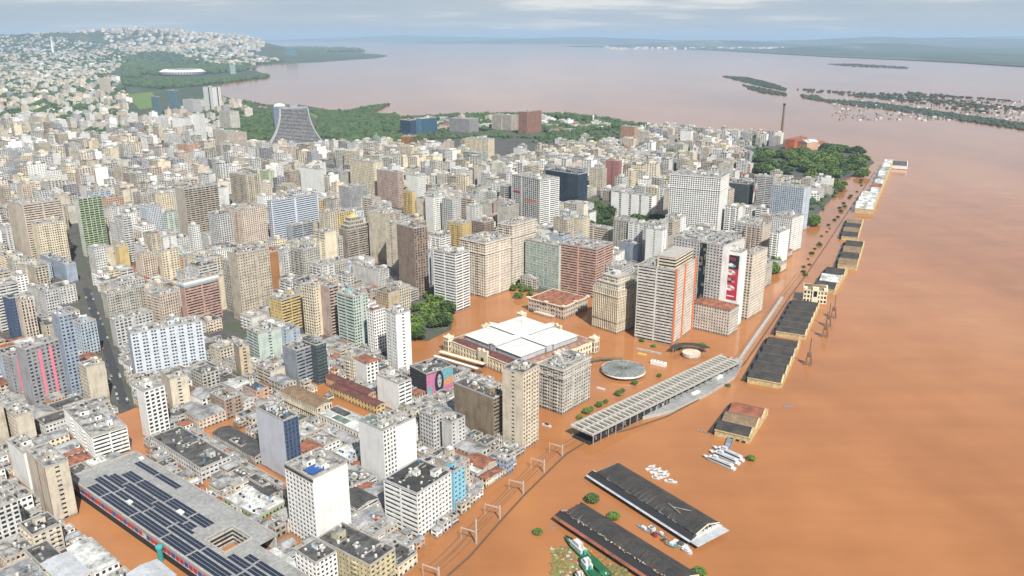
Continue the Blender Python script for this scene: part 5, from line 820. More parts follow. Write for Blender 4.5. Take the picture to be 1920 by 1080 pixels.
-466,790,24,18,14,0,0,1,1,-597,794,23,17,50,0,0,5,0,-402,793,20,22,13,3,3,3,0,-320,794,23,17,13,0,6,1,1,-365,794,22,21,5,0,1,12,0,-274,796,20,19,17,6,3,5,0,-506,798,22,17,9,1,0,0,4,-586,808,23,9,12,1,0,1,0,-494,812,22,14,5,1,1,4,0,-262,812,22,15,18,0,4,3,0,-618,810,22,19,64,4,0,0,1,-567,819,24,14,22,3,0,14,0,
-526,817,22,22,6,3,1,8,0,-209,823,23,7,26,1,6,5,0,-607,827,22,6,35,2,7,7,0,-144,823,22,16,12,0,2,11,2,-485,824,23,15,12,0,0,4,0,-412,833,20,25,6,1,0,0,0,-588,836,21,19,9,0,0,3,0,-242,837,24,16,9,0,0,0,1,-635,845,21,9,17,5,3,4,1,-547,843,19,17,16,2,2,5,1,145,853,21,8,32,0,2,8,0,-575,851,22,14,10,1,2,15,0,
-396,854,20,17,13,4,0,14,1,-615,856,23,14,55,3,5,1,0,-257,860,24,8,22,3,2,4,1,119,867,20,13,24,5,7,2,1,-566,863,22,24,15,1,3,5,0,-419,867,22,21,25,4,0,2,0,-605,868,20,21,16,1,4,4,0,-151,869,24,17,18,3,0,4,1,-292,873,21,19,13,2,6,14,0,-636,873,21,22,9,0,1,5,0,-551,884,21,8,22,3,0,5,0,145,879,24,20,17,0,7,4,0,
-181,879,20,27,20,0,6,12,0,-592,885,21,19,10,0,2,3,1,-524,888,20,18,22,3,0,5,1,-127,886,22,26,15,0,2,3,0,-394,889,20,22,22,1,6,9,1,-663,894,20,16,30,6,0,13,0,-624,892,19,20,18,6,3,5,0,-206,898,20,17,16,5,3,1,0,-580,901,21,12,32,0,0,4,0,-238,901,22,24,11,0,0,4,0,-475,900,19,29,19,5,6,6,0,-652,907,19,14,62,4,7,3,1,
-147,902,23,25,6,1,0,5,4,-377,905,23,21,11,1,0,5,0,-546,905,21,22,13,3,4,7,0,-419,909,23,15,18,1,7,0,0,-195,913,22,9,29,6,0,5,1,-609,908,21,25,17,0,2,2,0,234,912,22,16,13,6,0,2,0,267,910,20,24,9,0,0,4,0,-685,911,21,24,36,0,5,5,0,-302,920,21,15,6,1,0,4,4,-267,919,20,24,22,3,0,5,1,-222,920,23,20,19,4,0,4,0,
-409,921,22,17,15,0,7,3,1,-643,919,23,25,10,0,0,0,3,-175,924,23,19,7,0,2,0,2,-572,926,23,15,35,0,1,2,0,-440,925,22,20,13,3,0,2,1,-493,928,19,18,17,5,2,4,1,282,930,20,26,11,0,0,5,1,-667,930,23,26,34,2,4,14,1,-397,936,21,18,24,0,5,5,0,-627,940,20,10,25,6,7,11,0,-195,940,23,14,13,3,7,12,0,-562,938,22,23,5,0,0,2,0,
28,944,23,8,15,0,1,3,0,-328,941,23,22,24,0,0,6,0,-701,944,20,20,22,5,5,1,0,-594,943,20,23,31,0,4,1,0,-428,942,21,25,5,0,2,5,2,-509,951,22,10,19,0,0,4,0,-467,946,21,24,10,0,0,0,2,187,949,23,22,9,0,0,0,3,-652,952,22,17,24,3,6,1,0,270,957,23,12,35,0,1,5,0,-348,957,23,21,25,3,0,4,0,-314,958,23,16,23,6,0,6,0,
-688,960,23,19,59,0,5,6,1,-147,960,21,24,7,0,0,1,0,129,965,19,11,40,3,4,4,0,-620,963,21,17,33,0,0,3,0,-412,963,21,22,8,1,0,5,1,-489,964,21,23,5,0,0,5,0,-716,966,23,18,26,0,0,4,0,-451,966,22,20,5,1,2,0,3,200,968,22,18,14,3,4,4,0,292,970,23,17,13,3,0,4,1,159,971,20,19,20,2,0,1,1,-303,972,23,16,15,6,1,4,0,
-336,975,21,15,10,0,1,6,0,-676,976,20,12,34,1,0,1,0,-67,977,23,16,10,0,1,0,1,-246,979,20,16,10,0,2,4,0,-640,979,24,16,35,0,0,0,0,-609,977,23,25,21,5,0,7,0,-161,984,22,13,15,3,0,5,1,-515,984,22,15,13,6,2,0,0,-293,985,22,12,28,6,7,5,0,-207,981,23,23,23,4,3,7,0,-704,981,24,26,10,1,0,1,0,-438,983,22,23,29,0,5,10,1,
301,985,21,20,10,0,1,7,1,-328,988,20,15,28,0,0,5,0,138,987,23,17,13,5,1,5,0,171,986,24,22,14,0,7,4,0,-232,990,24,22,18,3,4,3,0,224,997,23,8,43,0,0,11,0,-633,994,20,19,13,1,0,0,0,-739,994,20,21,39,1,1,4,0,-505,997,23,16,11,0,2,5,3,-316,999,23,16,16,1,1,4,0,-360,999,23,17,10,0,0,6,0,315,1001,22,14,17,0,0,5,1,
-538,1002,19,15,39,1,0,5,0,-193,1000,20,20,23,4,7,4,0,185,1004,23,14,12,0,0,8,0,-668,1001,22,25,26,3,1,3,1,148,1003,20,22,14,3,0,3,1,-84,1003,20,25,28,4,2,6,0,243,1008,22,16,37,5,5,6,0,-221,1011,20,16,17,5,6,5,1,-726,1011,19,15,59,6,2,1,0,-495,1010,23,18,7,1,0,5,2,322,1014,19,15,23,2,6,5,1,-528,1014,20,20,5,1,0,4,4,
-27,1014,19,21,19,1,6,6,0,-381,1014,22,17,29,1,6,4,0,-348,1013,19,24,26,4,7,4,0,-68,1023,21,6,22,0,6,3,0,54,1020,20,13,29,1,3,3,0,-424,1016,23,24,23,6,0,5,0,-688,1016,23,22,28,4,6,4,0,-293,1016,20,24,26,3,0,0,1,162,1021,21,19,7,0,2,9,0,-211,1024,20,12,14,3,6,15,0,-652,1021,23,22,16,6,0,4,0,90,1025,22,16,24,3,6,6,0,
-483,1025,20,17,10,0,0,0,5,20,1023,20,22,13,0,2,15,0,125,1026,23,14,29,3,4,2,0,355,1023,24,22,10,1,0,0,0,-753,1025,19,21,42,2,4,0,0,-108,1023,20,31,19,6,5,9,0,216,1029,22,18,24,0,1,4,0,-139,1031,20,18,27,2,6,4,0,-48,1030,23,19,15,1,0,4,0,176,1035,22,8,8,3,0,0,1,-445,1032,22,20,27,5,0,11,0,-409,1035,21,20,10,1,0,5,0,
-552,1035,19,21,29,0,4,6,0,-674,1035,23,20,20,6,4,4,0,-319,1036,19,22,25,2,3,8,0,34,1042,20,9,49,5,6,3,0,134,1038,20,20,23,3,0,1,0,-716,1038,21,18,48,3,6,0,0,333,1040,21,14,15,4,6,4,1,100,1038,22,26,26,1,0,6,0,-234,1046,24,9,43,2,6,3,0,63,1046,19,16,33,4,3,5,1,-497,1048,24,7,31,3,2,5,0,-3,1044,20,21,9,3,0,12,0,
228,1044,24,25,13,2,0,3,0,-772,1051,21,12,19,5,2,5,0,-75,1051,22,15,16,1,1,4,0,-433,1049,21,23,15,2,5,2,0,344,1051,23,18,10,3,2,5,1,147,1054,24,11,21,3,5,4,1,-539,1052,21,17,17,4,4,2,0,281,1057,22,7,33,4,4,2,1,-267,1051,20,25,18,0,7,2,1,-704,1053,22,19,27,6,6,3,0,-396,1051,24,24,27,1,3,12,1,-472,1053,22,23,15,4,7,5,0,
-341,1054,21,25,30,0,0,1,0,-305,1054,20,25,15,4,1,6,0,9,1062,20,8,26,1,6,5,1,-739,1056,20,23,49,0,4,3,0,-24,1063,21,15,12,1,0,4,4,116,1059,21,26,11,0,1,2,4,307,1061,21,23,31,3,5,4,0,-65,1064,23,14,13,0,6,3,0,40,1063,20,21,15,0,4,4,0,-494,1070,21,14,41,0,5,2,1,-558,1070,23,19,13,3,2,7,0,-419,1070,19,24,11,0,1,5,0,
-367,1074,19,16,22,1,6,2,0,-457,1072,20,20,11,0,1,2,0,-723,1074,22,20,43,6,3,4,1,-326,1075,19,19,31,0,6,0,0,-289,1075,23,20,24,5,4,6,0,-764,1076,19,22,33,0,6,0,1,-56,1076,20,23,7,3,0,13,3,286,1077,22,19,14,4,1,7,0,-547,1086,21,8,26,3,3,3,0,15,1083,23,15,27,3,0,13,0,-483,1081,24,20,34,4,4,5,0,-249,1084,23,16,16,2,6,5,1,
147,1083,22,23,10,0,0,5,0,99,1092,20,10,12,1,0,6,0,-357,1087,19,24,15,6,7,2,1,-169,1094,19,12,43,0,5,9,1,-310,1089,23,22,19,4,2,5,1,297,1093,21,16,9,3,0,5,2,-387,1090,23,24,15,0,3,11,0,-41,1095,21,14,18,3,6,0,1,-520,1091,23,23,24,3,6,4,1,-750,1094,19,19,37,0,3,0,1,-712,1092,19,24,5,3,0,4,0,-786,1093,22,20,31,1,4,2,0,
25,1096,20,19,25,6,0,13,0,259,1098,21,16,15,3,7,10,0,-659,1097,20,23,34,0,5,3,0,390,1099,21,18,9,0,1,6,2,-239,1098,22,20,26,5,0,2,0,-5,1099,23,18,10,1,0,3,1,-472,1100,20,20,27,1,6,5,1,120,1104,20,20,10,3,0,3,1,-341,1107,20,17,16,3,0,3,1,308,1106,22,17,32,3,7,4,0,-108,1108,20,15,29,1,7,9,1,-276,1106,21,22,13,0,7,4,0,
-543,1108,20,18,33,2,7,6,0,-146,1107,19,24,14,6,4,3,0,-196,1110,23,16,12,1,1,0,0,-738,1109,23,18,30,0,2,5,0,-373,1110,22,18,12,1,0,0,0,-771,1108,23,22,60,5,6,7,0,37,1112,23,15,41,3,4,6,0,-505,1110,23,20,31,2,2,8,0,269,1112,22,23,35,4,0,4,0,-812,1113,20,24,38,0,3,5,0,-227,1116,20,20,44,1,3,5,1,-681,1114,21,26,28,0,2,4,1,
-330,1121,23,9,12,1,0,5,1,320,1120,23,14,29,5,6,1,0,364,1119,21,20,30,0,0,3,0,-99,1120,22,17,27,2,4,3,0,-726,1124,24,8,39,3,4,5,0,133,1121,22,19,7,1,0,4,0,-297,1122,22,16,17,0,4,4,0,178,1120,24,21,32,0,0,5,1,-32,1121,20,25,14,6,0,0,0,-529,1123,22,19,40,6,0,4,0,47,1125,22,16,37,6,7,4,0,-128,1125,23,17,14,0,1,3,0,
-759,1128,20,16,12,3,0,1,0,-568,1128,21,15,42,3,2,5,0,-361,1125,23,25,12,1,0,5,0,-832,1129,24,15,38,4,3,1,1,-492,1127,21,24,23,1,1,14,0,-215,1133,19,9,28,6,5,3,0,-439,1130,19,21,25,0,4,5,0,285,1131,21,16,28,6,5,3,1,247,1130,20,23,35,0,3,4,1,-87,1135,23,11,26,0,5,4,1,-797,1133,21,18,18,4,7,6,0,-286,1135,24,15,12,0,0,4,2,
-707,1134,20,21,29,0,3,2,1,-662,1133,24,22,9,3,0,4,0,342,1136,21,20,40,6,1,5,0,-749,1141,20,8,52,0,1,4,0,-56,1139,19,16,14,3,7,5,1,108,1137,19,21,5,0,0,5,0,-117,1138,23,18,22,0,5,3,1,-558,1141,21,14,55,1,0,4,1,-16,1141,22,18,9,0,0,15,0,295,1145,24,10,25,1,0,11,0,72,1142,20,22,10,1,0,4,0,-324,1143,21,18,7,3,0,10,3,
-825,1144,20,18,11,0,0,6,2,-519,1140,20,29,24,2,4,5,0,-589,1145,23,19,26,5,3,3,0,155,1149,20,12,5,0,0,3,1,-278,1149,21,19,38,3,7,6,0,-463,1149,19,22,14,2,1,15,1,-107,1155,21,7,20,0,7,3,0,-785,1148,23,25,42,0,4,15,0,262,1148,21,27,10,1,1,5,1,-727,1150,23,23,26,0,1,3,0,-43,1151,22,21,16,4,0,4,1,-549,1153,21,17,40,1,2,1,1,
-694,1151,24,20,23,5,2,3,0,-150,1154,20,19,30,0,4,5,0,316,1156,22,14,18,0,4,5,0,86,1159,20,15,53,1,6,13,0,51,1158,22,19,29,2,0,4,0,-312,1159,19,20,6,0,0,4,1,-813,1158,21,21,38,5,5,4,0,-80,1158,24,21,36,2,0,0,0,-579,1161,20,16,25,0,5,3,0,-264,1163,23,16,19,2,4,0,0,-616,1166,20,19,38,3,7,1,1,-849,1165,22,20,37,0,6,3,1,
-219,1164,21,25,29,2,2,13,1,-681,1168,20,16,30,0,7,4,0,-138,1169,21,15,35,6,7,12,0,-30,1170,20,16,35,6,0,5,0,-715,1170,21,15,15,1,0,3,0,-449,1167,21,23,15,3,0,9,0,325,1169,21,24,13,0,7,5,1,296,1172,24,15,28,1,4,5,0,-799,1175,22,12,12,0,0,15,4,-755,1172,23,23,27,0,1,6,0,-567,1174,22,18,51,0,0,5,1,368,1173,19,24,26,3,0,3,1,
-299,1175,23,17,8,0,0,0,0,-67,1175,21,18,17,6,1,4,0,-103,1176,20,20,13,0,5,1,0,62,1174,21,24,27,4,4,5,1,246,1180,19,12,35,2,3,4,0,-19,1182,22,13,41,0,1,8,0,24,1179,22,21,23,3,6,5,1,-166,1179,21,25,18,6,5,15,0,-836,1182,22,18,42,0,4,9,1,-640,1184,19,15,18,0,6,4,0,-372,1181,20,25,5,0,0,4,0,107,1187,20,11,59,0,3,0,1,
-866,1184,24,14,33,0,2,4,0,-288,1189,19,11,27,0,5,4,1,-704,1182,22,29,38,3,0,7,0,-511,1187,22,18,8,1,0,12,0,-434,1186,20,22,39,3,6,0,0,-555,1189,22,13,27,1,0,4,0,341,1189,22,15,54,0,7,4,0,-777,1189,21,15,34,4,1,12,1,407,1188,24,16,26,4,6,3,0,-55,1190,19,15,55,4,5,5,0,-740,1191,20,15,15,1,2,4,0,-824,1197,19,11,63,0,5,0,1,
-627,1195,23,17,11,0,2,5,4,79,1193,23,24,17,4,1,4,1,-394,1198,22,17,49,3,0,9,0,2,1196,22,22,12,0,1,12,0,38,1197,21,23,15,0,0,5,0,350,1201,22,13,50,4,0,5,0,-356,1201,19,16,5,1,0,0,0,-225,1200,22,18,36,6,5,0,0,-45,1203,22,12,31,2,5,4,0,-768,1203,20,17,13,0,2,12,0,-267,1202,21,19,16,4,6,5,0,-857,1197,23,31,24,2,0,5,0,
417,1201,21,21,15,2,2,6,0,-189,1203,20,20,43,4,5,5,1,-731,1203,22,19,11,0,1,2,0,-588,1202,22,23,51,5,0,5,0,386,1204,23,16,15,5,6,0,0,-500,1201,22,25,5,0,2,3,1,-895,1206,20,20,25,0,3,4,0,-534,1204,20,26,41,6,5,11,0,-76,1205,24,22,15,3,6,4,0,115,1211,20,14,9,3,0,3,4,-803,1209,21,25,35,0,2,3,1,-384,1212,21,19,8,0,0,8,0,
-150,1213,22,22,32,5,5,0,1,-718,1219,22,9,41,3,4,3,1,17,1214,22,22,19,5,4,3,0,-255,1217,22,17,29,2,2,3,0,-23,1217,21,19,33,4,0,13,0,-757,1216,20,22,36,0,7,0,0,-62,1224,23,6,59,2,2,1,0,394,1220,20,21,16,0,0,3,0,-420,1218,22,24,28,1,3,6,0,-650,1222,23,14,12,0,0,15,3,-291,1220,19,23,24,0,0,2,0,430,1219,20,31,18,3,0,9,1,
-484,1222,21,25,30,5,0,0,0,-559,1224,23,19,45,4,5,8,0,-334,1230,21,7,29,0,7,5,1,-204,1230,21,7,36,1,7,5,0,-882,1222,23,26,41,0,0,2,0,-601,1230,21,9,9,0,0,9,1,-517,1225,21,23,27,0,1,5,0,359,1226,20,23,33,2,7,4,1,-787,1229,23,14,14,1,0,1,1,-826,1227,20,26,9,0,0,6,0,93,1228,21,25,37,1,0,1,0,-742,1234,21,11,47,0,4,7,0,
-244,1231,20,21,36,0,0,1,0,-640,1234,20,16,52,0,6,4,0,-372,1229,20,31,17,2,0,1,0,-45,1234,21,17,27,3,6,0,0,-135,1231,23,26,15,5,5,14,0,-176,1233,21,22,29,0,7,0,1,-908,1234,22,21,14,5,5,5,1,409,1236,22,16,30,0,1,2,0,-405,1238,22,18,35,5,2,5,0,-443,1236,20,24,43,3,6,4,1,-674,1240,19,19,23,3,2,8,0,-273,1237,23,24,35,0,0,5,0,
-778,1242,20,14,57,4,0,3,0,-547,1240,21,19,64,3,6,0,0,-501,1243,23,18,42,4,0,13,1,338,1242,23,23,40,3,4,3,1,373,1245,22,17,23,5,2,2,1,-230,1249,23,9,38,0,2,2,0,-630,1248,22,13,24,3,4,5,0,419,1250,21,13,9,0,0,6,0,-851,1247,21,22,33,3,5,14,1,-893,1251,22,11,23,0,4,0,0,-808,1247,23,22,38,0,7,3,1,-34,1248,22,20,48,3,7,3,0,
108,1249,21,22,41,0,6,4,0,-198,1250,22,19,35,6,1,7,0,-162,1251,22,16,22,0,0,5,0,-769,1254,20,13,53,0,0,15,0,-71,1254,21,20,50,1,7,4,0,-393,1253,24,25,37,3,3,3,1,-425,1254,23,24,26,3,0,3,0,-258,1257,22,20,33,4,3,6,0,-468,1256,24,23,39,3,7,4,0,-337,1256,22,25,28,0,0,4,0,-734,1258,22,23,39,1,0,15,1,-567,1262,20,15,11,0,2,5,1,
-534,1256,22,29,14,6,3,5,1,-299,1260,24,16,27,2,3,3,1,-607,1262,24,15,18,3,4,11,0,-873,1264,22,15,65,5,0,3,1,385,1259,21,27,18,5,0,2,0,-929,1261,20,24,10,0,0,2,2,350,1263,19,21,42,0,3,3,0,310,1263,23,21,22,0,1,4,1,-152,1265,23,17,21,0,5,9,0,-794,1265,22,19,34,1,6,6,0,-837,1265,22,20,24,2,0,5,1,124,1266,23,20,29,1,0,4,1,
-184,1265,24,24,21,2,7,5,0,-93,1271,22,15,54,5,0,0,0,-288,1274,23,15,48,5,0,3,1,-225,1271,24,22,14,3,0,5,0,-490,1273,21,21,41,1,0,3,0,-688,1273,23,21,29,3,4,1,0,-597,1275,24,16,41,0,5,5,0,-862,1275,23,17,40,4,2,5,1,-363,1277,19,16,23,1,0,5,0,-413,1276,20,19,33,2,7,5,0,-140,1280,21,10,49,3,5,6,1,-629,1279,22,15,16,2,0,3,1,
89,1278,20,19,11,0,0,13,1,-760,1279,23,15,62,6,1,5,1,-454,1275,23,25,33,5,5,6,1,-320,1276,23,25,45,1,1,9,0,367,1278,23,23,34,3,7,4,0,-83,1283,22,15,58,3,1,5,0,-278,1287,21,9,27,3,0,12,1,415,1284,20,16,32,2,7,4,0,290,1280,23,25,31,2,7,3,1,-899,1284,23,15,22,5,0,3,0,-824,1281,23,25,35,0,4,6,0,-674,1290,19,7,65,2,0,14,0,
-940,1289,23,9,30,0,2,8,0,-172,1287,19,24,14,1,0,2,1,-587,1288,22,21,48,4,5,5,0,-245,1287,23,24,27,2,5,4,0,102,1294,23,11,25,3,4,11,0,-620,1291,21,19,39,3,0,2,0,-476,1289,23,23,12,0,0,2,0,-384,1293,23,15,36,5,4,9,0,-210,1289,23,24,13,3,2,4,0,-751,1291,19,23,19,1,6,3,1,68,1294,22,15,25,4,0,2,0,464,1290,23,23,22,0,0,3,1,
-43,1291,22,22,33,0,4,7,0,-854,1291,20,24,10,1,1,3,0,-517,1294,19,21,53,4,0,5,0,-783,1296,20,17,17,0,4,1,0,-438,1295,21,19,28,6,1,3,0,-72,1295,23,21,34,6,0,3,0,-890,1297,23,17,25,2,0,3,1,-307,1298,19,17,49,0,1,4,0,-702,1298,22,18,28,0,1,0,1,426,1298,22,22,27,5,3,4,0,-655,1299,22,19,13,3,0,2,0,262,1301,21,16,13,5,6,12,0,
338,1299,19,23,34,5,4,3,0,307,1300,24,25,11,1,2,4,0,-920,1300,23,25,42,0,0,2,0,394,1301,21,25,29,1,2,4,0,-573,1305,23,14,45,4,0,2,0,78,1306,23,17,35,6,4,2,0,-836,1309,23,10,60,0,0,15,0,-606,1306,23,19,37,6,4,3,0,-273,1309,20,15,19,4,5,6,1,123,1307,22,18,35,3,1,13,0,-377,1307,20,19,13,6,4,6,0,-340,1307,21,19,52,3,2,6,1,
477,1311,20,10,45,0,0,6,0,-230,1307,22,20,34,2,0,14,0,-107,1307,20,22,24,1,0,5,0,-140,1307,23,20,41,0,1,5,0,-503,1311,24,17,39,3,7,3,0,-195,1309,24,21,12,0,2,4,0,-538,1310,22,20,48,3,4,1,0,-770,1308,23,24,17,0,0,0,0,-462,1310,21,23,29,1,6,7,0,-58,1313,24,14,61,1,1,6,1,-411,1314,20,15,47,3,0,4,0,-878,1311,21,24,53,0,7,1,0,
-736,1310,20,29,31,1,4,3,0,-676,1315,23,14,40,5,0,4,1,-809,1316,22,20,65,4,6,1,0,-643,1315,21,25,57,0,4,6,1,-328,1323,20,11,48,0,2,5,1,-263,1321,21,14,20,0,3,1,0,-593,1321,24,13,57,3,1,5,0,-903,1320,24,17,18,2,5,13,0,440,1316,23,29,10,1,0,3,0,367,1322,20,16,29,0,5,4,1,13,1320,24,20,23,3,4,1,1,320,1323,19,16,18,0,2,4,1,
411,1321,23,21,25,3,1,0,0,-29,1324,21,16,50,0,6,5,0,-364,1322,20,20,45,0,0,15,1,104,1322,24,19,32,3,0,4,0,-127,1324,23,14,50,0,7,2,0,-947,1322,21,26,50,0,5,9,1,-492,1325,22,22,58,0,3,5,1,-219,1326,20,23,32,6,0,13,0,-527,1329,19,17,40,6,5,4,0,-863,1331,21,10,33,6,0,2,0,-295,1326,20,24,20,2,0,7,1,-93,1326,20,26,35,0,0,4,0,
-401,1327,24,19,17,4,0,5,0,-667,1328,22,20,39,3,3,1,0,56,1334,21,8,16,2,7,4,0,-565,1331,21,18,22,4,7,0,0,-432,1331,22,20,11,0,2,12,0,-755,1329,22,26,9,0,1,4,0,-253,1333,24,16,18,5,4,4,0,250,1332,20,23,6,0,1,15,0,378,1335,22,14,26,2,5,0,0,-831,1334,20,19,19,3,7,7,1,-627,1336,23,14,55,0,0,15,1,-795,1333,20,25,23,1,0,13,1,
484,1334,20,25,19,0,6,4,1,-117,1336,23,16,58,6,0,3,1,-351,1339,20,12,14,3,5,1,0,26,1337,23,15,32,0,0,0,0,-704,1337,21,19,13,2,7,0,0,-969,1339,21,14,13,0,0,5,0,-478,1342,22,7,10,0,1,3,1,-893,1335,22,25,30,6,7,4,0,289,1335,23,26,23,0,2,5,0,425,1338,23,21,21,3,3,3,1,112,1340,20,18,29,4,6,8,1,346,1338,22,24,26,4,4,4,0,
-515,1342,20,19,41,0,0,8,0,-931,1343,19,16,29,0,0,1,0,-51,1341,20,22,41,5,0,15,0,-389,1343,22,18,17,0,7,6,0,75,1344,22,17,28,5,0,2,0,-618,1347,23,8,25,6,6,6,0,-656,1345,20,19,9,0,1,0,0,-321,1346,23,17,41,0,6,5,0,-420,1347,22,16,41,1,4,5,1,-279,1345,21,22,13,3,1,14,0,33,1351,21,8,23,5,0,5,0,-243,1347,20,21,37,2,4,4,0,
-818,1349,21,16,38,5,6,6,0,-588,1349,20,17,32,0,0,5,0,-553,1346,24,24,57,3,7,2,1,387,1347,21,24,22,6,1,9,0,-154,1347,22,25,6,0,0,3,0,-110,1352,19,16,32,0,5,1,0,-958,1350,23,18,44,0,2,5,1,-460,1352,21,17,18,1,5,0,1,-6,1353,19,17,37,3,1,5,0,-691,1353,22,15,54,5,7,4,1,-857,1354,21,16,41,3,6,0,1,-502,1356,22,10,25,4,5,2,0,
265,1350,20,29,54,6,6,4,0,-779,1353,21,22,40,4,3,2,0,-724,1353,23,22,57,3,0,5,1,458,1354,24,20,17,3,0,5,0,-377,1358,20,13,43,4,0,5,0,499,1354,20,25,33,1,0,10,1,227,1355,21,25,32,1,4,2,0,-642,1360,22,13,9,3,0,6,0,-36,1359,22,17,51,3,0,4,0,86,1358,22,19,24,2,6,4,0,-920,1357,19,25,38,4,7,4,0,360,1360,19,16,36,3,1,4,0,
124,1356,19,30,22,4,5,5,1,319,1359,22,20,32,3,0,6,0,-310,1360,20,19,41,0,4,2,0,55,1360,23,17,10,1,0,5,0,-996,1359,23,22,61,0,5,4,0,-408,1360,24,22,38,3,5,5,0,-807,1362,22,18,46,1,0,13,0,-77,1361,21,24,18,2,0,6,0,-574,1361,23,23,47,0,4,14,0,-341,1362,24,23,38,5,0,1,1,403,1367,21,12,18,3,2,9,1,-681,1366,22,15,26,3,0,3,0,
-266,1364,21,21,9,0,0,4,0,4,1367,20,14,26,4,1,0,0,-538,1366,23,16,17,6,0,15,1,-846,1367,21,15,29,0,5,5,0,-449,1366,21,19,13,0,3,13,1,-950,1368,19,16,50,0,1,2,0,-216,1367,22,18,10,0,2,3,0,-481,1368,22,17,16,3,7,4,0,-613,1369,23,16,55,0,7,4,0,-138,1368,22,20,26,6,4,4,0,-711,1372,21,18,11,0,0,0,0,-527,1379,20,9,12,0,0,3,2,
-397,1380,20,8,41,0,0,0,0]
LAND=[(-830.6, 611.2), (-404.2, 615.3), (-361.7, 611.2), (-325.5, 608.2), (-306.5, 639.3), (-256.4, 656.0), (-218.9, 691.6), (-182.0, 704.2), (-153.9, 774.0), (-116.0, 822.0), (-105.9, 786.3), (-87.9, 774.0), (-65.2, 808.7), (-66.2, 857.1), (-58.8, 915.1), (-13.5, 973.7), (16.5, 946.8), (64.4, 923.4), (140.6, 915.1), (217.5, 946.8), (279.9, 915.1), (333.8, 1004.4), (384.5, 1096.6), (456.3, 1240.6), (544.5, 1401.4), (626.7, 1549.9), (710.8, 1731.2), (767.9, 1800.9), (902.0, 2000.8), (937.4, 2142.3), (884.2, 2292.8), (842.6, 2465.1), (745.4, 2465.1), (642.3, 2575.1), (530.0, 2792.4), (382.9, 3088.4), (236.9, 3306.4), (43.7, 3353.6), (-131.0, 3353.6), (-461.1, 3215.7), (-567.6, 3353.6), (-581.8, 3610.9), (-561.4, 3846.1), (-647.9, 3695.7), (-703.5, 3377.7), (-838.3, 3583.4), (-982.4, 3784.6), (-1154.3, 3784.6), (-1385.4, 4113.2), (-1566.1, 4419.2), (-1831.1, 5024.1), (-1933.2, 5612.4), (-1830.5, 6190.2), (-1955.1, 6706.7), (-2321.5, 7543.7), (-2803.1, 8180.2), (-2919.2, 8771.2), (-2728.5, 9273.0), (-2534.2, 10037.7), (-2710.6, 10938.3), (-3261.6, 12317.3), (-3858.2, 14950.0), (-3328.6, 14507.5), (-2926.9, 17025.0), (-4060.6, 20591.4), (-6287.4, 24728.5), (-9061.3, 29109.0), (-12574.8, 35366.7), (-18004.9, 45037.8), (-39820.3, 82647.7), (-30000, 75000), (-80000, 60000), (-80000, 2000), (-9000, 500)]
FARLAND=[(5230.5, 8465.5), (5281.4, 9835.0), (5144.2, 11189.0), (4836.5, 12635.5), (4610.8, 16454.4), (4144.0, 22471.9), (3353.3, 33002.7), (3007.0, 43075.6), (-1366.8, 43075.6), (-2095.8, 55067.1), (-5320.1, 76282.9), (-11431.7, 90169.6), (-18862.2, 110228.2), (-12000, 75000), (70000, 70000), (90000, 20000), (30000, 5000)]
ISLES={'a': [(1655.7, 6525.4), (1784.8, 6311.8), (1734.5, 5612.4), (1648.8, 4971.9), (1578.0, 4773.2), (1571.9, 5131.8), (1597.7, 5746.6)], 'e': [(1492.4, 5361.5), (1507.7, 4971.9), (1502.0, 4502.8), (1442.7, 4338.6), (1395.6, 4545.8), (1413.1, 4920.7)], 'b': [(1543.3, 4419.2), (1599.9, 4338.6), (1545.4, 4077.9), (1710.2, 3877.6), (1796.4, 3283.2), (1827.7, 2792.4), (1727.3, 2633.8), (1671.3, 3048.1), (1616.8, 3452.1), (1509.0, 3877.6), (1477.0, 4185.8)], 'c': [(1744.8, 4870.5), (1957.4, 4589.5), (2307.3, 4460.6), (2252.6, 3815.1), (2294.7, 3529.8), (2183.1, 3353.6), (2027.5, 3503.5), (1876.1, 3909.7), (1764.9, 4260.9)], 'd': [(3536.7, 9453.2), (3906.7, 9545.8), (4038.0, 8465.5), (3813.7, 8044.6), (3529.8, 8615.7)]}
HAZE = 3.8e-5
# ------------------------------------------------------------------ ground, water, land
def sheet(name, poly, z, mat, kind='structure'):
    tr = tessellate_polygon([[Vector((p[0], p[1], 0)) for p in poly]])
    me = bpy.data.meshes.new(name); me.from_pydata([(p[0], p[1], z) for p in poly], [], [tuple(x) for x in tr])
    bm = bmesh.new(); bm.from_mesh(me)
    for f in bm.faces:
        f.normal_update()
        if f.normal.z < 0: f.normal_flip()
    bm.to_mesh(me); bm.free(); me.materials.append(MAT[mat]); o = bpy.data.objects.new(name, me); COL.objects.link(o); o['kind'] = kind; return o
def circ(r, n=96, cy=0): return [(r * cos(2 * pi * i / n), cy + r * sin(2 * pi * i / n)) for i in range(n)]
sheet('water', circ(92000), 0, 'water')
sheet('ground', LAND, .35, 'ground_city')
sheet('far_shore', FARLAND, 6, 'ground_far')
def px(x, y, z=0):
    """a point of the ground plan, from the survey of the photograph (camera height 300 m)"""
    a = R(17.393); u = (x - 960) / 1507; v = (540 - y) / 1507
    d = (u, cos(a) + v * sin(a), -sin(a) + v * cos(a)); t_ = (z - 300) / d[2]; return (d[0] * t_, d[1] * t_)
def ground_z(x, y): return max(.3, hfn(x, y) - 1) if (x < -1500 and y > 7000) else .3
def inside(p, poly):
    x, y = p; r = False; j = len(poly) - 1
    for i in range(len(poly)):
        xi, yi = poly[i]; xj, yj = poly[j]
        if (yi > y) != (yj > y) and x < (xj - xi) * (y - yi) / (yj - yi) + xi: r = not r
        j = i
    return r
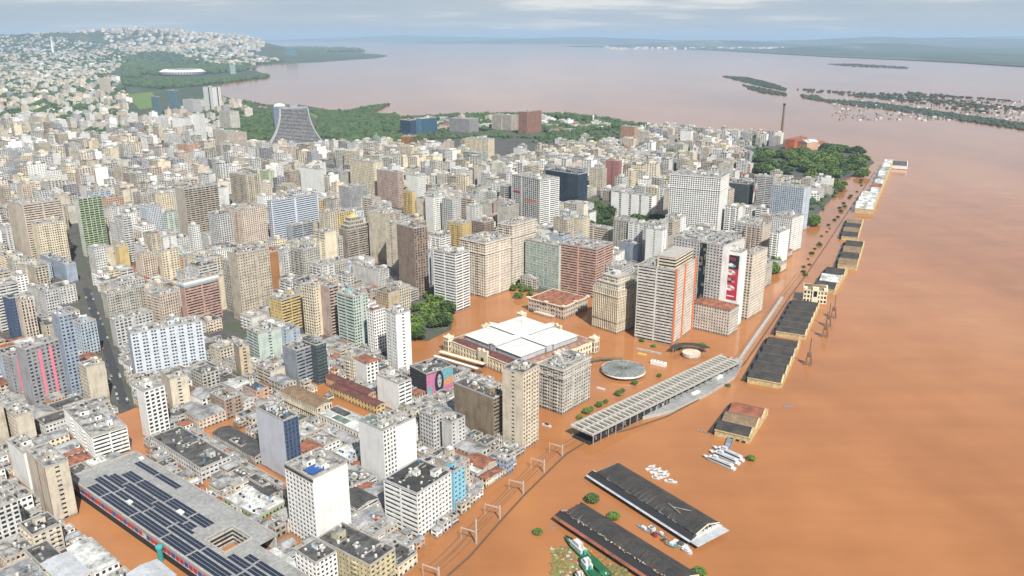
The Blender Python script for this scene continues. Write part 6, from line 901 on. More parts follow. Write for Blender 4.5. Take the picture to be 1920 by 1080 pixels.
def frac(x, y, z): return noise.noise(Vector((x, y, z))) + .5 * noise.noise(Vector((x * 2, y * 2, z))) + .25 * noise.noise(Vector((x * 4, y * 4, z))) + .12 * noise.noise(Vector((x * 8, y * 8, z)))
HB = [(-7900, 14500, 2300, 1500, 250), (-5300, 14300, 1500, 1500, 215), (-6500, 14000, 1500, 1200, 120), (-4100, 12500, 1300, 1500, 130), (-14500, 21000, 3000, 2500, 430), (-10500, 15500, 1800, 2000, 170), (-5300, 10300, 1800, 1200, 90)]
def hz(x, y): return sum(h * math.exp(-((x - a) / s) ** 2 - ((y - b) / q) ** 2) for a, b, s, q, h in HB)
def heightfield(name, x0, x1, y0, y1, nx, ny, fn, mat):
    vs = [(x0 + (x1 - x0) * i / nx, y0 + (y1 - y0) * j / ny) for j in range(ny + 1) for i in range(nx + 1)]
    V = [(x, y, fn(x, y)) for x, y in vs]; F = [(j * (nx + 1) + i, j * (nx + 1) + i + 1, (j + 1) * (nx + 1) + i + 1, (j + 1) * (nx + 1) + i) for j in range(ny) for i in range(nx)]
    me = bpy.data.meshes.new(name); me.from_pydata(V, [], F); me.materials.append(MAT[mat]); me.polygons.foreach_set('use_smooth', [True] * len(F)); o = bpy.data.objects.new(name, me); COL.objects.link(o); o['kind'] = 'structure'; return o
def hfn(x, y):
    z = hz(x, y); n_ = frac(x * .0006, y * .0006, 3.0)
    return -8 + z * (1 + .22 * n_)
heightfield('hills', -22000, -1500, 7000, 27000, 110, 90, hfn, 'ground_city')
FB = [(9000, 20500, 1600, 1400, 150), (6500, 26000, 2600, 2000, 180), (15000, 33000, 5000, 2500, 260), (3500, 40000, 5000, 3000, 260), (-6000, 52000, 8000, 3000, 330), (24000, 30000, 6000, 3000, 230), (30000, 45000, 9000, 3500, 330), (6200, 17500, 900, 700, 105)]
def hfn2(x, y):
    z = sum(h * math.exp(-((x - a) / s) ** 2 - ((y - b) / q) ** 2) for a, b, s, q, h in FB); return -6 + z * (1 + .3 * frac(x * .0003, y * .0003, 7.0)) + (0 if z < 8 else 4)
heightfield('far_hills', -18000, 52000, 14500, 62000, 130, 90, hfn2, 'ground_far')

# ------------------------------------------------------------------ buildings
for row in HEROES + BLOCKS: building(row)

far = MB()
mode_cache = {}
for k in range(0, len(REST), 9):
    x, y, A, B, h, li, ri, wi, ri2 = REST[k:k + 9]; ls, rs, wc, rc = MODES[li], MODES[ri], WK[wi], RK[ri2]; th = 51
    A = max(A, 5); B = max(B, 5); t_ = MB(); wm = 'wall_' + wc
    side(t_, (0, 0), (1, 0), (0, -1), B, h, rs, 3.2, 0, wm); side(t_, (0, A), (0, -1), (-1, 0), A, h, ls, 3.2, 0, wm)
    t_.box(D_, B - D_, D_, A - D_, 0, h - .06, 'glass_dark')
    t_.q([(B, 0, 0), (B, A, 0), (B, A, h), (B, 0, h)], wm); t_.q([(B, A, 0), (0, A, 0), (0, A, h), (B, A, h)], wm)
    if rc in ('t', 'm'): gable_roof(t_, B, A, h, 'roof_' + rc, .2, .8 if rc == 't' else 0)
    else:
        flat_roof(t_, B, A, h, rc)
        if h > 12: a_, b_ = rr.uniform(.15, .5) * B, rr.uniform(.15, .5) * A; t_.box(a_, a_ + min(5, B * .4), b_, b_ + min(6, A * .4), h + .03, h + rr.uniform(2.2, 4.6), wm)
        if y < 1200: clutter(t_, B, A, h, 5, rr)
    ca, sa = cos(R(th)), sin(R(th)); i0 = len(far.v)
    far.v += [(x + ca * p[0] - sa * p[1], y + sa * p[0] + ca * p[1], p[2] + .3) for p in t_.v]
    remap = [far.mi(k) for k in t_.slots]; far.f += [tuple(k + i0 for k in q) for q in t_.f]; far.m += [remap[k] for k in t_.m]

# districts beyond: simple boxes with storeys, each a real block with its own roof
FW = ['wall_wh', 'wall_lg', 'wall_gyl', 'wall_gy', 'wall_ste', 'wall_crs', 'wall_crw', 'wall_lg', 'wall_lg', 'wall_be', 'wall_pc', 'wall_gyl', 'wall_gyl']
DZ = []   # (polygon px, step, hmin, hmax, density, size range)
DZ.append(([(-60, 400), (1380, 400), (1380, 335), (900, 345), (-60, 345)], 26, 12, 54, .95, (13, 30)))
DZ.append(([(1380, 400), (1540, 400), (1565, 362), (1555, 342), (1400, 338), (1380, 335)], 26, 8, 24, .85, (15, 24)))
DZ.append(([(-60, 345), (900, 345), (900, 300), (-60, 300)], 29, 12, 50, .88, (13, 34)))
DZ.append(([(900, 345), (1560, 330), (1480, 300), (1420, 278), (1200, 272), (900, 300)], 27, 10, 34, .9, (13, 30)))
DZ.append(([(-60, 300), (520, 300), (430, 262), (300, 235), (-60, 232)], 29, 8, 46, .56, (15, 34)))
DZ.append(([(520, 300), (900, 300), (900, 284), (730, 282), (540, 288)], 27, 10, 40, .8, (14, 24)))
DZ.append(([(1200, 272), (1475, 278), (1460, 264), (1400, 262), (1250, 250), (1200, 252)], 23, 16, 38, .95, (13, 20)))
DZ.append(([(1040, 272), (1200, 272), (1200, 258), (1050, 262)], 27, 6, 20, .5, (13, 24)))
DZ.append(([(-60, 232), (230, 235), (240, 190), (230, 160), (200, 140), (-60, 140)], 36, 6, 40, .42, (16, 32)))
DZ.append(([(240, 232), (330, 240), (470, 240), (470, 205), (400, 190), (330, 205)], 40, 8, 40, .5, (16, 30)))
DZ.append(([(-60, 140), (200, 140), (230, 118), (200, 106), (-60, 100)], 50, 6, 30, .5, (20, 40)))
DZ.append(([(200, 106), (300, 112), (420, 108), (470, 112), (500, 106), (470, 94), (330, 88), (180, 90)], 80, 10, 55, .75, (28, 60)))
DZ.append(([(-60, 100), (180, 104), (180, 92), (-60, 92)], 70, 12, 40, .7, (30, 62)))
DZ.append(([(750, 250), (760, 226), (1040, 222), (1160, 236), (1040, 258), (900, 262)], 38, 6, 22, .30, (16, 40)))
DZ.append(([(230, 124), (430, 126), (540, 116), (400, 108), (220, 106)], 85, 14, 44, .45, (28, 62)))
PARKS = [[(1405, 332), (1418, 285), (1500, 272), (1640, 285), (1610, 335), (1560, 348)], [(1100, 400), (1105, 392), (1150, 385), (1260, 400)], [(232, 160), (300, 168), (380, 160), (470, 140), (480, 128), (300, 112), (235, 118)], [(600, 285), (590, 205), (740, 212), (745, 262), (640, 285)], [(430, 290), (420, 235), (505, 225), (510, 290)],
         [(250, 175), (290, 175), (310, 215), (270, 210)]]
HP = [(r_[2], r_[3], max(r_[5], r_[6]) * .8 + 12) for r_ in HEROES if r_[3] > 1280]
CP = [px(*q) for q in ((555, 268), (345, 143), (1468, 264))]
isout = lambda x, y: all((x - a) ** 2 + (y - b) ** 2 > r_ * r_ for a, b, r_ in HP) and (x - CP[0][0]) ** 2 + (y - CP[0][1]) ** 2 > 130 ** 2 and (x - CP[1][0]) ** 2 + (y - CP[1][1]) ** 2 > 330 ** 2
PW = [[px(*q) for q in P_] for P_ in PARKS]
def far_block(x, y, s1, s2, h, th, z0=0):
    ca, sa = cos(th), sin(th); tr = lambda p: (x + ca * p[0] - sa * p[1], y + sa * p[0] + ca * p[1], p[2] + z0); wm = rr.choice(FW)
    near_ = y < 2700 and h > 9
    def qd(pts, m): far.q([tr(p) for p in pts], m)
    if near_:
        far.box(.3, s1 - .3, .3, s2 - .3, 0, h - .1, 'glass_dark', tr=tr); nf = max(2, int(h / (3.2 if y < 2400 else 4.2))); f = h / nf; fb, fp, bwf = rr.uniform(.36, .6), rr.uniform(.12, .28), rr.uniform(3.4, 6)
        blank = rr.random() < .35
        for (ax, on) in ((0, blank), (1, (not blank) and rr.random() < .3)):
            P_ = (lambda s, z, o: (s, -o, z)) if ax == 0 else (lambda s, z, o: (-o, s, z)); L_ = s1 if ax == 0 else s2
            if on: qd([P_(0, 0, 0), P_(L_, 0, 0), P_(L_, h, 0), P_(0, h, 0)], wm)
            else:
                for k in range(nf): qd([P_(0, k * f, 0), P_(L_, k * f, 0), P_(L_, k * f + f * fb, 0), P_(0, k * f + f * fb, 0)], wm); qd([P_(0, k * f + f * fb, 0), P_(L_, k * f + f * fb, 0), P_(L_, k * f + f * fb, -.3), P_(0, k * f + f * fb, -.3)], wm)
                nb = max(2, int(L_ / bwf)); q = L_ / nb
                for k in range(nb + 1):
                    a, b = max(0, k * q - q * fp), min(L_, k * q + q * fp); qd([P_(a, 0, .03), P_(b, 0, .03), P_(b, h, .03), P_(a, h, .03)], wm)
        qd([(s1, 0, 0), (s1, s2, 0), (s1, s2, h), (s1, 0, h)], wm); qd([(s1, s2, 0), (0, s2, 0), (0, s2, h), (s1, s2, h)], wm)
    else:
        for a, b in (((0, 0), (s1, 0)), ((s1, 0), (s1, s2)), ((s1, s2), (0, s2)), ((0, s2), (0, 0))): qd([(a[0], a[1], 0), (b[0], b[1], 0), (b[0], b[1], h), (a[0], a[1], h)], wm)
    if h < 12 and rr.random() < .42:
        z = h + min(s1, s2) * .2; r0, r1 = (s1 * .2, s2 / 2, z), (s1 * .8, s2 / 2, z); m_ = rr.choice(['roof_t', 'roof_t', 'roof_m', 'roof_w'])
        qd([(0, 0, h), (s1, 0, h), r1, r0], m_); qd([(s1, s2, h), (0, s2, h), r0, r1], m_); qd([(0, s2, h), (0, 0, h), r0], m_); qd([(s1, 0, h), (s1, s2, h), r1], m_)
    else:
        qd([(0, 0, h), (s1, 0, h), (s1, s2, h), (0, s2, h)], rr.choice(['roof_c', 'roof_c', 'roof_c', 'roof_c', 'roof_w', 'roof_d', 'roof_m'] if y < 5000 else ['roof_w', 'roof_c', 'roof_c', 'roof_t']))
        if h > 14: far.box(s1 * .3, s1 * .65, s2 * .25, s2 * .7, h, h + 3.5, wm, tr=tr)
woods = MB()
ICO = None
def ico(sub):
    bm = bmesh.new(); bmesh.ops.create_icosphere(bm, subdivisions=sub, radius=1); v = [tuple(q.co) for q in bm.verts]; f = [tuple(k.index for k in q.verts) for q in bm.faces]; bm.free(); return v, f
I1, I2 = ico(1), ico(2)
def clump(mb, x, y, z, r, rz, mat, src=None, jag=.35):
    V, F = src or I1; i0 = len(mb.v); ph = rr.uniform(0, 99)
    for v in V:
        k = 1 + jag * noise.noise(Vector((v[0] * 2.3 + ph, v[1] * 2.3, v[2] * 2.3))) * 1.8 + rr.uniform(-.1, .1)
        mb.v.append((x + v[0] * r * k, y + v[1] * r * k, z + (v[2] * .9 + .55) * rz * k))
    mi = mb.mi(mat)
    for q in F: mb.f.append(tuple(k + i0 for k in q)); mb.m.append(mi)
for (poly, step, h0, h1, dens, sz) in DZ:
    P_ = [px(*q) for q in poly]; xs = [p[0] for p in P_]; ys = [p[1] for p in P_]; th = R(52); ca, sa = cos(th), sin(th); cx, cy = sum(xs) / len(xs), sum(ys) / len(ys); n_ = int(max(max(xs) - min(xs), max(ys) - min(ys)) / step) + 2
    for i in range(-n_, n_):
        for j in range(-n_, n_):
            u_, v_ = i * step + (i // 3) * step * .35 + rr.uniform(-.15, .15) * step, j * step + (j // 3) * step * .4 + rr.uniform(-.15, .15) * step; x, y = cx + ca * u_ - sa * v_, cy + sa * u_ + ca * v_
            if not inside((x, y), P_) or not isout(x, y) or abs(x) > y * .70 + 60: continue
            if any(inside((x, y), q) for q in PW): continue
            cl_ = noise.noise(Vector((x * .0035, y * .0035, 1.3)))
            if rr.random() < dens * (1.15 if cl_ > -.1 else .72):
                h = h0 + (h1 - h0) * rr.random() ** (1.7 if h0 < 10 else 1.2)
                far_block(x, y, rr.uniform(*sz), rr.uniform(*sz), h, th + rr.choice([0, 0, 0, pi / 14]), ground_z(x, y))
            elif rr.random() < .95:
                r_ = rr.uniform(5, 10) * (1.3 if y < 3000 else (2.0 if y < 7000 else 2.1)); clump(woods, x, y, ground_z(x, y) + r_ * .2, r_, r_ * .8, 'leaf_far')
far.build('distant_city_blocks', None, None, kind='stuff')['label'] = 'dense mass of apartment blocks and houses filling the city to the hills'
far = None

# ------------------------------------------------------------------ woods, parks, islands
def wood_poly(mb, poly, step, r0, r1, mat='leaf_far', dens=.9, z=0, src=None, world=False, flat=.85):
    P_ = poly if world else [px(*q) for q in poly]; xs = [p[0] for p in P_]; ys = [p[1] for p in P_]; x = min(xs)
    while x < max(xs):
        y = min(ys)
        while y < max(ys):
            a, b = x + rr.uniform(-.45, .45) * step, y + rr.uniform(-.45, .45) * step
            if rr.random() < dens and inside((a, b), P_) and isout(a, b): r_ = rr.uniform(r0, r1); clump(mb, a, b, z + (ground_z(a, b) if b > 7000 else 0), r_, r_ * flat, mat, src)
            y += step
        x += step
wood_poly(woods, [(600, 287), (590, 262), (600, 208), (700, 214), (745, 216), (750, 235), (745, 268), (640, 287)], 15, 6, 11)
wood_poly(woods, [(430, 292), (420, 245), (440, 215), (505, 205), (515, 240), (510, 292)], 16, 6, 11)
wood_poly(woods, [(560, 204), (640, 212), (690, 200), (735, 195), (700, 212), (690, 220), (600, 218)], 16, 5, 9)
wood_poly(woods, [(740, 222), (840, 216), (960, 213), (1070, 215), (1150, 225), (1250, 241), (1250, 248), (1160, 240), (1070, 250), (1040, 262), (920, 258), (830, 262), (745, 262)], 17, 5.5, 10)
wood_poly(woods, [(232, 160), (300, 168), (380, 161), (500, 146), (505, 142), (430, 150), (300, 150), (232, 150)], 34, 12, 20)
wood_poly(woods, [(235, 148), (290, 146), (390, 140), (480, 131), (430, 126), (330, 126), (230, 116)], 60, 20, 36)
wood_poly(woods, [(420, 184), (500, 197), (500, 203), (410, 195)], 20, 5, 9, dens=.6)
wood_poly(woods, [(545, 99), (690, 97.5), (650, 93), (540, 91)], 110, 35, 60, dens=.9)
wood_poly(woods, [(220, 120), (430, 125), (500, 121), (540, 117), (400, 110), (220, 106)], 70, 16, 28, dens=.5)
wood_poly(woods, [(-40, 95), (330, 92), (450, 90), (330, 82), (-40, 82)], 120, 20, 38, dens=.3)
wood_poly(woods, [(1250, 241), (1340, 254), (1420, 262), (1420, 266), (1330, 258), (1245, 246)], 13, 5, 8)
wood_poly(woods, [(250, 300), (240, 288), (300, 284), (340, 292)], 14, 6, 9)
wood_poly(woods, [(300, 236), (330, 242), (345, 275), (300, 280), (200, 262), (180, 250)], 18, 6, 10, dens=.75)
wood_poly(woods, [(1000, 268), (1050, 250), (1160, 240), (1240, 248), (1215, 256), (1060, 270)], 17, 5, 9, dens=.6)
wood_poly(woods, [(1505, 345), (1575, 345), (1572, 362), (1540, 398), (1512, 398)], 11, 3.5, 6, dens=.35)
wood_poly(woods, [(-40, 232), (300, 236), (430, 262), (520, 300), (-40, 300)], 36, 5, 8, dens=.35)
wood_poly(woods, [(915, 330), (905, 305), (950, 305), (955, 330)], 13, 6, 9)
wood_poly(woods, [(850, 345), (848, 322), (880, 325), (885, 345)], 12, 6, 9)
woods.build('distant_woods', None, None, kind='stuff')['label'] = 'dark green masses of trees filling the far parks and lake shore'
woods = None
sheet('lawn', [px(*q) for q in ((575, 208), (640, 206), (650, 214), (590, 222))], .5, 'grass'); sheet('meadow', [px(*q) for q in ((1050, 228), (1100, 226), (1160, 238), (1110, 242))], .5, 'grass'); sheet('park_lawn', [px(*q) for q in ((238, 178), (285, 172), (300, 200), (262, 206))], .5, 'grass')
sheet('sand_path', [px(*q) for q in ((412, 180), (440, 190), (500, 200), (500, 203), (430, 194), (405, 184))], .55, 'sand')
for k, (nm, lb) in dict(a=('island_woods', 'flooded wooded island nearest the open lake'), e=('island_woods', 'short wooded strip just below the island nearest the open lake'), b=('island_woods', 'long narrow wooded island strip along the channel'), c=('island_woods', 'broken half drowned tree lines behind the long wooded island strip'), d=('island_woods', 'small distant islet streak on the lake')).items():
    mb = MB(); wood_poly(mb, ISLES[k], 17 if k != 'd' else 42, 6, 11, dens={'a': .9, 'e': .8, 'b': 1.0, 'c': .2, 'd': .9}[k], mat='leaf_isle', world=True, src=I1, flat=.5)
    if k == 'c':
        for (a, b, c_, d_) in ((1500, 168, 1530, 169), (1515, 172, 1600, 174), (1630, 180, 1720, 190), (1700, 174, 1900, 190), (1720, 187, 1860, 200), (1780, 203, 1880, 214), (1840, 222, 1930, 236)):
            A_, B_ = px(a, b), px(c_, d_); L_ = math.dist(A_, B_)
            for q in range(int(L_ / 13)):
                s_ = q * 13 / L_; r_ = rr.uniform(5, 11); clump(mb, A_[0] + (B_[0] - A_[0]) * s_ + rr.uniform(-18, 18), A_[1] + (B_[1] - A_[1]) * s_ + rr.uniform(-25, 25), 0, r_, r_ * .6, 'leaf_isle')
    mb.build(nm, None, None, lb, 'stuff')
mb = MB()
for _ in range(320):
    a = px(rr.uniform(1560, 1915), rr.uniform(184, 226)); s = rr.uniform(8, 22)
    mb.box(a[0], a[0] + s, a[1], a[1] + s * .7, -1, rr.uniform(2, 4.5), rr.choice(['roof_w', 'roof_c', 'roof_c', 'roof_m']))
mb.build('flooded_island_houses', None, None, 'hundreds of drowned low houses on the far islands', 'stuff')
mb = MB()
for _ in range(260):
    a = px(rr.uniform(1130, 1560), rr.uniform(84.5, 92)); s = rr.uniform(40, 120); mb.box(a[0], a[0] + s, a[1], a[1] + s, 0, rr.uniform(12, 34), rr.choice(['roof_w', 'wall_wh', 'wall_crs']))
mb.build('far_shore_town', None, None, 'pale specks of a distant town on the far lake shore', 'stuff')

# ------------------------------------------------------------------ trees one can tell apart
def tree_mesh(seed, bright):
    r0 = random.Random(seed); cr_ = MB(); lm = 'leaf_bright' if bright else 'leaf'
    lobes = [(0, 0, 0, 1.0)] + [(r0.uniform(-.65, .65), r0.uniform(-.65, .65), r0.uniform(-.3, .45), r0.uniform(.4, .62)) for _ in range(7)]
    for (a, b, c, s) in lobes:
        i0 = len(cr_.v); ph = r0.uniform(0, 50)
        for v in I2[0]:
            k = s * (.8 + .45 * noise.noise(Vector((v[0] * 2.6 + ph, v[1] * 2.6, v[2] * 2.6))) + r0.uniform(-.09, .09)); cr_.v.append((a + v[0] * k, b + v[1] * k, .95 + c * .7 + v[2] * k * .72))
        cr_.f += [tuple(k + i0 for k in q) for q in I2[1]]; cr_.m += [cr_.mi(lm)] * len(I2[1])
    for _ in range(900):
        th, ph = r0.uniform(0, 2 * pi), r0.uniform(-.35, 1.4); q = r0.uniform(.70, 1.30); c = Vector((cos(th) * cos(ph) * q, sin(th) * cos(ph) * q, .95 + sin(ph) * q * .74)); s = r0.uniform(.05, .13)
        u = Vector((r0.uniform(-1, 1), r0.uniform(-1, 1), r0.uniform(-.5, .5))).normalized(); w = u.cross(Vector((r0.uniform(-1, 1), r0.uniform(-1, 1), 1))).normalized()
        cr_.q([c + u * s + w * s, c - u * s + w * s, c - u * s - w * s, c + u * s - w * s], lm)
    cm = cr_.mesh('crown'); tk = MB(); tk.cyl(0, 0, -.2, .8, .09, 7, 'trunk', .05)
    for a in range(4): tk.bar((0, 0, .5), (cos(a * 1.6) * .4, sin(a * 1.6) * .4, .95), .05, 'trunk')
    return cm, tk.mesh('trunk')
TM = [tree_mesh(s, s % 2) for s in range(4)]
tcount = 0
def tree(x, y, r_, label, group, v=None, hscale=1.0, z=0):
    global tcount; v = rr.randrange(4) if v is None else v; tcount += 1
    t_ = thing('tree', label, 'tree', (x, y, z), rr.uniform(0, 360), group); t_.scale = (r_, r_, r_ * 1.05 * hscale)
    for nm, me in (('crown', TM[v][0]), ('trunk', TM[v][1])):
        o = bpy.data.objects.new(nm, me); COL.objects.link(o); o.parent = t_
groves = [('park trees in the square left of the market hall', 'green tree in the wooded corner of the flooded square', [(775, 610, 785, 640), (790, 560, 842, 618)], 34, (4.5, 8.5), (0, 1, 2, 3)),
          ('plaza trees between the office slabs', 'dark tree in the wooded plaza below the white finned block', [(1100, 395, 1150, 440), (1180, 425, 1262, 470), (1150, 428, 1200, 455)], 62, (7.5, 12), (0, 2)),
          ('trees by the grey conifer', 'dark tree beside the brown balconied tower', [(742, 535, 775, 585)], 14, (4.5, 8), (0, 2)),
          ('trees along the rail station roof', 'small tree standing in flood water beside the station roof', [], 0, (2, 3.4), (1, 3)),
          ('trees before the flooded palace', 'slim tree standing in the flooded avenue', [(950, 535, 995, 560)], 9, (2.6, 4.2), (1, 3)),
          ('waterfront trees', 'bright green tree at the water beside the balcony tower', [(1440, 490, 1455, 515)], 6, (4.5, 7), (1, 3)),
          ('park grove on the peninsula tip', 'tree in the dense riverside park by the long white sheds', [(1415, 292, 1520, 328), (1480, 284, 1570, 312), (1520, 300, 1622, 336)], 120, (9, 15), (0, 1, 2, 3)),
          ('street trees by the bend', 'green tree on the flooded road bend near the pale blue block', [(1522, 412, 1530, 425), (1552, 345, 1582, 360)], 12, (5, 8), (1, 3))]
for g, lb, bxs, n_, rs_, vs in groves:
    for k in range(n_):
        b = bxs[k % len(bxs)]; p = px(rr.uniform(b[0], b[2]), rr.uniform(b[1], b[3])); tree(p[0], p[1], rr.uniform(*rs_), lb, g, rr.choice(vs), .72 if 'peninsula' in g else 1.0)
for (a, b, r_) in ((1087, 786, 2.2), (1100, 776, 2.9), (1108, 771, 2.2), (1124, 763, 2.6), (1136, 756, 1.8), (1160, 742, 2.7), (1167, 736, 2.0), (1190, 722, 2.4), (1236, 707, 1.8)):
    p = px(a, b); tree(p[0], p[1], r_, 'small tree standing in flood water beside the station roof', 'trees along the rail station roof', rr.choice((1, 3)))
for k, (a, b, r_, lb) in enumerate(((998, 584, 2.4, 'tree before the left corner of the palace'), (1016, 588, 2.4, 'tree before the middle of the palace front'), (1036, 592, 2.4, 'tree before the right part of the palace front'),
        (1203, 640, 2.4, 'palm like tree at the foot of the ribboned slab'), (1225, 650, 2.2, 'lone tree in water before the ribboned slab'), (1274, 655, 2.4, 'thin tree left of the curved pavilion'), (1316, 650, 3.2, 'round green tree right of the curved pavilion'),
        (1408, 862, 2.8, 'bush rising from the water right of the ferries'), (1008, 1000, 2.6, 'floating green bush alone on open water'), (1110, 940, 4, 'bush at the far corner of the rust edged hangar'), (1150, 972, 3.4, 'bush along the side of the rust edged hangar'),
        (1310, 1078, 3.4, 'bush at the near end of the rust edged hangar'), (1365, 724, 2.0, 'small bush beside the station platform tip'))):
    p = px(a, b); tree(p[0], p[1], r_, lb, None, 1 if k != 9 else 0, .8, -.8)
for k in range(26):
    s = max(0, k + rr.uniform(-.5, .5)) / 26; a = (1500 + (1628 - 1500) * s, 520 - (520 - 322) * s ** .92); p = px(*a); tree(p[0] + rr.uniform(-6, 6), p[1], rr.uniform(1.6, 3.6), 'small dark tree in the row along the flooded dock road', 'tree row along the dock road', rr.choice((0, 2)), .7, -.8)
for (a, b, c_, d_, n_) in ((1545, 281, 1622, 290, 16),):
    for k in range(n_): p = px(a + (c_ - a) * k / n_, b + (d_ - b) * k / n_ + rr.uniform(-1.5, 1.5)); tree(p[0], p[1], rr.uniform(7, 11), 'tree in the hedge like row at the peninsula tip', 'tree row at the peninsula tip', rr.choice((0, 2)))
# floating weeds
wd = MB()
for _ in range(520):
    s = rr.random(); p = px(1032 + 95 * rr.random() * (0.4 + s), 1025 + 60 * rr.random()); r_ = rr.uniform(.5, 1.5); clump(wd, p[0], p[1], -.4, r_, r_ * .45, rr.choice(['leaf_olive', 'leaf_olive', 'leaf_olive', 'leaf_olive', 'roof_brown', 'leaf_bright', 'concrete_light']))
for _ in range(60):
    p = px(rr.uniform(1120, 1180), rr.uniform(1062, 1080)); r_ = rr.uniform(.8, 2); clump(wd, p[0], p[1], -.4, r_, r_ * .6, 'leaf_olive')
wd.build('floating_vegetation', None, None, 'matted debris and water plants around the green tugs', 'stuff')
# ------------------------------------------------------------------ solar panelled market
t = thing('market_building', 'long grey roofed market hall covered with rows of solar panels and a square courtyard', 'market hall', (-302, 485, 0), -38)
def lrf(mb, rects, z, mat):
    for x0, x1, y0, y1 in rects: mb.q([(x0, y0, z), (x1, y0, z), (x1, y1, z), (x0, y1, z)], mat)
HX0, HX1, HY0, HY1 = 137, 157, 17, 35
a = MB(); lrf(a, [(0, HX0, 0, 46), (HX1, 167, 0, 46), (HX0, HX1, 0, HY0), (HX0, HX1, HY1, 46), (167, 215, 0, 34)], 12, 'roof_mall')
for x0, x1, y0, y1 in ((-.4, 215, -.5, .3), (-.4, .3, .3, 46), (0, 167, 46, 46.6), (HX0 - .6, HX1 + .6, HY0 - .6, HY0), (HX0 - .6, HX1 + .6, HY1, HY1 + .6), (HX0 - .6, HX0, HY0, HY1), (HX1, HX1 + .6, HY0, HY1)): a.box(x0, x1, y0, y1, 11.2, 12.9, 'concrete_light', True)
for x0 in range(8, 215, 12): a.box(x0, x0 + .25, .3, 34, 12.02, 12.15, 'concrete_light')
a.build('roof', 'roof_zinc', t)
a = MB(); a.box(.3, 214.6, .5, 1.2, 0, 11.9, 'wall_lg'); a.box(.3, 1, 1.2, 45.6, 0, 11.9, 'wall_lg'); a.box(.3, 166.6, 45, 45.8, 0, 11.9, 'wall_lg')
a.q([(HX0, HY0, 0), (HX0, HY1, 0), (HX0, HY1, 12), (HX0, HY0, 12)], 'wall_gyl'); a.q([(HX0, HY1, 0), (HX1, HY1, 0), (HX1, HY1, 12), (HX0, HY1, 12)], 'wall_lg'); a.q([(HX1, HY0, 0), (HX1, HY1, 0), (HX1, HY1, 12), (HX1, HY0, 12)], 'wall_gyl'); a.q([(HX0, HY0, 0), (HX1, HY0, 0), (HX1, HY0, 12), (HX0, HY0, 12)], 'wall_gyl')
for z in (2.5, 5.5, 8.5):
    a.q([(HX0 + .1, HY1 - .05, z), (HX1 - .1, HY1 - .05, z), (HX1 - .1, HY1 - .05, z + 1.6), (HX0 + .1, HY1 - .05, z + 1.6)], 'window_dark'); a.q([(HX0 + .05, HY0 + .1, z), (HX0 + .05, HY1 - .1, z), (HX0 + .05, HY1 - .1, z + 1.6), (HX0 + .05, HY0 + .1, z + 1.6)], 'window_dark')
a.q([(0, 0, 11.85), (0, 46, 11.85), (HX0 - .2, 46, 11.85), (HX0 - .2, 0, 11.85)], 'dark_void'); a.build('wall', 'wall_lg', t)
a = MB(); a.box(.2, 214, .3, .5, .2, 4.6, 'dark_void'); a.build('shopfront_band', 'dark_void', t)
fr_ = MB(); fr_.box(0, 214, .05, .5, 5.0, 5.6, 'concrete_light'); fr_.box(0, 214, .1, .5, 9.2, 11.2, 'concrete_light'); fr_.build('facade_band', 'concrete_light', t)
pm = {}
cols = ['sheet_red', 'sheet_red', 'sheet_blue', 'white_paint', 'window_dark', 'sheet_red', 'sheet_blue', 'white_paint']
for k in range(44):
    x0 = 5 + k * 4.7; 
    if 92 < x0 < 99: continue
    o = None; m_ = cols[(k * 5 + k // 3) % 8]
    if m_ not in pm: q = MB(); q.box(0, 3.7, .12, .5, 6.0, 8.9, m_); pm[m_] = q.mesh('facade_panel')
    o = bpy.data.objects.new('facade_panel', pm[m_]); COL.objects.link(o); o.parent = t; o.location = (x0, 0, 0)
q = MB(); q.cyl(118, -2, 0, 9, 1.7, 10, 'sheet_teal'); q.cyl(118, -2, 9, 10.2, 2.1, 10, 'turquoise'); q.build('stair_tower', 'sheet_teal', t)
q = MB(); q.cyl(1.5, 2.5, 0, 9, 2.2, 8, 'sheet_teal'); q.build('corner_kiosk', 'sheet_teal', t)
pan = MB(); pan.box(0, 8.7, 0, 1.95, .25, .36, 'solar_cell'); pan.box(-.06, 8.76, -.06, 2.01, .14, .24, 'metal_grey'); pme = pan.mesh('solar_panel')
rows = [(22, 208, 1.2), (22, 208, 3.6), (22, 208, 6.0), (15, 208, 9.4), (15, 208, 11.8), (15, 128, 15.2), (19, 128, 17.6), (19, 128, 20.0), (24, 128, 23.6), (24, 128, 26.0), (24, 128, 28.4), (16, 76, 36.9), (16, 76, 39.3), (162, 208, 15.2), (162, 208, 17.6), (170, 208, 21), (170, 208, 23.4)]
np_ = 0
for x0, x1, y0 in rows:
    x = x0
    while x < x1 - 8:
        if np_ < 298 : o = bpy.data.objects.new('solar_panel', pme); COL.objects.link(o); o.parent = t; o.location = (x, y0, 12.05); np_ += 1
        x += 8.82 + (1.6 if int(x / 8.8) % 4 == 3 else 0)
for (x0, x1, y0) in ((60, 64, 8), (96, 101, 22), (12, 15, 42)): q = MB(); q.box(x0, x1, y0, y0 + 3, 12.02, 13.4, 'slab_white'); q.build('roof_vent', 'slab_white', t)

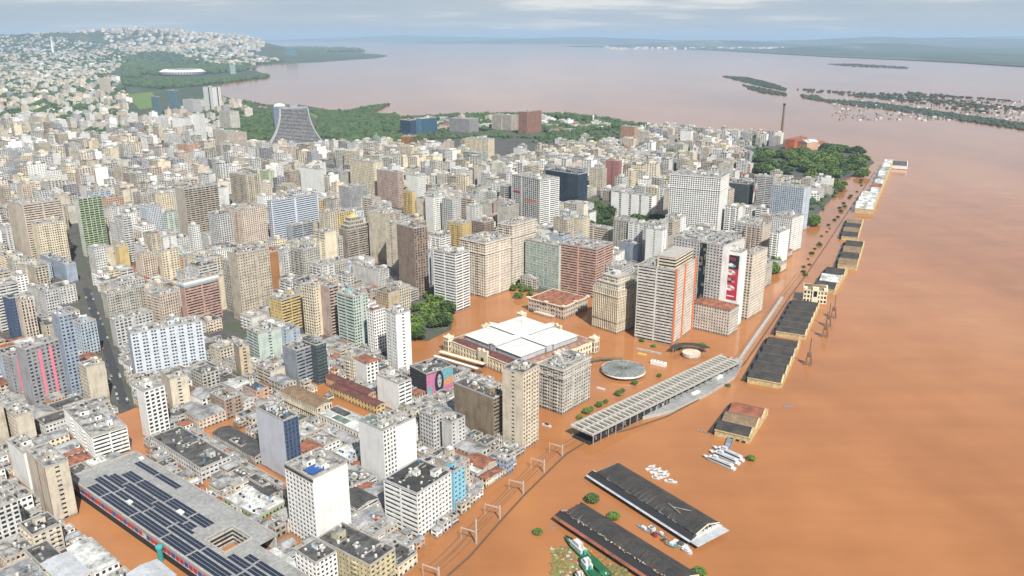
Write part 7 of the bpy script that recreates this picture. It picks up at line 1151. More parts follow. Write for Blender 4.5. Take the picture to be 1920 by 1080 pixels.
# ------------------------------------------------------------------ great market hall
t = thing('market_hall', 'great cream arcaded market hall with white roofs and corner towers in the flooded square', 'market hall', (8, 672, 0), 44)
L_ = 102; w = MB(); AW = 'mercado_wall'
for (P0, u, n) in (((0, 0), (1, 0), (0, -1)), ((0, L_), (0, -1), (-1, 0)), ((L_, 0), (0, 1), (1, 0)), ((L_, L_), (-1, 0), (0, 1))):
    pt = lambda s, o, z: (P0[0] + u[0] * s + n[0] * o, P0[1] + u[1] * s + n[1] * o, z)
    def bx(s0, s1, z0, z1, o, m, mb=w):
        c = [pt(s0, o, z0), pt(s1, o, z0), pt(s1, o, z1), pt(s0, o, z1)]; d = [pt(s0, o - .9, z0), pt(s1, o - .9, z0), pt(s1, o - .9, z1), pt(s0, o - .9, z1)]
        mb.q(c, m); mb.q([c[3], c[2], d[2], d[3]], m); mb.q([c[0], c[3], d[3], d[0]], m); mb.q([c[1], d[1], d[2], c[2]], m); mb.q([c[0], d[0], d[1], c[1]], m)
    bx(.9, L_ - .9, 0, .8, -.02, 'brick_red'); bx(.9, L_ - .9, 5.2, 6.3, -.02, AW); bx(.4, L_ - .4, 10.4, 12.2, 0, AW); bx(.2, L_ - .2, 12.2, 12.8, .5, 'wall_crs')
    nb = 24; q = L_ / nb
    for k in range(nb + 1):
        s = min(max(k * q, 1.3), L_ - 1.3); bx(s - 1.0, s + 1.0, 0, 10.5, .06, 'wall_crs')
        if k < nb:
            for zz in (4.3, 9.5): bx(k * q + .8, (k + 1) * q - .8, zz, zz + .9, -.15, AW)
w.box(1, L_ - 1, 1, L_ - 1, 0, 12, 'window_dark'); w.build('arcade_wall', AW, t)
for cx, cy in ((0, 0), (L_, 0), (0, L_), (L_, L_)):
    q = MB(); q.box(cx - 3.6, cx + 3.6, cy - 3.6, cy + 3.6, 0, 15.5, 'wall_crs'); q.box(cx - 4.1, cx + 4.1, cy - 4.1, cy + 4.1, 15.5, 16.3, 'wall_crs', True)
    for sx in (-1, 1):
        for sy in (-1, 1): q.cyl(cx + sx * 3.3, cy + sy * 3.3, 16.3, 18.6, .5, 6, 'wall_crs', .1)
    c = (cx, cy, 19.6); e4 = [(cx - 3, cy - 3, 16.3), (cx + 3, cy - 3, 16.3), (cx + 3, cy + 3, 16.3), (cx - 3, cy + 3, 16.3)]
    for i in range(4): q.q([e4[i], e4[(i + 1) % 4], c], 'wall_crs')
    for s in (-1.6, 1.6):
        for z in (2.5, 8): q.box(cx + s - .8, cx + s + .8, cy - 3.7, cy - 3.5, z, z + 4, 'window_dark'); q.box(cx - 3.7, cx - 3.5, cy + s - .8, cy + s + .8, z, z + 4, 'window_dark')
    q.build('corner_tower', 'wall_crs', t)
for (a0, b0, ax) in ((L_ / 2, 0, 0), (0, L_ / 2, 1), (L_, L_ / 2, 1), (L_ / 2, L_, 0)):
    q = MB(); dx, dy = (6.5, 1.2) if ax == 0 else (1.2, 6.5); q.box(a0 - dx, a0 + dx, b0 - dy, b0 + dy, 0, 14.5, 'wall_crs')
    for s in (-1, 1): q.box(a0 - 1.4 + (s * 5.4 if ax == 0 else 0), a0 + 1.4 + (s * 5.4 if ax == 0 else 0), b0 - 1.4 + (s * 5.4 if ax else 0), b0 + 1.4 + (s * 5.4 if ax else 0), 14.5, 16.8, 'wall_crs')
    pA = (a0 - (4 if ax == 0 else 1.2), b0 - (4 if ax else 1.2)); pB = (a0 + (4 if ax == 0 else 1.2), b0 + (4 if ax else 1.2))
    if ax == 0:
        for y in (b0 - 1.2, b0 + 1.2): q.q([(a0 - 4, y, 14.5), (a0 + 4, y, 14.5), (a0, y, 18)], 'wall_crs')
        q.q([(a0 - 4, b0 - 1.2, 14.5), (a0, b0 - 1.2, 18), (a0, b0 + 1.2, 18), (a0 - 4, b0 + 1.2, 14.5)], 'wall_crs'); q.q([(a0 + 4, b0 - 1.2, 14.5), (a0 + 4, b0 + 1.2, 14.5), (a0, b0 + 1.2, 18), (a0, b0 - 1.2, 18)], 'wall_crs')
        q.box(a0 - 2, a0 + 2, b0 - 1.32, b0 - 1.2, 0, 9, 'window_dark')
    else:
        for x in (a0 - 1.2, a0 + 1.2): q.q([(x, b0 - 4, 14.5), (x, b0 + 4, 14.5), (x, b0, 18)], 'wall_crs')
        q.q([(a0 - 1.2, b0 - 4, 14.5), (a0 - 1.2, b0, 18), (a0 + 1.2, b0, 18), (a0 + 1.2, b0 - 4, 14.5)], 'wall_crs'); q.q([(a0 - 1.2, b0 + 4, 14.5), (a0 + 1.2, b0 + 4, 14.5), (a0 + 1.2, b0, 18), (a0 - 1.2, b0, 18)], 'wall_crs')
        q.box(a0 - 1.32, a0 - 1.2, b0 - 2, b0 + 2, 0, 9, 'window_dark')
    q.build('entrance_pediment', 'wall_crs', t)
q = MB(); i_ = 13; z0, z1 = 12.3, 14.6      # tiled perimeter wings
o_ = [(1, 1), (L_ - 1, 1), (L_ - 1, L_ - 1), (1, L_ - 1)]; n_ = [(i_ * .5, i_ * .5), (L_ - i_ * .5, i_ * .5), (L_ - i_ * .5, L_ - i_ * .5), (i_ * .5, L_ - i_ * .5)]; m_ = [(i_, i_), (L_ - i_, i_), (L_ - i_, L_ - i_), (i_, L_ - i_)]
for k in range(4):
    j = (k + 1) % 4; mt = 'roof_brownred'
    q.q([(*o_[k], z0), (*o_[j], z0), (*n_[j], z1), (*n_[k], z1)], 'roof_maroon' if k in (3, ) else 'roof_ring'); q.q([(*n_[k], z1), (*n_[j], z1), (*m_[j], z0), (*m_[k], z0)], 'roof_maroon' if k == 3 else 'roof_ring')
q.build('tiled_roof', 'roof_t', t)
# four white pavilion roofs with dark gaps and a raised white cross between them
def pav(x0, x1, y0, y1, zb, ze, zr):
    q = MB(); q.box(x0, x1, y0, y1, zb, ze, 'roof_zinc'); o = 1.0; c = ((x0 + x1) / 2, (y0 + y1) / 2)
    e4 = [(x0 - o, y0 - o, ze), (x1 + o, y0 - o, ze), (x1 + o, y1 + o, ze), (x0 - o, y1 + o, ze)]
    for i in range(4): q.q([e4[i], e4[(i + 1) % 4], (*c, zr)], 'roof_market')
    q.q([(*p[:2], ze - .01) for p in reversed(e4)], 'mercado_white')
    r_ = q.build('white_roof', 'mercado_white', t); r = MB()
    for i in range(4): r.bar((e4[i][0], e4[i][1], ze + .12), (*c, zr + .12), .35, 'roof_zinc')
    r.build('roof_ridge', 'roof_zinc', r_)
a0, a1, b0, b1 = 13, 45, 57, 91
for (x0, x1) in ((a0, a1), (b0, b1)):
    for (y0, y1) in ((a0, a1), (b0, b1)): pav(x0, x1, y0, y1, 11, 17.5, 19.2)
for (x0, x1, y0, y1, ax) in ((12, 46, 46.5, 55.5, 0), (56, 93, 46.5, 55.5, 0), (46.5, 55.5, 12, 46, 1), (46.5, 55.5, 56, 93, 1)):
    q = MB(); z0, z1 = 18.8, 20.6; q.box(x0 + .5, x1 - .5, y0 + .5, y1 - .5, 11, 18.7, 'roof_zinc')
    if ax == 0:
        m_ = (y0 + y1) / 2; q.q([(x0, y0, z0), (x1, y0, z0), (x1, m_, z1), (x0, m_, z1)], 'mercado_white'); q.q([(x0, m_, z1), (x1, m_, z1), (x1, y1, z0), (x0, y1, z0)], 'mercado_white')
        for x in (x0, x1): q.q([(x, y0, z0), (x, y1, z0), (x, m_, z1)], 'mercado_white')
    else:
        m_ = (x0 + x1) / 2; q.q([(x0, y0, z0), (m_, y0, z1), (m_, y1, z1), (x0, y1, z0)], 'mercado_white'); q.q([(m_, y0, z1), (x1, y0, z0), (x1, y1, z0), (m_, y1, z1)], 'mercado_white')
        for y in (y0, y1): q.q([(x0, y, z0), (x1, y, z0), (m_, y, z1)], 'mercado_white')
    q.build('cross_roof', 'mercado_white', t)
q = MB(); q.box(46.5, 55.5, 46.5, 55.5, 11, 19.6, 'mercado_white'); cc = (51, 51, 22.2)
for i, (p, r) in enumerate((((46, 46), (56, 46)), ((56, 46), (56, 56)), ((56, 56), (46, 56)), ((46, 56), (46, 46)))): q.q([(*p, 19.7), (*r, 19.7), cc], 'mercado_white')
q.build('central_lantern', 'mercado_white', t)
q = MB(); q.box(12.5, 91.5, 12.5, 91.5, 10, 12.2, 'roof_d'); q.build('valley_deck', 'roof_d', t)

# ------------------------------------------------------------------ palace
t = thing('palace', 'pinkish cream old palace with terracotta roofs standing in flood water', 'palace', (57, 839, 0), 50)
w = MB(); A_, B_, H_ = 50, 46, 14.5
for (P0, u, n, LL) in (((0, 0), (1, 0), (0, -1), B_), ((0, A_), (0, -1), (-1, 0), A_), ((B_, 0), (0, 1), (1, 0), A_), ((B_, A_), (-1, 0), (0, 1), B_)): side(w, P0, u, n, LL, H_, 'w', 5.6, 0, 'wall_pc')
w.build('wall', 'wall_pc', t); g = MB(); g.box(.4, B_ - .4, .4, A_ - .4, 0, H_ - .1, 'glass_dark'); g.build('window', 'glass_dark', t, kind='stuff')
q = MB(); q.box(-.7, B_ + .7, -.7, A_ + .7, H_, H_ + .9, 'wall_crs', True); q.build('cornice', 'wall_crs', t)
for (x0, x1, y0, y1) in ((1, B_ - 1, 1, 14), (1, B_ - 1, A_ - 14, A_ - 1), (1, 14, 14.2, A_ - 14.2), (B_ - 14, B_ - 1, 14.2, A_ - 14.2), (14.2, B_ - 14.2, 14.2, A_ - 14.2)):
    q = MB(); tmp = MB(); gable_roof(tmp, x1 - x0, y1 - y0, 0, 'roof_t', .2, .95, 0); q.slots = tmp.slots; q.v = [(p[0] + x0, p[1] + y0, p[2] + H_ + .92) for p in tmp.v]; q.f = tmp.f; q.m = tmp.m; q.build('tiled_roof', 'roof_t', t)
q = MB()
for (x, y) in ((0, 0), (0, A_), (B_, 0), (0, A_ * .5), (B_ * .5, 0)): q.box(x - 2, x + 2, y - 2, y + 2, H_ + .9, H_ + 2.4, 'wall_crs')
q.build('parapet_block', 'wall_crs', t)
q = MB(); q.box(-5, 0, 12, 38, 0, 3, 'wall_pc'); q.build('front_terrace', 'wall_pc', t)

# ------------------------------------------------------------------ cream arcade market with brown roof and its white annex
t = thing('market_hall', 'long cream market hall with brown metal roof beside red tiled roofs', 'market hall', (*px(594, 762, 14), 0), 50)
w = MB(); A_, B_, H_ = 50, 15, 13
side(w, (0, 0), (1, 0), (0, -1), B_, H_, 'w', 6, 0, 'wall_crs'); side(w, (0, A_), (0, -1), (-1, 0), A_, H_, 'w', 6, 0, 'wall_crs'); side(w, (B_, 0), (0, 1), (1, 0), A_, H_, 'b', 6, 0, 'wall_crs'); side(w, (B_, A_), (-1, 0), (0, 1), B_, H_, 'b', 6, 0, 'wall_crs')
w.build('wall', 'wall_crs', t); g = MB(); g.box(.4, B_ - .4, .4, A_ - .4, 0, H_ - .1, 'glass_dark'); g.build('window', 'glass_dark', t, kind='stuff')
q = MB(); gable_roof(q, B_, A_, H_, 'roof_brown', .1, 0, .4); q.build('roof', 'roof_brown', t)
q = MB(); q.box(-.6, 0, 0, A_, 5.2, 5.8, 'wall_ste', True); q.build('balcony_ledge', 'wall_ste', t)
t = thing('market_hall', 'white annex with flat pale roof and oval windows next to the brown roofed market', 'market hall', (*px(672, 812, 11), 0), 50)
w = MB(); A_, B_, H_ = 50, 20, 11
side(w, (0, 0), (1, 0), (0, -1), B_, H_, 'w', 5, 0, 'whs' and 'wall_whs'); side(w, (0, A_), (0, -1), (-1, 0), A_, H_, 'w', 5, 0, 'wall_whs'); side(w, (B_, 0), (0, 1), (1, 0), A_, H_, 'b', 5, 0, 'wall_wh'); side(w, (B_, A_), (-1, 0), (0, 1), B_, H_, 'b', 5, 0, 'wall_wh')
w.build('wall', 'wall_whs', t); g = MB(); g.box(.4, B_ - .4, .4, A_ - .4, 0, H_ - .1, 'glass_dark'); g.build('window', 'glass_dark', t, kind='stuff')
q = MB(); flat_roof(q, B_, A_, H_, 'w'); q.build('roof', 'roof_w', t)
q = MB(); q.box(3, 9, 20, 36, H_ + .03, H_ + .5, 'roof_g'); q.build('green_roof_patch', 'roof_g', t); q = MB(); q.box(11, 17, 30, 48, H_ + .03, H_ + 1.4, 'roof_d'); q.build('dark_skylight', 'roof_d', t)
q = MB(); q.box(-.3, 0, 0, A_, 3.2, 5.0, 'sheet_yellow'); q.build('yellow_band', 'sheet_yellow', t)

# striped bus terminal canopies behind the street art block
for (a, b, lb) in (((811, 668), (897, 694), 'nearer striped bus terminal canopy'), ((822, 660), (905, 684), 'farther striped bus terminal canopy')):
    p, q_ = px(*a, 6), px(*b, 6); L_ = math.dist(p, q_); t = thing('bus_canopy', lb + ' with white roof slabs in flood water', 'canopy', (*p, 0), math.degrees(math.atan2(q_[1] - p[1], q_[0] - p[0])), 'bus terminal canopies')
    q = MB(); q.box(0, L_, 0, 6, 5.6, 6.0, 'sheet_yellow' if 'far' in lb else 'roof_brown', True); q.build('roof', 'roof_brown', t)
    n_ = int(L_ / 3.2)
    for k in range(n_): q = MB(); q.box(k * 3.2 + .3, k * 3.2 + 2.8, .6, 3.6, 6.02, 6.5, 'white_paint'); q.build('roof_slab', 'white_paint', t)
    q = MB()
    for k in range(0, n_, 3): q.cyl(k * 3.2 + 1, 3, 0, 5.7, .25, 6, 'metal_grey')
    q.build('post', 'metal_grey', t)

# ------------------------------------------------------------------ rail station, platform, round canopy
t = thing('rail_station', 'long flooded rail station roof of concrete ribs curving toward the river wall', 'rail station', (61, 552, 0), 43.5)
SL, SWD = 214, 22
q = MB(); q.box(0, SL, 0, SWD, 8.2, 8.6, 'roof_c', True); q.build('roof', 'roof_c', t)
rb = MB(); rb.box(0, 1.5, .3, SWD / 2 - .3, 8.6, 9.9, 'rib_concrete'); rbm = rb.mesh('roof_rib'); dk = MB(); dk.box(0, 2.7, 1.2, SWD / 2 - 1.6, 8.62, 8.75, 'roof_slate'); dkm = dk.mesh('roof_hollow')
for k in range(int(SL / 5.3)):
    for s in (0, 1):
        o = bpy.data.objects.new('roof_rib', rbm); COL.objects.link(o); o.parent = t; o.location = (k * 5.3 + .6, s * SWD / 2, 0)
        if k < int(SL / 5.3) - 1: o = bpy.data.objects.new('roof_hollow', dkm); COL.objects.link(o); o.parent = t; o.location = (k * 5.3 + 2.7, s * SWD / 2 + .3, 0)
for y in (-.3, SWD / 2 - .35, SWD - .3): q = MB(); q.box(0, SL, y, y + .7, 8.3, 10.15, 'concrete_light', True); q.build('edge_beam', 'concrete_light', t)
q = MB()
for k in range(24):
    x = 2 + k * 9; q.box(x, x + .6, .2, .8, 0, 8.3, 'metal_grey'); q.box(x, x + .6, SWD - .9, SWD - .3, 0, 8.3, 'concrete_light'); q.box(x + .8, x + 7.6, .5, .7, 2.2, 6.8, 'glass_dark') if k < 11 else None
q.build('column', 'metal_grey', t); q = MB(); q.box(0, SL, 2, SWD - 2, -.5, 1.3, 'dark_void'); q.build('platform_floor', 'dark_void', t)
pl = [px(*a, 3) for a in ((1205, 781), (1262, 768), (1330, 735), (1378, 705), (1392, 680), (1372, 688), (1290, 728))]
q = MB(); q.prism([(p[0], p[1]) for p in pl], -.5, 3, 'concrete_light', 'roof_mall', True); o = q.build('station_deck', 'concrete_light'); tag(o, 'pale wedge shaped deck between the station roof and the river wall', 'deck')
for (a, b, w1, w2, h, m_, lb) in ((1222, 771, 16, 6, 5.4, 'roof_d', 'black roofed white hut at the near end of the station deck'), (1300, 742, 10, 3, 4.4, 'white_paint', 'low white hut in the middle of the station deck'), (1345, 712, 9, 5, 5, 'slab_white', 'white hut at the far part of the station deck')):
    p = px(a, b, 3); o = thing('service_hut', lb, 'hut', (*p, 3), 42, 'huts on the station deck'); q = MB(); q.box(0, w1, 0, w2, 0, h - 3, 'white_paint'); q.build('wall', 'white_paint', o); q = MB(); q.box(.3, w1 - .3, .3, w2 - .3, h - 3.02, h - 2.8, m_); q.build('roof', m_, o)
rc_ = (104, 693); t = thing('round_canopy', 'flat round grey market canopy with white rim in the flooded square', 'canopy', (*rc_, 0))
q = MB(); q.cyl(0, 0, 3.6, 4.3, 20.5, 48, 'roof_c', 20.2); q.cyl(0, 0, 4.3, 5.0, 19.6, 48, 'roof_canopy', .4); q.build('roof', 'roof_g', t)
q = MB(); ring = [(20.8 * cos(k * pi / 24), 20.8 * sin(k * pi / 24)) for k in range(48)]
for k in range(48): a, b = ring[k], ring[(k + 1) % 48]; q.q([(a[0], a[1], 2.6), (b[0], b[1], 2.6), (b[0], b[1], 4.2), (a[0], a[1], 4.2)], 'white_paint')
q.build('white_rim', 'white_paint', t); q = MB()
for k in range(16): q.cyl(17 * cos(k * pi / 8), 17 * sin(k * pi / 8), 0, 3.8, .3, 6, 'white_paint')
q.build('post', 'white_paint', t); q = MB()
for k in range(24): q.bar((1.5 * cos(k * pi / 12), 1.5 * sin(k * pi / 12), 5.02), (19.5 * cos(k * pi / 12), 19.5 * sin(k * pi / 12), 4.42), .22, 'roof_d')
q.build('roof_seam', 'roof_d', t)
def arc(name, lb, c, r, w_, a0, a1, h, m_, cat='canopy'):
    t = thing(name, lb, cat, (*c, 0)); q = MB(); n_ = 18
    for k in range(n_):
        a, b = R(a0 + (a1 - a0) * k / n_), R(a0 + (a1 - a0) * (k + 1) / n_); P_ = [(r * cos(a), r * sin(a)), (r * cos(b), r * sin(b)), ((r + w_) * cos(b), (r + w_) * sin(b)), ((r + w_) * cos(a), (r + w_) * sin(a))]
        q.q([(*p, h) for p in P_], m_); q.q([(*P_[0], h - .7), (*P_[1], h - .7), (*P_[1], h), (*P_[0], h)], 'roof_brown'); q.q([(*P_[3], h - .7), (*P_[2], h - .7), (*P_[2], h), (*P_[3], h)], 'roof_brown')
    q.build('roof', m_, t); q = MB()
    for k in range(0, n_ + 1, 3): a = R(a0 + (a1 - a0) * k / n_); q.cyl((r + w_ / 2) * cos(a), (r + w_ / 2) * sin(a), 0, h - .5, .25, 6, 'metal_grey')
    q.build('post', 'metal_grey', t); return t
arc('curved_canopy', 'curved grey brown canopy arching left of the round canopy', px(1146, 700), 26, 4.5, 60, 150, 4.5, 'roof_brown')
t = arc('curved_pavilion', 'curved dark roofed pavilion at the foot of the orange finned slab', px(1296, 668), 14, 8, 20, 160, 6, 'roof_k', 'pavilion'); q = MB(); q.cyl(0, 0, 0, 4.5, 9, 16, 'wall_pc'); q.build('wall', 'wall_pc', t)
for (a, b, w1, w2, h, th_, m_, lb) in ((1219, 682, 15, 5, 3.4, -35, 'white_paint', 'white rooftop of a flooded bus shelter right of the round canopy'), (1193, 655, 26, 2.4, 1.2, -33, 'concrete_light', 'longer pale flooded shelter roof before the ribboned slab'), (1195, 664, 9, 3, 1.0, -30, 'sheet_yellow', 'small yellow float near the flooded shelter roofs'),
        (1016, 797, 8, 2.0, 1.2, -35, 'boat_white', 'small white boat on the open water by the old corner block'), (1118, 728, 8, 1.8, 1.2, -35, 'boat_white', 'narrow pale shelter roof left of the station trees'), (1470, 763, 8, 2.2, .5, 5, 'roof_bl', 'blue grey sheet floating alone on the river'),
        (1030, 991, 5, .9, .4, 3, 'roof_bl', 'tiny pale strip floating beside the lone bush'), (1304, 806, 14, .9, .3, -38, 'crane_rust', 'long thin trunk drifting left of the red roofed dock shed')):
    p = px(a, b); o = thing('floating_object' if 'float' in lb or 'drift' in lb else ('small_boat' if 'boat' in lb else 'bus_shelter'), lb, 'boat' if 'boat' in lb else ('debris' if 'float' in lb or 'drift' in lb else 'shelter'), (*p, -.1), th_)
    q = MB(); q.box(0, w1, 0, w2, -.2, h, m_); q.build('deck' if h < 2 else 'roof', m_, o)
    if w1 > 12: 
        q = MB()
        for k in range(4): q.box(w1 * (.08 + .23 * k), w1 * (.08 + .23 * k) + 1.6, w2 * .25, w2 * .75, h, h + .5, 'metal_grey')
        q.build('roof_box', 'metal_grey', o)
    if 'boat' in lb: q = MB(); q.box(w1 * .3, w1 * .7, w2 * .2, w2 * .8, h, h + 1.1, 'window_dark'); q.build('cabin', 'window_dark', o)

# ------------------------------------------------------------------ river wall, elevated rail band, catenary masts
def strip(name, pts, w_, z0, z1, mat, lb, cat, top=None):
    q = MB(); n_ = len(pts)
    for k in range(n_ - 1):
        a, b = Vector((*pts[k], 0)), Vector((*pts[k + 1], 0)); d = (b - a).normalized(); s = Vector((-d.y, d.x, 0)) * w_ / 2; e_ = d * .05
        P_ = [a - s, b - s, b + s, a + s]; q.prism([(p.x, p.y) for p in P_], z0, z1, mat, top)
    o = q.build(name, mat); return tag(o, lb, cat)
wp = [px(*a) for a in ((800, 1150), (840, 1080), (880, 1045), (935, 982), (985, 927), (1030, 883), (1062, 852), (1108, 824), (1180, 806), (1250, 782), (1310, 750), (1362, 714), (1396, 682), (1425, 640), (1452, 600), (1482, 555), (1512, 515), (1548, 462), (1580, 412), (1612, 365), (1640, 322))]
strip('flood_wall', wp, .7, -1, 1.1, 'wall_dock', 'thin dark river wall running beside the flooded tracks along the whole waterfront', 'flood wall')
wp2 = [px(*a, 3) for a in ((1370, 676), (1386, 672), (1412, 634), (1440, 594), (1466, 556))]
t = thing('rail_viaduct', 'pale raised rail band beyond the station roof beside the river wall', 'viaduct', (0, 0, 0))
q = MB()
for k in range(len(wp2) - 1):
    a, b = Vector((*wp2[k], 0)), Vector((*wp2[k + 1], 0)); d = (b - a).normalized(); s = Vector((-d.y, d.x, 0))
    for off, z, m_ in ((0, 3, 'concrete_light'),): q.prism([(p.x, p.y) for p in (a - s * 2, b - s * 2, b + s * 1, a + s * 1)], -1, z, m_, 'concrete_light')
q.build('deck', 'concrete_light', t)
for off in (4.5, 9):
    q = MB()
    for k in range(1, len(wp) - 5):
        a, b = Vector((*wp[k], 0)), Vector((*wp[k + 1], 0)); d = (b - a).normalized(); s = Vector((-d.y, d.x, 0)) * (off + 3); q.bar(tuple(a + s + Vector((0, 0, .15))), tuple(b + s + Vector((0, 0, .15))), .35, 'crane_rust')
    tag(q.build('submerged_rail', 'crane_rust'), ('nearer' if off < 6 else 'farther') + ' line of drowned fence and track beside the river wall', 'rail')
mast = [px(*a) for a in ((823, 1092), (893, 1020), (937, 974), (981, 927), (1020, 886), (1054, 857))]
for k, p in enumerate(mast):
    nb = mast[k + 1] if k + 1 < len(mast) else (p[0] * 2 - mast[k - 1][0], p[1] * 2 - mast[k - 1][1]); th_ = math.atan2(nb[1] - p[1], nb[0] - p[0]) + pi / 2
    t = thing('catenary_mast', 'pale lattice rail mast with cross arm, %s along the river wall from the picture bottom' % ['first', 'second', 'third', 'fourth', 'fifth', 'sixth'][k], 'mast', (*p, 0), math.degrees(th_), 'catenary masts')
    h = 17 if k == 1 else 10.5; q = MB(); 
    for sx, sy in ((-.35, -.35), (.35, -.35), (.35, .35), (-.35, .35)): q.bar((sx, sy, -1), (sx * .5, sy * .5, h), .2, 'pole_white')
    for z in range(0, int(h), 2): q.bar((-.35, -.35, z), (.35, -.35, z + 2), .16, 'pole_white'); q.bar((-.35, .35, z), (-.35, -.35, z + 2), .16, 'pole_white')
    q.build('pole', 'pole_white', t); q = MB(); q.bar((0, 0, 8.2), (11, 0, 8.2), .22, 'pole_white'); q.bar((0, 0, 9.2), (11, 0, 8.3), .16, 'pole_white')
    for x in range(0, 11, 2): q.bar((x, 0, 8.2), (x + 1, 0, 8.9), .15, 'pole_white')
    q.build('cross_arm', 'pole_white', t); q = MB(); q.bar((11, 0, -1), (11, 0, 8.8), .22, 'pole_white'); q.build('far_post', 'pole_white', t)
    if k + 1 < len(mast):
        u = Vector((cos(th_), sin(th_), 0)); q = MB(); A3, B3 = Vector((*p, 8)), Vector((*nb, 8))
        for s in (3, 8):
            prev = A3 + u * s
            for i in range(1, 7): f_ = i / 6; c = A3.lerp(B3, f_) + u * s + Vector((0, 0, -1.4 * 4 * f_ * (1 - f_))); q.bar(tuple(prev), tuple(c), .12, 'wire'); prev = c
        tag(q.build('overhead_wire', 'wire'), 'sagging overhead wires in the %s span from the picture bottom' % ['first', 'second', 'third', 'fourth', 'fifth'][k], 'wire', 'overhead wires')

# ------------------------------------------------------------------ dock warehouses
def shed(P, Q, F, h, n, wallm, roofm, lb, canopy=True, doors=0, name='dock_warehouse', grp='dock warehouses in the river'):
    P, Q, F = Vector(P), Vector(Q), Vector(F); W_ = (Q - P).length; Ln = (F - Q).length; dr = (F - Q).normalized(); P = Q - Vector((dr.y, -dr.x)) * W_; th_ = math.degrees(math.atan2(-dr.x, dr.y))
    t = thing(name, lb, 'warehouse', (P.x, P.y, 0), th_, grp); q = MB(); q.box(.2, W_ - .2, .2, Ln - .2, -.6, h, wallm); q.build('wall', wallm, t); s = Ln / n
    for k in range(n):
        m_ = roofm[k % len(roofm)]; q = MB(); y0, y1 = k * s, (k + 1) * s - .15; ym = (y0 + y1) / 2; z = h + s * .16
        q.q([(-.3, y0, h), (W_ - 1.6, y0, h), (W_ - 1.6, ym, z), (-.3, ym, z)], m_); q.q([(-.3, ym, z), (W_ - 1.6, ym, z), (W_ - 1.6, y1, h), (-.3, y1, h)], m_); q.q([(-.3, y1, h), (-.3, y0, h), (-.3, ym, z)], wallm); 
        q.build('roof_section', m_, t)
        q = MB(); q.q([(W_ - .1, y0, h), (W_ - .1, y1 + .15, h), (W_ - .1, ym + 1.5, z + 1), (W_ - .1, ym - 1.5, z + 1)], wallm); q.q([(W_ - 1.4, y0, h), (W_ - 1.4, ym - 1.5, z + 1), (W_ - 1.4, ym + 1.5, z + 1), (W_ - 1.4, y1 + .15, h)], wallm)
        q.q([(W_ - 1.4, y0, h), (W_ - .1, y0, h), (W_ - .1, ym - 1.5, z + 1), (W_ - 1.4, ym - 1.5, z + 1)], wallm); q.q([(W_ - 1.4, ym - 1.5, z + 1), (W_ - .1, ym - 1.5, z + 1), (W_ - .1, ym + 1.5, z + 1), (W_ - 1.4, ym + 1.5, z + 1)], wallm); q.q([(W_ - 1.4, ym + 1.5, z + 1), (W_ - .1, ym + 1.5, z + 1), (W_ - .1, y1 + .15, h), (W_ - 1.4, y1 + .15, h)], wallm); q.build('gable_end', wallm, t)
    q = MB(); q.box(-.1, W_, -.25, .2, h - .2, h + .75, wallm, True); q.build('front_parapet', wallm, t)
    if canopy: q = MB(); q.box(-4.2, -.35, .5, Ln - .5, h - 2.0, h - 1.7, 'roof_k', True); q.build('side_canopy', 'roof_k', t)
    for k in range(doors): q = MB(); x0 = W_ * (.45 + .17 * k); q.box(x0, x0 + 2.6, -.32, -.1, 0, 1.7, 'dark_void'); q.build('door', 'dark_void', t)
    return t
HG = ['roof_hangar']
shed((159, 569), (183, 555), (213, 606), 4.9, 3, 'yellow_wall', ['roof_hangar', 'roof_brown', 'roof_rust'], 'short dock shed with black olive and dark red roof bays above the white ferries', True, 3)
shed((213, 670), (240, 656), (293, 761), 4.9, 5, 'yellow_wall', HG, 'black roofed dock shed with yellow front wall nearest the picture bottom of the long row', True)
shed((279, 794), (303, 776), (358, 884), 4.9, 6, 'yellow_wall', HG, 'black roofed dock shed just in front of the stone customs house', True)
shed((371, 942), (393, 931), (445, 1022), 4.9, 3, 'yellow_wall', ['roof_hangar', 'roof_w', 'roof_hangar'], 'dock shed with a white middle roof bay behind the customs house', True)
shed((440, 1046), (463, 1036), (528, 1168), 4.9, 4, 'yellow_wall', ['roof_brown', 'roof_hangar'], 'olive black roofed dock shed behind the white bayed one', True)
shed((508, 1207), (531, 1198), (589, 1318), 4.9, 4, 'yellow_wall', ['roof_hangar', 'roof_brown'], 'farthest black roofed dock shed before the long white sheds', True)
shed((608, 1402), (637, 1392), (712, 1538), 8, 3, 'yellow_wall', ['roof_w'], 'white roofed dock shed with a plain sheet roof at the start of the white row', False)
shed((697, 1548), (713, 1540), (808, 1724), 8, 4, 'yellow_wall', ['roof_w', 'roof_t', 'roof_w', 'roof_c'], 'patchy white and red roofed dock shed in the middle of the white row', False)
shed((795, 1738), (809, 1726), (925, 1950), 9, 4, 'yellow_wall', ['roof_w', 'roof_c', 'roof_w', 'roof_w'], 'last white roofed dock shed near the peninsula tip', False)
shed((885, 1900), (930, 1888), (950, 1935), 8, 1, 'wall_wh', ['roof_d'], 'small dark roofed quay building jutting into the river', False)
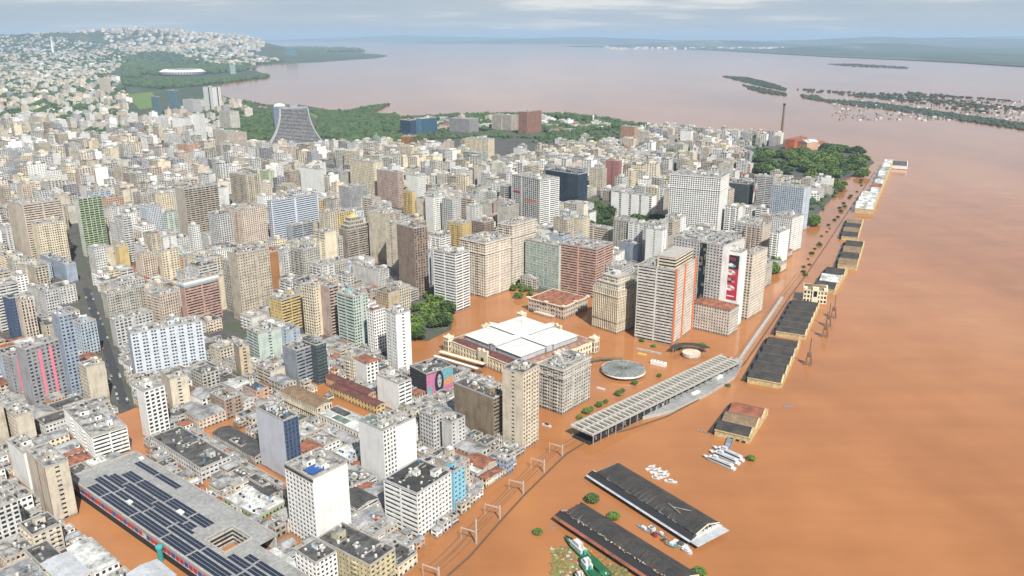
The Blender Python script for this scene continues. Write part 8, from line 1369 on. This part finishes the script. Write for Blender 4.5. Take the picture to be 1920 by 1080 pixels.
# customs house with clock front
t = thing('customs_house', 'ornate yellow stone customs house standing in the river between black sheds', 'customs house', (344, 903, 0), -20)
w = MB(); B_, A_, H_ = 26, 26, 15
for (P0, u, n, LL) in (((0, 0), (1, 0), (0, -1), B_), ((0, A_), (0, -1), (-1, 0), A_), ((B_, 0), (0, 1), (1, 0), A_), ((B_, A_), (-1, 0), (0, 1), B_)): side(w, P0, u, n, LL, H_, 'W', 4.6, 0, 'mercado_wall')
w.build('wall', 'mercado_wall', t); g = MB(); g.box(.4, B_ - .4, .4, A_ - .4, 0, H_ - .1, 'glass_dark'); g.build('window', 'glass_dark', t, kind='stuff')
q = MB(); q.box(-.6, B_ + .6, -.6, A_ + .6, H_, H_ + .8, 'mercado_wall', True); q.build('cornice', 'mercado_wall', t); q = MB(); gable_roof(q, B_ - 1, A_ - 1, H_ + .8, 'roof_brown', .16, .9, 0); q.build('roof', 'roof_brown', t)
q = MB(); q.box(9.5, 16.5, -1.2, 3, 0, 19, 'mercado_wall'); q.box(11, 15, -1.3, -1.15, 8, 15, 'window_dark'); q.build('entrance_bay', 'mercado_wall', t)
for x in (0, B_ - 4): q = MB(); q.box(x, x + 4, -.7, 4, H_ + .8, H_ + 3.4, 'mercado_wall'); q.build('corner_pavilion', 'mercado_wall', t)

# ------------------------------------------------------------------ two big riverside hangars
def hangar(O, th_, Ln, Wd, apron, apm, lb, zr=9.0):
    t = thing('riverside_hangar', lb, 'warehouse', (*O, 0), th_, 'half sunk hangars near the picture bottom')   # x along length, y across
    q = MB(); q.box(4, Ln - 4, apron, Wd - apron * .5, -.5, 5.2, 'wall_gyl'); q.build('wall', 'wall_gyl', t)
    y0, y1, ym = apron, Wd - apron * .45, (apron + Wd - apron * .45) / 2; rnd = random.Random(4); n_ = 24
    sec = (Ln - 5) / n_
    for k in range(n_):
        q = MB(); x0, x1 = 4 + k * sec, 4 + (k + 1) * sec - .12; j = rnd.uniform(-.9, .3)
        e0 = 4 if k == 0 else 0
        q.q([(x0, y0 + j, 6), (x1, y0 + rnd.uniform(-.9, .3), 6), (x1, ym, zr), (x0 + e0, ym, zr)], 'roof_hangar'); q.q([(x0 + e0, ym, zr), (x1, ym, zr), (x1, y1, 6), (x0, y1, 6)], 'roof_hangar')
        if k == 0: q.q([(x0, y0 + j, 6), (x0 + e0, ym, zr), (x0, y1, 6)], 'roof_hangar')
        q.build('roof_panel', 'roof_hangar', t)
    q = MB(); q.q([(0, 0, 3.2), (Ln, 0, 3.2), (Ln, apron + .6, 5.6), (0, apron + .6, 5.6)], apm); q.q([(0, 0, 3.2), (Ln, 0, 3.2), (Ln, 0, 2.4), (0, 0, 2.4)], 'dark_void'); q.q([(0, 0, 3.17), (Ln, 0, 3.17), (Ln, apron, 5.5), (0, apron, 5.5)], 'dark_void'); q.build('side_apron_roof', apm, t)
    q = MB(); q.q([(0, Wd, 3.2), (Ln, Wd, 3.2), (Ln, y1 - .4, 5.6), (0, y1 - .4, 5.6)], apm if apm == 'roof_zinc' else 'roof_hangar'); q.q([(0, Wd, 3.2), (0, 0, 3.2), (5, apron, 5.65), (5, y1, 5.65)], apm); q.build('far_apron_roof', apm, t)
    if apm == 'roof_zinc':
        q = MB(); q.q([(Ln, 0, 3.2), (Ln, Wd, 3.2), (Ln - 1.2, y1, 5.6), (Ln - 1.2, y0, 5.6)], apm); q.box(Ln, Ln + 6, 1, Wd - 1, 2.8, 3.1, apm, True); q.build('end_apron_roof', apm, t)
    q = MB(); x = Ln - 1.0; q.q([(x + .05, y0, 6), (x + .05, y1, 6), (x + .05, ym, zr)], 'dark_void')
    for i in range(7): f_ = i / 6; y = y0 + (y1 - y0) * f_; zt = 6 + (zr - 6) * (1 - abs(2 * f_ - 1)); q.bar((x + .4, y, 5), (x + .4, y, zt), .35, 'wall_crs')
    q.bar((x + .4, y0, 6), (x + .4, ym, zr), .55, 'wall_crs'); q.bar((x + .4, ym, zr), (x + .4, y1, 6), .55, 'wall_crs'); q.build('gable_truss', 'wall_crs', t)
    return t
t = hangar((52, 503), -54, 97, 31, 6.5, 'roof_zinc', 'black roofed hangar with pale grey aprons lying in open water')
q = MB(); q.bar((66, 14, 9.6), (78, 12, 9.3), .3, 'concrete_light'); q.bar((70, 13, 9.5), (80, 20, 9), .3, 'concrete_light'); q.build('fallen_beam', 'concrete_light', t)
t = hangar((26, 452), -51, 100, 27, 7.5, 'roof_rust', 'black roofed hangar with a rusty red apron beside the green tugs')
q = MB(); rnd = random.Random(8)
for k in range(190): x = rnd.uniform(1, 99); y = 7.5 + rnd.gauss(0, .7); q.box(x, x + rnd.uniform(.4, 1.6), y, y + rnd.uniform(.2, .8), 5.9, 6.2, rnd.choice(['wall_crs', 'roof_rust', 'concrete_light']))
q.build('loose_tiles', 'wall_crs', t, kind='stuff')
# ------------------------------------------------------------------ boats
def hull(q, L, B, z0, z1, mat, deck):
    out = []; 
    for s, w_ in ((0, .80), (.15, .98), (.5, 1), (.78, .86), (.92, .5), (1, .06)): out.append((L * s, B / 2 * w_))
    pr = [(x, -y) for x, y in out] + [(x, y) for x, y in reversed(out)]; n_ = len(pr)
    for i in range(n_): a, b = pr[i], pr[(i + 1) % n_]; q.q([(a[0] * .97, a[1] * .8, z0), (b[0] * .97, b[1] * .8, z0), (b[0], b[1], z1 + (.8 if b[0] > L * .9 else 0)), (a[0], a[1], z1 + (.8 if a[0] > L * .9 else 0))], mat)
    q.q([(x * .985, y * .94, z1 - .35) for x, y in pr], deck)
def tug(a, b, Bm, lb, white=.3):
    P, Q = px(*a), px(*b); L = math.dist(P, Q); t = thing('tugboat', lb, 'boat', (*P, 0), math.degrees(math.atan2(Q[1] - P[1], Q[0] - P[0])), 'green boats moored together')
    q = MB(); hull(q, L, Bm, -.6, 1.9, 'hull_dark', 'deck_green'); q.build('hull', 'hull_dark', t); q = MB(); q.box(L * .56, L * .82, -Bm * .3, Bm * .3, 1.5, 4.0, 'boat_white'); q.build('deckhouse', 'boat_white', t)
    q = MB(); q.box(L * .62, L * .76, -Bm * .24, Bm * .24, 4.02, 6.3, 'boat_white'); q.build('wheelhouse', 'boat_white', t); q = MB(); q.box(L * .765, L * .77, -Bm * .2, Bm * .2, 5, 5.9, 'window_dark'); q.box(L * .63, L * .75, -Bm * .245, -Bm * .2, 5, 5.9, 'window_dark'); q.build('window', 'window_dark', t)
    q = MB(); q.box(L * .12, L * .5, -Bm * .3, Bm * .3, 1.56, 2.3, 'hull_green'); q.build('hold_cover', 'hull_green', t); q = MB(); q.bar((L * .58, 0, 4), (L * .58, 0, 9), .3, 'sheet_yellow'); q.bar((L * .58, 0, 7), (L * .4, 0, 4), .2, 'sheet_yellow'); q.build('mast', 'sheet_yellow', t)
    q = MB(); q.cyl(L * .52, 0, 1.6, 4.6, .8, 8, 'turquoise'); q.build('funnel', 'turquoise', t)
    for s in (.05, .9): q = MB(); q.cyl(L * s, 0, 1.6, 2.2, .5, 8, 'boat_white'); q.build('bollard', 'boat_white', t)
tug((1140, 1084), (1060, 1010), 7, 'long green tug with white wheelhouse farthest up the moored pair')
tug((1128, 1100), (1088, 1050), 7.5, 'second green tug beside the long one nearer the bottom edge')
tug((1108, 1120), (1078, 1078), 6, 'small white and green boat cut by the bottom edge below the tugs')
def ferry(a, b, Bm, lb):
    P, Q = px(*a), px(*b); L = math.dist(P, Q); t = thing('passenger_ferry', lb, 'ferry', (*P, 0), math.degrees(math.atan2(Q[1] - P[1], Q[0] - P[0])), 'white ferries moored below the short dock shed')
    q = MB(); hull(q, L, Bm, -.5, 1.5, 'boat_white', 'slab_white'); q.build('hull', 'boat_white', t); q = MB(); q.box(L * .08, L * .80, -Bm * .38, Bm * .38, 1.2, 3.6, 'boat_white'); q.build('cabin', 'boat_white', t)
    q = MB(); q.box(L * .1, L * .78, -Bm * .385, Bm * .385, 2.2, 3.1, 'window_dark'); q.build('window_band', 'window_dark', t); q = MB(); q.box(L * .15, L * .7, -Bm * .3, Bm * .3, 3.7, 3.95, 'roof_zinc', True); q.build('sun_deck', 'roof_zinc', t)
    q = MB(); q.box(L * .55, L * .68, -Bm * .2, Bm * .2, 3.97, 5.6, 'boat_white'); q.build('wheelhouse', 'boat_white', t)
ferry((1378, 882), (1318, 857), 5, 'white ferry with flat deck on the outer side of the moored group'); ferry((1386, 872), (1330, 848), 5.5, 'white ferry in the middle of the moored group'); ferry((1394, 866), (1336, 840), 4.6, 'white ferry on the inner side nearest the gangway')
p, q_ = px(1362, 846), px(1370, 824); t = thing('gangway', 'grey blue floating gangway between the ferries and the short dock shed', 'gangway', (*p, 0), math.degrees(math.atan2(q_[1] - p[1], q_[0] - p[0]))); q = MB(); q.box(0, math.dist(p, q_) + 3, -2.2, 2.2, .2, 1.0, 'roof_bl', True); q.build('deck', 'roof_bl', t); q = MB(); [q.box(0, math.dist(p, q_) + 3, y, y + .1, 1, 2, 'metal_grey') for y in (-2.2, 2.1)]; q.build('railing', 'metal_grey', t)
for k, (a, b, c_, d_) in enumerate(((1211, 882, 1229, 875), (1219, 888, 1240, 880), (1226, 890, 1252, 886), (1236, 897, 1256, 891), (1246, 902, 1270, 906), (1222, 895, 1238, 899))):
    P, Q = px(a, b), px(c_, d_); L = math.dist(P, Q); t = thing('small_boat', 'small white launch, %s of six drifting behind the pale apron hangar' % ['first', 'second', 'third', 'fourth', 'fifth', 'sixth'][k], 'boat', (*P, 0), math.degrees(math.atan2(Q[1] - P[1], Q[0] - P[0])), 'launches behind the hangar')
    q = MB(); hull(q, L, 2.6, -.3, .9, 'boat_white', 'slab_white'); q.build('hull', 'boat_white', t); q = MB(); q.box(L * .3, L * .65, -.9, .9, .6, 2.1, 'boat_white'); q.build('cabin', 'boat_white', t); q = MB(); q.box(L * .34, L * .61, -.95, .95, 1.25, 1.8, 'window_dark'); q.build('window', 'window_dark', t)
for (a, b, w1, w2, h, m_, lb) in ((1196, 984, 12, 3.5, .9, 'roof_bl', 'dull blue hull fragment between the two hangars'), (1218, 990, 5, 4, 2.0, 'slab_white', 'small white wreck cabin between the hangars'), (1224, 1003, 4, 3, 2.4, 'red_dark', 'dark red drum like wreck between the hangars'), (1232, 998, 8, 3, 1.4, 'roof_m', 'grey wreck roof between the hangars'),
        (1240, 1012, 5, 3, 1.5, 'wall_sal', 'salmon hull fragment between the hangars'), (1250, 1018, 8, 5, 1.4, 'roof_g', 'greenish pontoon between the hangars'), (1262, 1016, 12, 5, 1.6, 'boat_white', 'white pontoon between the hangars with pale deck'), (1280, 1030, 7, 4, 1.8, 'boat_white', 'white motor launch at the end of the wreck line')):
    p = px(a, b); t = thing('wreck', lb, 'wreck', (*p, -.2), -48 + rr.uniform(-8, 8), 'half sunk wrecks between the hangars'); q = MB(); hull(q, w1, w2, -.3, h, m_, m_); q.build('hull', m_, t); q = MB(); q.box(w1 * .3, w1 * .6, -w2 * .3, w2 * .3, h - .3, h + .9, rr.choice(['roof_d', 'boat_white', 'roof_bl'])); q.build('cabin', m_, t)
# ------------------------------------------------------------------ dock cranes
for k, (a, b, h, lb) in enumerate(((1515, 684, 16, 'rusty portal crane standing alone right of the nearest long shed'), (1546, 632, 16, 'rusty portal crane, nearest of the cluster right of the customs house'), (1552, 612, 15, 'rusty portal crane in the middle of the cluster of three'), (1562, 596, 15, 'rusty portal crane, farthest of the cluster of three'))):
    p = px(a, b); t = thing('dock_crane', lb, 'crane', (*p, 0), 60, 'dock cranes'); q = MB()
    for sx, sy in ((-3, -3), (3, -3), (3, 3), (-3, 3)): q.bar((sx, sy, -1), (sx * .5, sy * .5, 9), .7, 'crane_rust')
    for z, r_ in ((3, 2.5), (9, 1.5)):
        for i in range(4): c4 = [(-r_, -r_), (r_, -r_), (r_, r_), (-r_, r_)]; q.bar((*c4[i], z), (*c4[(i + 1) % 4], z), .4, 'crane_rust')
    q.build('portal', 'crane_rust', t); q = MB(); q.box(-2, 2, -1.8, 1.8, 9.3, 12.5, 'crane_rust'); q.build('cabin', 'crane_rust', t); q = MB()
    for s in (-.5, .5): q.bar((1, s, 11), (2.5, s * .3, 11 + h), .4, 'crane_rust')
    for z in range(0, h - 1, 2): q.bar((1 + z * 1.5 / h, -.5, 11 + z), (1 + (z + 2) * 1.5 / h, .4, 13 + z), .22, 'crane_rust')
    q.build('jib', 'crane_rust', t); q = MB(); q.bar((-2, 0, 12), (2.4, 0, 10 + h), .16, 'wire'); q.build('stay_cable', 'wire', t)

# ------------------------------------------------------------------ distant landmarks
c0 = px(556, 268); t = thing('curved_tower', 'grey concrete government tower that flares outward to its base near the lake park', 'tower', (*c0, 0), 18)
HT = 100; prof = lambda z: (46 + 46 * (1 - z / HT) ** 2.0, 40 + 10 * (1 - z / HT) ** 2)       # half widths along x and y
def ringat(z, o=0): a, b = prof(z); a *= .82; b *= .42; return [(-a - o, -b - o, z), (a + o, -b - o, z), (a + o, b + o, z), (-a - o, b + o, z)]
q = MB(); nz_ = 20
for k in range(nz_): a, b = ringat(HT * k / nz_), ringat(HT * (k + 1) / nz_); [q.q([a[i], a[(i + 1) % 4], b[(i + 1) % 4], b[i]], 'glass_dark') for i in range(4)]
q.q(ringat(HT), 'roof_c'); q.build('glass_body', 'glass_dark', t); 
for k in range(25):
    z = 2 + k * 3.95; q = MB(); a, b = ringat(z, .9), ringat(z + 1.5, .9); [q.q([a[i], a[(i + 1) % 4], b[(i + 1) % 4], b[i]], 'wall_gy') for i in range(4)]; c_ = [(x * .93, y * .93, z_) for x, y, z_ in b]; [q.q([b[i], b[(i + 1) % 4], c_[(i + 1) % 4], c_[i]], 'wall_gyv') for i in range(4)]; q.build('floor_band', 'wall_gyv', t)
for i in range(4):
    q = MB()
    for k in range(nz_):
        a, b = ringat(HT * k / nz_, 1.2)[i], ringat(HT * (k + 1) / nz_, 1.2)[i]; q.bar(a, b, 3.4, 'wall_gyv')
    q.build('corner_buttress', 'wall_lg', t)
q = MB(); a = prof(HT)[0] * .82; q.box(-a - 1, a + 1, -14, 14, HT, HT + 3.5, 'wall_gy'); q.box(-a * .3, a * .3, -9, 9, HT + 3.5, HT + 10, 'wall_gy'); q.build('roof_crown', 'wall_lg', t)
q = MB(); q.box(-80, 84, -48, -26, 0, 4, 'wall_gy'); q.build('podium', 'wall_lg', t)
c1 = px(516, 240); t = thing('office_building', 'blue grey slab with white curved top behind the flaring tower', 'building', (*c1, 0), 20, 'apartment and office blocks of the city centre'); w = MB(); side(w, (0, 0), (1, 0), (0, -1), 42, 72, 'r', 4, 0, 'wall_bl'); side(w, (0, 20), (0, -1), (-1, 0), 20, 72, 'b', 4, 0, 'wall_bl'); w.build('wall', 'wall_bl', t)
g = MB(); g.box(.4, 41.6, .4, 19.6, 0, 71.9, 'glass_navy'); g.build('window', 'glass_navy', t, kind='stuff'); q = MB()
for k in range(8): a, b = pi * k / 8, pi * (k + 1) / 8; q.q([(21 - 19 * cos(a), 0, 72 + 9 * sin(a)), (21 - 19 * cos(b), 0, 72 + 9 * sin(b)), (21 - 19 * cos(b), 20, 72 + 9 * sin(b)), (21 - 19 * cos(a), 20, 72 + 9 * sin(a))], 'white_paint'); q.q([(21, 0, 72), (21 - 19 * cos(a), 0, 72 + 9 * sin(a)), (21 - 19 * cos(b), 0, 72 + 9 * sin(b))], 'white_paint')
q.build('curved_roof', 'white_paint', t)
# stadium
c2 = px(343, 141); t = thing('stadium', 'oval stadium with a white ribbed membrane roof by the lake', 'stadium', (*c2, 0)); nn = 48; q = MB(); rb = MB(); rx, ry = 178, 150
for k in range(nn):
    a, b = 2 * pi * k / nn, 2 * pi * (k + 1) / nn; P_ = lambda t_, f, z: (rx * f * cos(t_), ry * f * sin(t_), z)
    q.q([P_(a, .92, 8), P_(b, .92, 8), P_(b, 1.0, 30), P_(a, 1.0, 30)], 'white_paint'); q.q([P_(a, 1.0, 30), P_(b, 1.0, 30), P_(b, .84, 46), P_(a, .84, 46)], 'white_paint'); q.q([P_(a, .84, 46), P_(b, .84, 46), P_(b, .62, 44), P_(a, .62, 44)], 'white_paint')
    rb.bar(P_(a, .9, 0), P_(a, 1.005, 30), 5 if k % 1 == 0 else 2, 'metal_grey')
q.build('membrane_roof', 'white_paint', t); rb.build('roof_rib', 'metal_grey', t); q = MB(); q.cyl(0, 0, 0, 9, 150, 32, 'dark_void'); q.build('stand_base', 'dark_void', t)
# transmission tower on the far slope
c3 = px(102, 112); t = thing('transmission_tower', 'slender white concrete tower on the far left slope', 'tower', (*c3, 0)); q = MB(); q.cyl(0, 0, 0, 225, 20, 10, 'white_paint', 12); q.build('shaft', 'white_paint', t); q = MB(); q.cyl(0, 0, 225, 300, 7, 6, 'white_paint', 3); q.build('antenna', 'white_paint', t)
# brick chimney
c4 = px(1464, 266); t = thing('chimney', 'tall dark brick chimney behind the sunlit towers near the peninsula tip', 'chimney', (*c4, 0)); q = MB(); q.cyl(0, 0, 0, 107, 4.4, 14, 'crane_rust', 2.7); q.build('shaft', 'roof_brown', t); q = MB(); q.cyl(0, 0, 107, 112, 3.8, 14, 'dark_void'); q.build('rim', 'dark_void', t)
t = thing('power_hall', 'salmon stepped hall right of the orange red hall at the peninsula tip', 'building', (*px(1512, 283), 0), 30); 
for k, (x0, x1, h, m_) in enumerate(((0, 46, 22, 'wall_sal'), (46, 84, 15, 'wall_pc'))):
    q = MB(); q.box(x0 + .05, x1, 0, 34, 0, h, m_); q.build('wall', m_, t); tmp = MB(); gable_roof(tmp, x1 - x0, 34, h, 'roof_t' if k else 'roof_w', .2, 0, .5); tmp.v = [(p[0] + x0, p[1], p[2]) for p in tmp.v]; tmp.build('roof', 'roof_t', t)
for (a, b, h, m_, lb) in ((382, 119 - 60 + 60, 60, 'wall_bl', ''),): pass
for (a, b, w_, h, m_, lb) in ((536, 110.5, 150, 150, 'wall_teal', 'blue grey tower block standing at the far lake shore'), (466, 111, 110, 120, 'wall_nvb', 'dark blue tower left of the far shore tower block'), (432, 139, 44, 75, 'wall_mnt', 'pale green slab right of the stadium')):
    p = px(a, b); t = thing('office_building', lb, 'building', (*p, 0), 15, 'apartment and office blocks of the city centre'); w = MB(); side(w, (0, 0), (1, 0), (0, -1), w_, h, 'v' if w_ < 100 else 'r', h / 10, 0, m_); side(w, (0, w_ * .6), (0, -1), (-1, 0), w_ * .6, h, 'b', 9, 0, m_); w.build('wall', m_, t); g = MB(); g.box(.4, w_ - .4, .4, w_ * .6 - .4, 0, h - .1, 'glass_teal'); g.build('window', 'glass_teal', t, kind='stuff')
p = px(1112, 232); t = thing('water_tower', 'small white water tower in the wooded lake park', 'tower', (*p, 0)); q = MB(); q.cyl(0, 0, 0, 22, 2.2, 10, 'white_paint'); q.build('shaft', 'white_paint', t); q = MB(); q.cyl(0, 0, 22, 30, 3.5, 10, 'white_paint'); q.build('tank', 'white_paint', t)
p = px(1160, 353 + 8); 
# domed church far centre
p = px(707, 287); t = thing('domed_church', 'old church with a grey green dome rising above the dense centre', 'church', (*p, 0), 40); q = MB(); q.box(-16, 16, -16, 16, 0, 26, 'wall_ste'); q.build('wall', 'wall_ste', t); q = MB(); n_ = 16
q.cyl(0, 0, 26, 36, 12, n_, 'wall_ste')
for k in range(5): a, b = pi / 2 * k / 5, pi / 2 * (k + 1) / 5; q.cyl(0, 0, 36 + 13 * sin(a), 36 + 13 * sin(b), 12.5 * cos(a), n_, 'roof_g', 12.5 * cos(b) + .05)
q.build('dome', 'roof_g', t); q = MB(); q.cyl(0, 0, 49, 56, 1.6, 8, 'wall_ste', .4); q.build('lantern', 'wall_ste', t)

# ------------------------------------------------------------------ parked cars on the dry street
st = [px(*a, .4) for a in ((232, 758), (222, 722), (206, 672), (190, 620), (176, 585), (162, 540))]
q = MB(); 
sheet('road', [(p[0] + dx, p[1]) for p in st for dx in ()] or ([(p[0] - 4.6, p[1]) for p in st] + [(p[0] + 4.6, p[1]) for p in reversed(st)]), .42, 'asphalt')
CM = []
for i in range(5):
    a = MB(); a.box(-.9, .9, -2.1, 2.1, .35, .95, 'car_%d' % i); am = a.mesh('body'); b = MB(); e4 = [(-.8, -1.2, .95), (.8, -1.2, .95), (.8, 1.3, .95), (-.8, 1.3, .95)]; f4 = [(-.65, -.8, 1.45), (.65, -.8, 1.45), (.65, .9, 1.45), (-.65, .9, 1.45)]
    for k in range(4): b.q([e4[k], e4[(k + 1) % 4], f4[(k + 1) % 4], f4[k]], 'window_dark')
    b.q(f4, 'car_%d' % i); w_ = MB()
    for sx in (-.85, .65):
        for sy in (-1.35, 1.35): w_.box(sx, sx + .2, sy - .32, sy + .32, 0, .64, 'dark_void', True)
    CM.append((am, b.mesh('cabin'), w_.mesh('wheels')))
cn = ['white', 'black', 'grey', 'red', 'dark blue']; cnt = 0
for k in range(len(st) - 1):
    A_, B_ = Vector((*st[k], .42)), Vector((*st[k + 1], .42)); L_ = (B_ - A_).length; d = (B_ - A_).normalized(); s = Vector((-d.y, d.x, 0)); x = 3
    while x < L_ - 3:
        for sgn in (-1, 1):
            if rr.random() < .24:
                i = rr.randrange(5); p = A_ + d * x + s * sgn * 3.4
                t = thing('parked_car', 'tiny %s car parked on the dry asphalt street' % cn[i], 'car', tuple(p), math.degrees(math.atan2(d.y, d.x)) - 90, 'cars parked on the dry street, ' + cn[i])
                for nm, me in zip(('body', 'cabin', 'wheel_set'), CM[i]): o = bpy.data.objects.new(nm, me); COL.objects.link(o); o.parent = t
        x += 5.4

# ------------------------------------------------------------------ foreground corner roofs, bottom left
def lowb(a, b, h, th_, B_, A_, wm, rm, lb, gab=None):
    p = px(a, b, h); t = thing('old_building', lb, 'building', (*p, 0), th_, 'old roofs in the bottom left corner'); w = MB()
    side(w, (0, 0), (1, 0), (0, -1), B_, h, 'w', 4, 0, wm); side(w, (0, A_), (0, -1), (-1, 0), A_, h, 'w', 4, 0, wm); side(w, (B_, 0), (0, 1), (1, 0), A_, h, 'b', 4, 0, wm); side(w, (B_, A_), (-1, 0), (0, 1), B_, h, 'b', 4, 0, wm); w.build('wall', wm, t)
    g = MB(); g.box(.4, B_ - .4, .4, A_ - .4, 0, h - .1, 'glass_dark'); g.build('window', 'glass_dark', t, kind='stuff'); q = MB()
    if gab: gable_roof(q, B_, A_, h, rm, gab, 0, .4)
    else: flat_roof(q, B_, A_, h, rm[5:])
    q.build('roof', rm, t); c = MB(); clutter(c, B_, A_, h + (A_ * .0), 0 if gab else 9, random.Random(int(a))); c.build('roof_equipment', 'equip', t, kind='stuff'); return t
lowb(60, 1010, 13, 50, 17, 20, 'wall_gyl', 'roof_m', 'old grey block with sheet roof in front of the cream striped tower')
lowb(28, 938, 17, 50, 10, 12, 'wall_wh', 'roof_c', 'small white block with flat grey roof at the left picture edge')
lowb(80, 1065, 12, 50, 12, 26, 'wall_cr', 'roof_d', 'old cream block with a black roof in the bottom left corner')
lowb(118, 1098, 13, 50, 15, 30, 'wall_crs', 'roof_zinc', 'pale block with bluish grey metal roof at the bottom left', .05)
lowb(176, 1075, 13, 50, 14, 36, 'wall_wh', 'roof_w', 'white roofed block with curved canopies beside the brown flooded lane', .08)
lowb(20, 1120, 12, 50, 20, 30, 'wall_cr', 'roof_m', 'old cream block cut by the lower left picture corner')
lowb(272, 1108, 9, 50, 18, 22, 'wall_lg', 'roof_zinc', 'low grey sheet roof at the bottom edge left of the solar panelled hall', .08)
lowb(500, 1105, 9, 52, 26, 28, 'wall_lg', 'roof_w', 'white sheet roof at the bottom edge beyond the solar panelled hall', .08)
lowb(747, 1062, 9, 54, 16, 16, 'wall_crs', 'roof_d', 'low cream building with arched windows at the water edge bottom')
lowb(700, 1005, 7, 54, 24, 26, 'wall_lg', 'roof_m', 'low grey roof between the bright white tower and the banded office')

lowb(478, 856, 8, 50, 15, 58, 'wall_gyl', 'roof_slate', 'long dark shed roof left of the pale lilac tower', .12)
lowb(436, 872, 7, 50, 12, 40, 'wall_gyl', 'roof_m', 'grey shed roof beside the long dark shed', .1)
lowb(452, 838, 8.6, 50, 7, 16, 'wall_wh', 'roof_c', 'small white roof hut between the dark sheds')
lowb(530, 918, 8, 50, 5, 100, 'wall_gyl', 'roof_c', 'very long narrow concrete walkway roof left of the bright white tower')
lowb(505, 930, 6, 50, 8, 62, 'wall_gyl', 'roof_slate', 'narrow black roof strip along the concrete walkway', .1)
lowb(706, 762, 8, 50, 9, 62, 'wall_yl', 'roof_maroon', 'long dark red roof with yellow end left of the small white office', .14)
lowb(690, 740, 9, 50, 9, 58, 'wall_sal', 'roof_maroon', 'second long dark red roof behind the first', .14)
lowb(640, 800, 7, 50, 9, 26, 'wall_wh', 'roof_w', 'pale sheet roof between the lilac tower and the arcade market', .08)
lowb(655, 832, 7, 50, 12, 18, 'wall_cr', 'roof_m', 'dull green grey hipped roof in front of the arcade annex', .14)
lowb(700, 935, 6, 50, 13, 30, 'wall_brn', 'roof_t', 'red tiled roofs right of the bright white tower', .16)
lowb(905, 880, 9, 52, 16, 18, 'wall_yl', 'roof_t', 'ochre house with bright tiled roof at the foot of the brown slab', .16)
lowb(950, 865, 12, 54, 8, 9, 'wall_bl', 'roof_w', 'small pale blue roofed house at the water edge by the cream tower')
lowb(915, 900, 6, 54, 13, 20, 'wall_gyl', 'roof_slate', 'black roofed row house along the water edge', .1)
lowb(888, 925, 6, 54, 10, 16, 'wall_crs', 'roof_m', 'low cream row house with grey roof right of the light blue block', .1)
lowb(300, 742, 12, 50, 14, 16, 'wall_gyl', 'roof_d', 'grey block with black roof by the narrow white tower')
lowb(480, 735, 14, 50, 12, 20, 'wall_sal', 'roof_d', 'old salmon block with blackened roof left of the arcade market')
lowb(530, 722, 12, 50, 14, 22, 'wall_gyl', 'roof_m', 'grey roofed old block behind the arcade market', .12)
lowb(565, 700, 12, 50, 16, 18, 'wall_wh', 'roof_w', 'white sheet roofed hall in front of the slate grey block', .12)

# ------------------------------------------------------------------ air
m = bpy.data.materials.new('haze_air'); m.use_nodes = True; tt = m.node_tree; tt.nodes.clear(); oo = N(tt, 'ShaderNodeOutputMaterial'); vv = N(tt, 'ShaderNodeVolumePrincipled')
vv.inputs['Color'].default_value = (.56, .76, 1.0, 1); vv.inputs['Density'].default_value = HAZE; vv.inputs['Anisotropy'].default_value = 0.0
tt.links.new(vv.outputs[0], oo.inputs['Volume']); MAT['haze_air'] = m
q = MB(); q.box(-94000, 94000, -94000, 94000, -12, 520, 'haze_air', True); q.build('haze', 'haze_air', None, 'thin pale blue air over the lake and city', 'stuff')
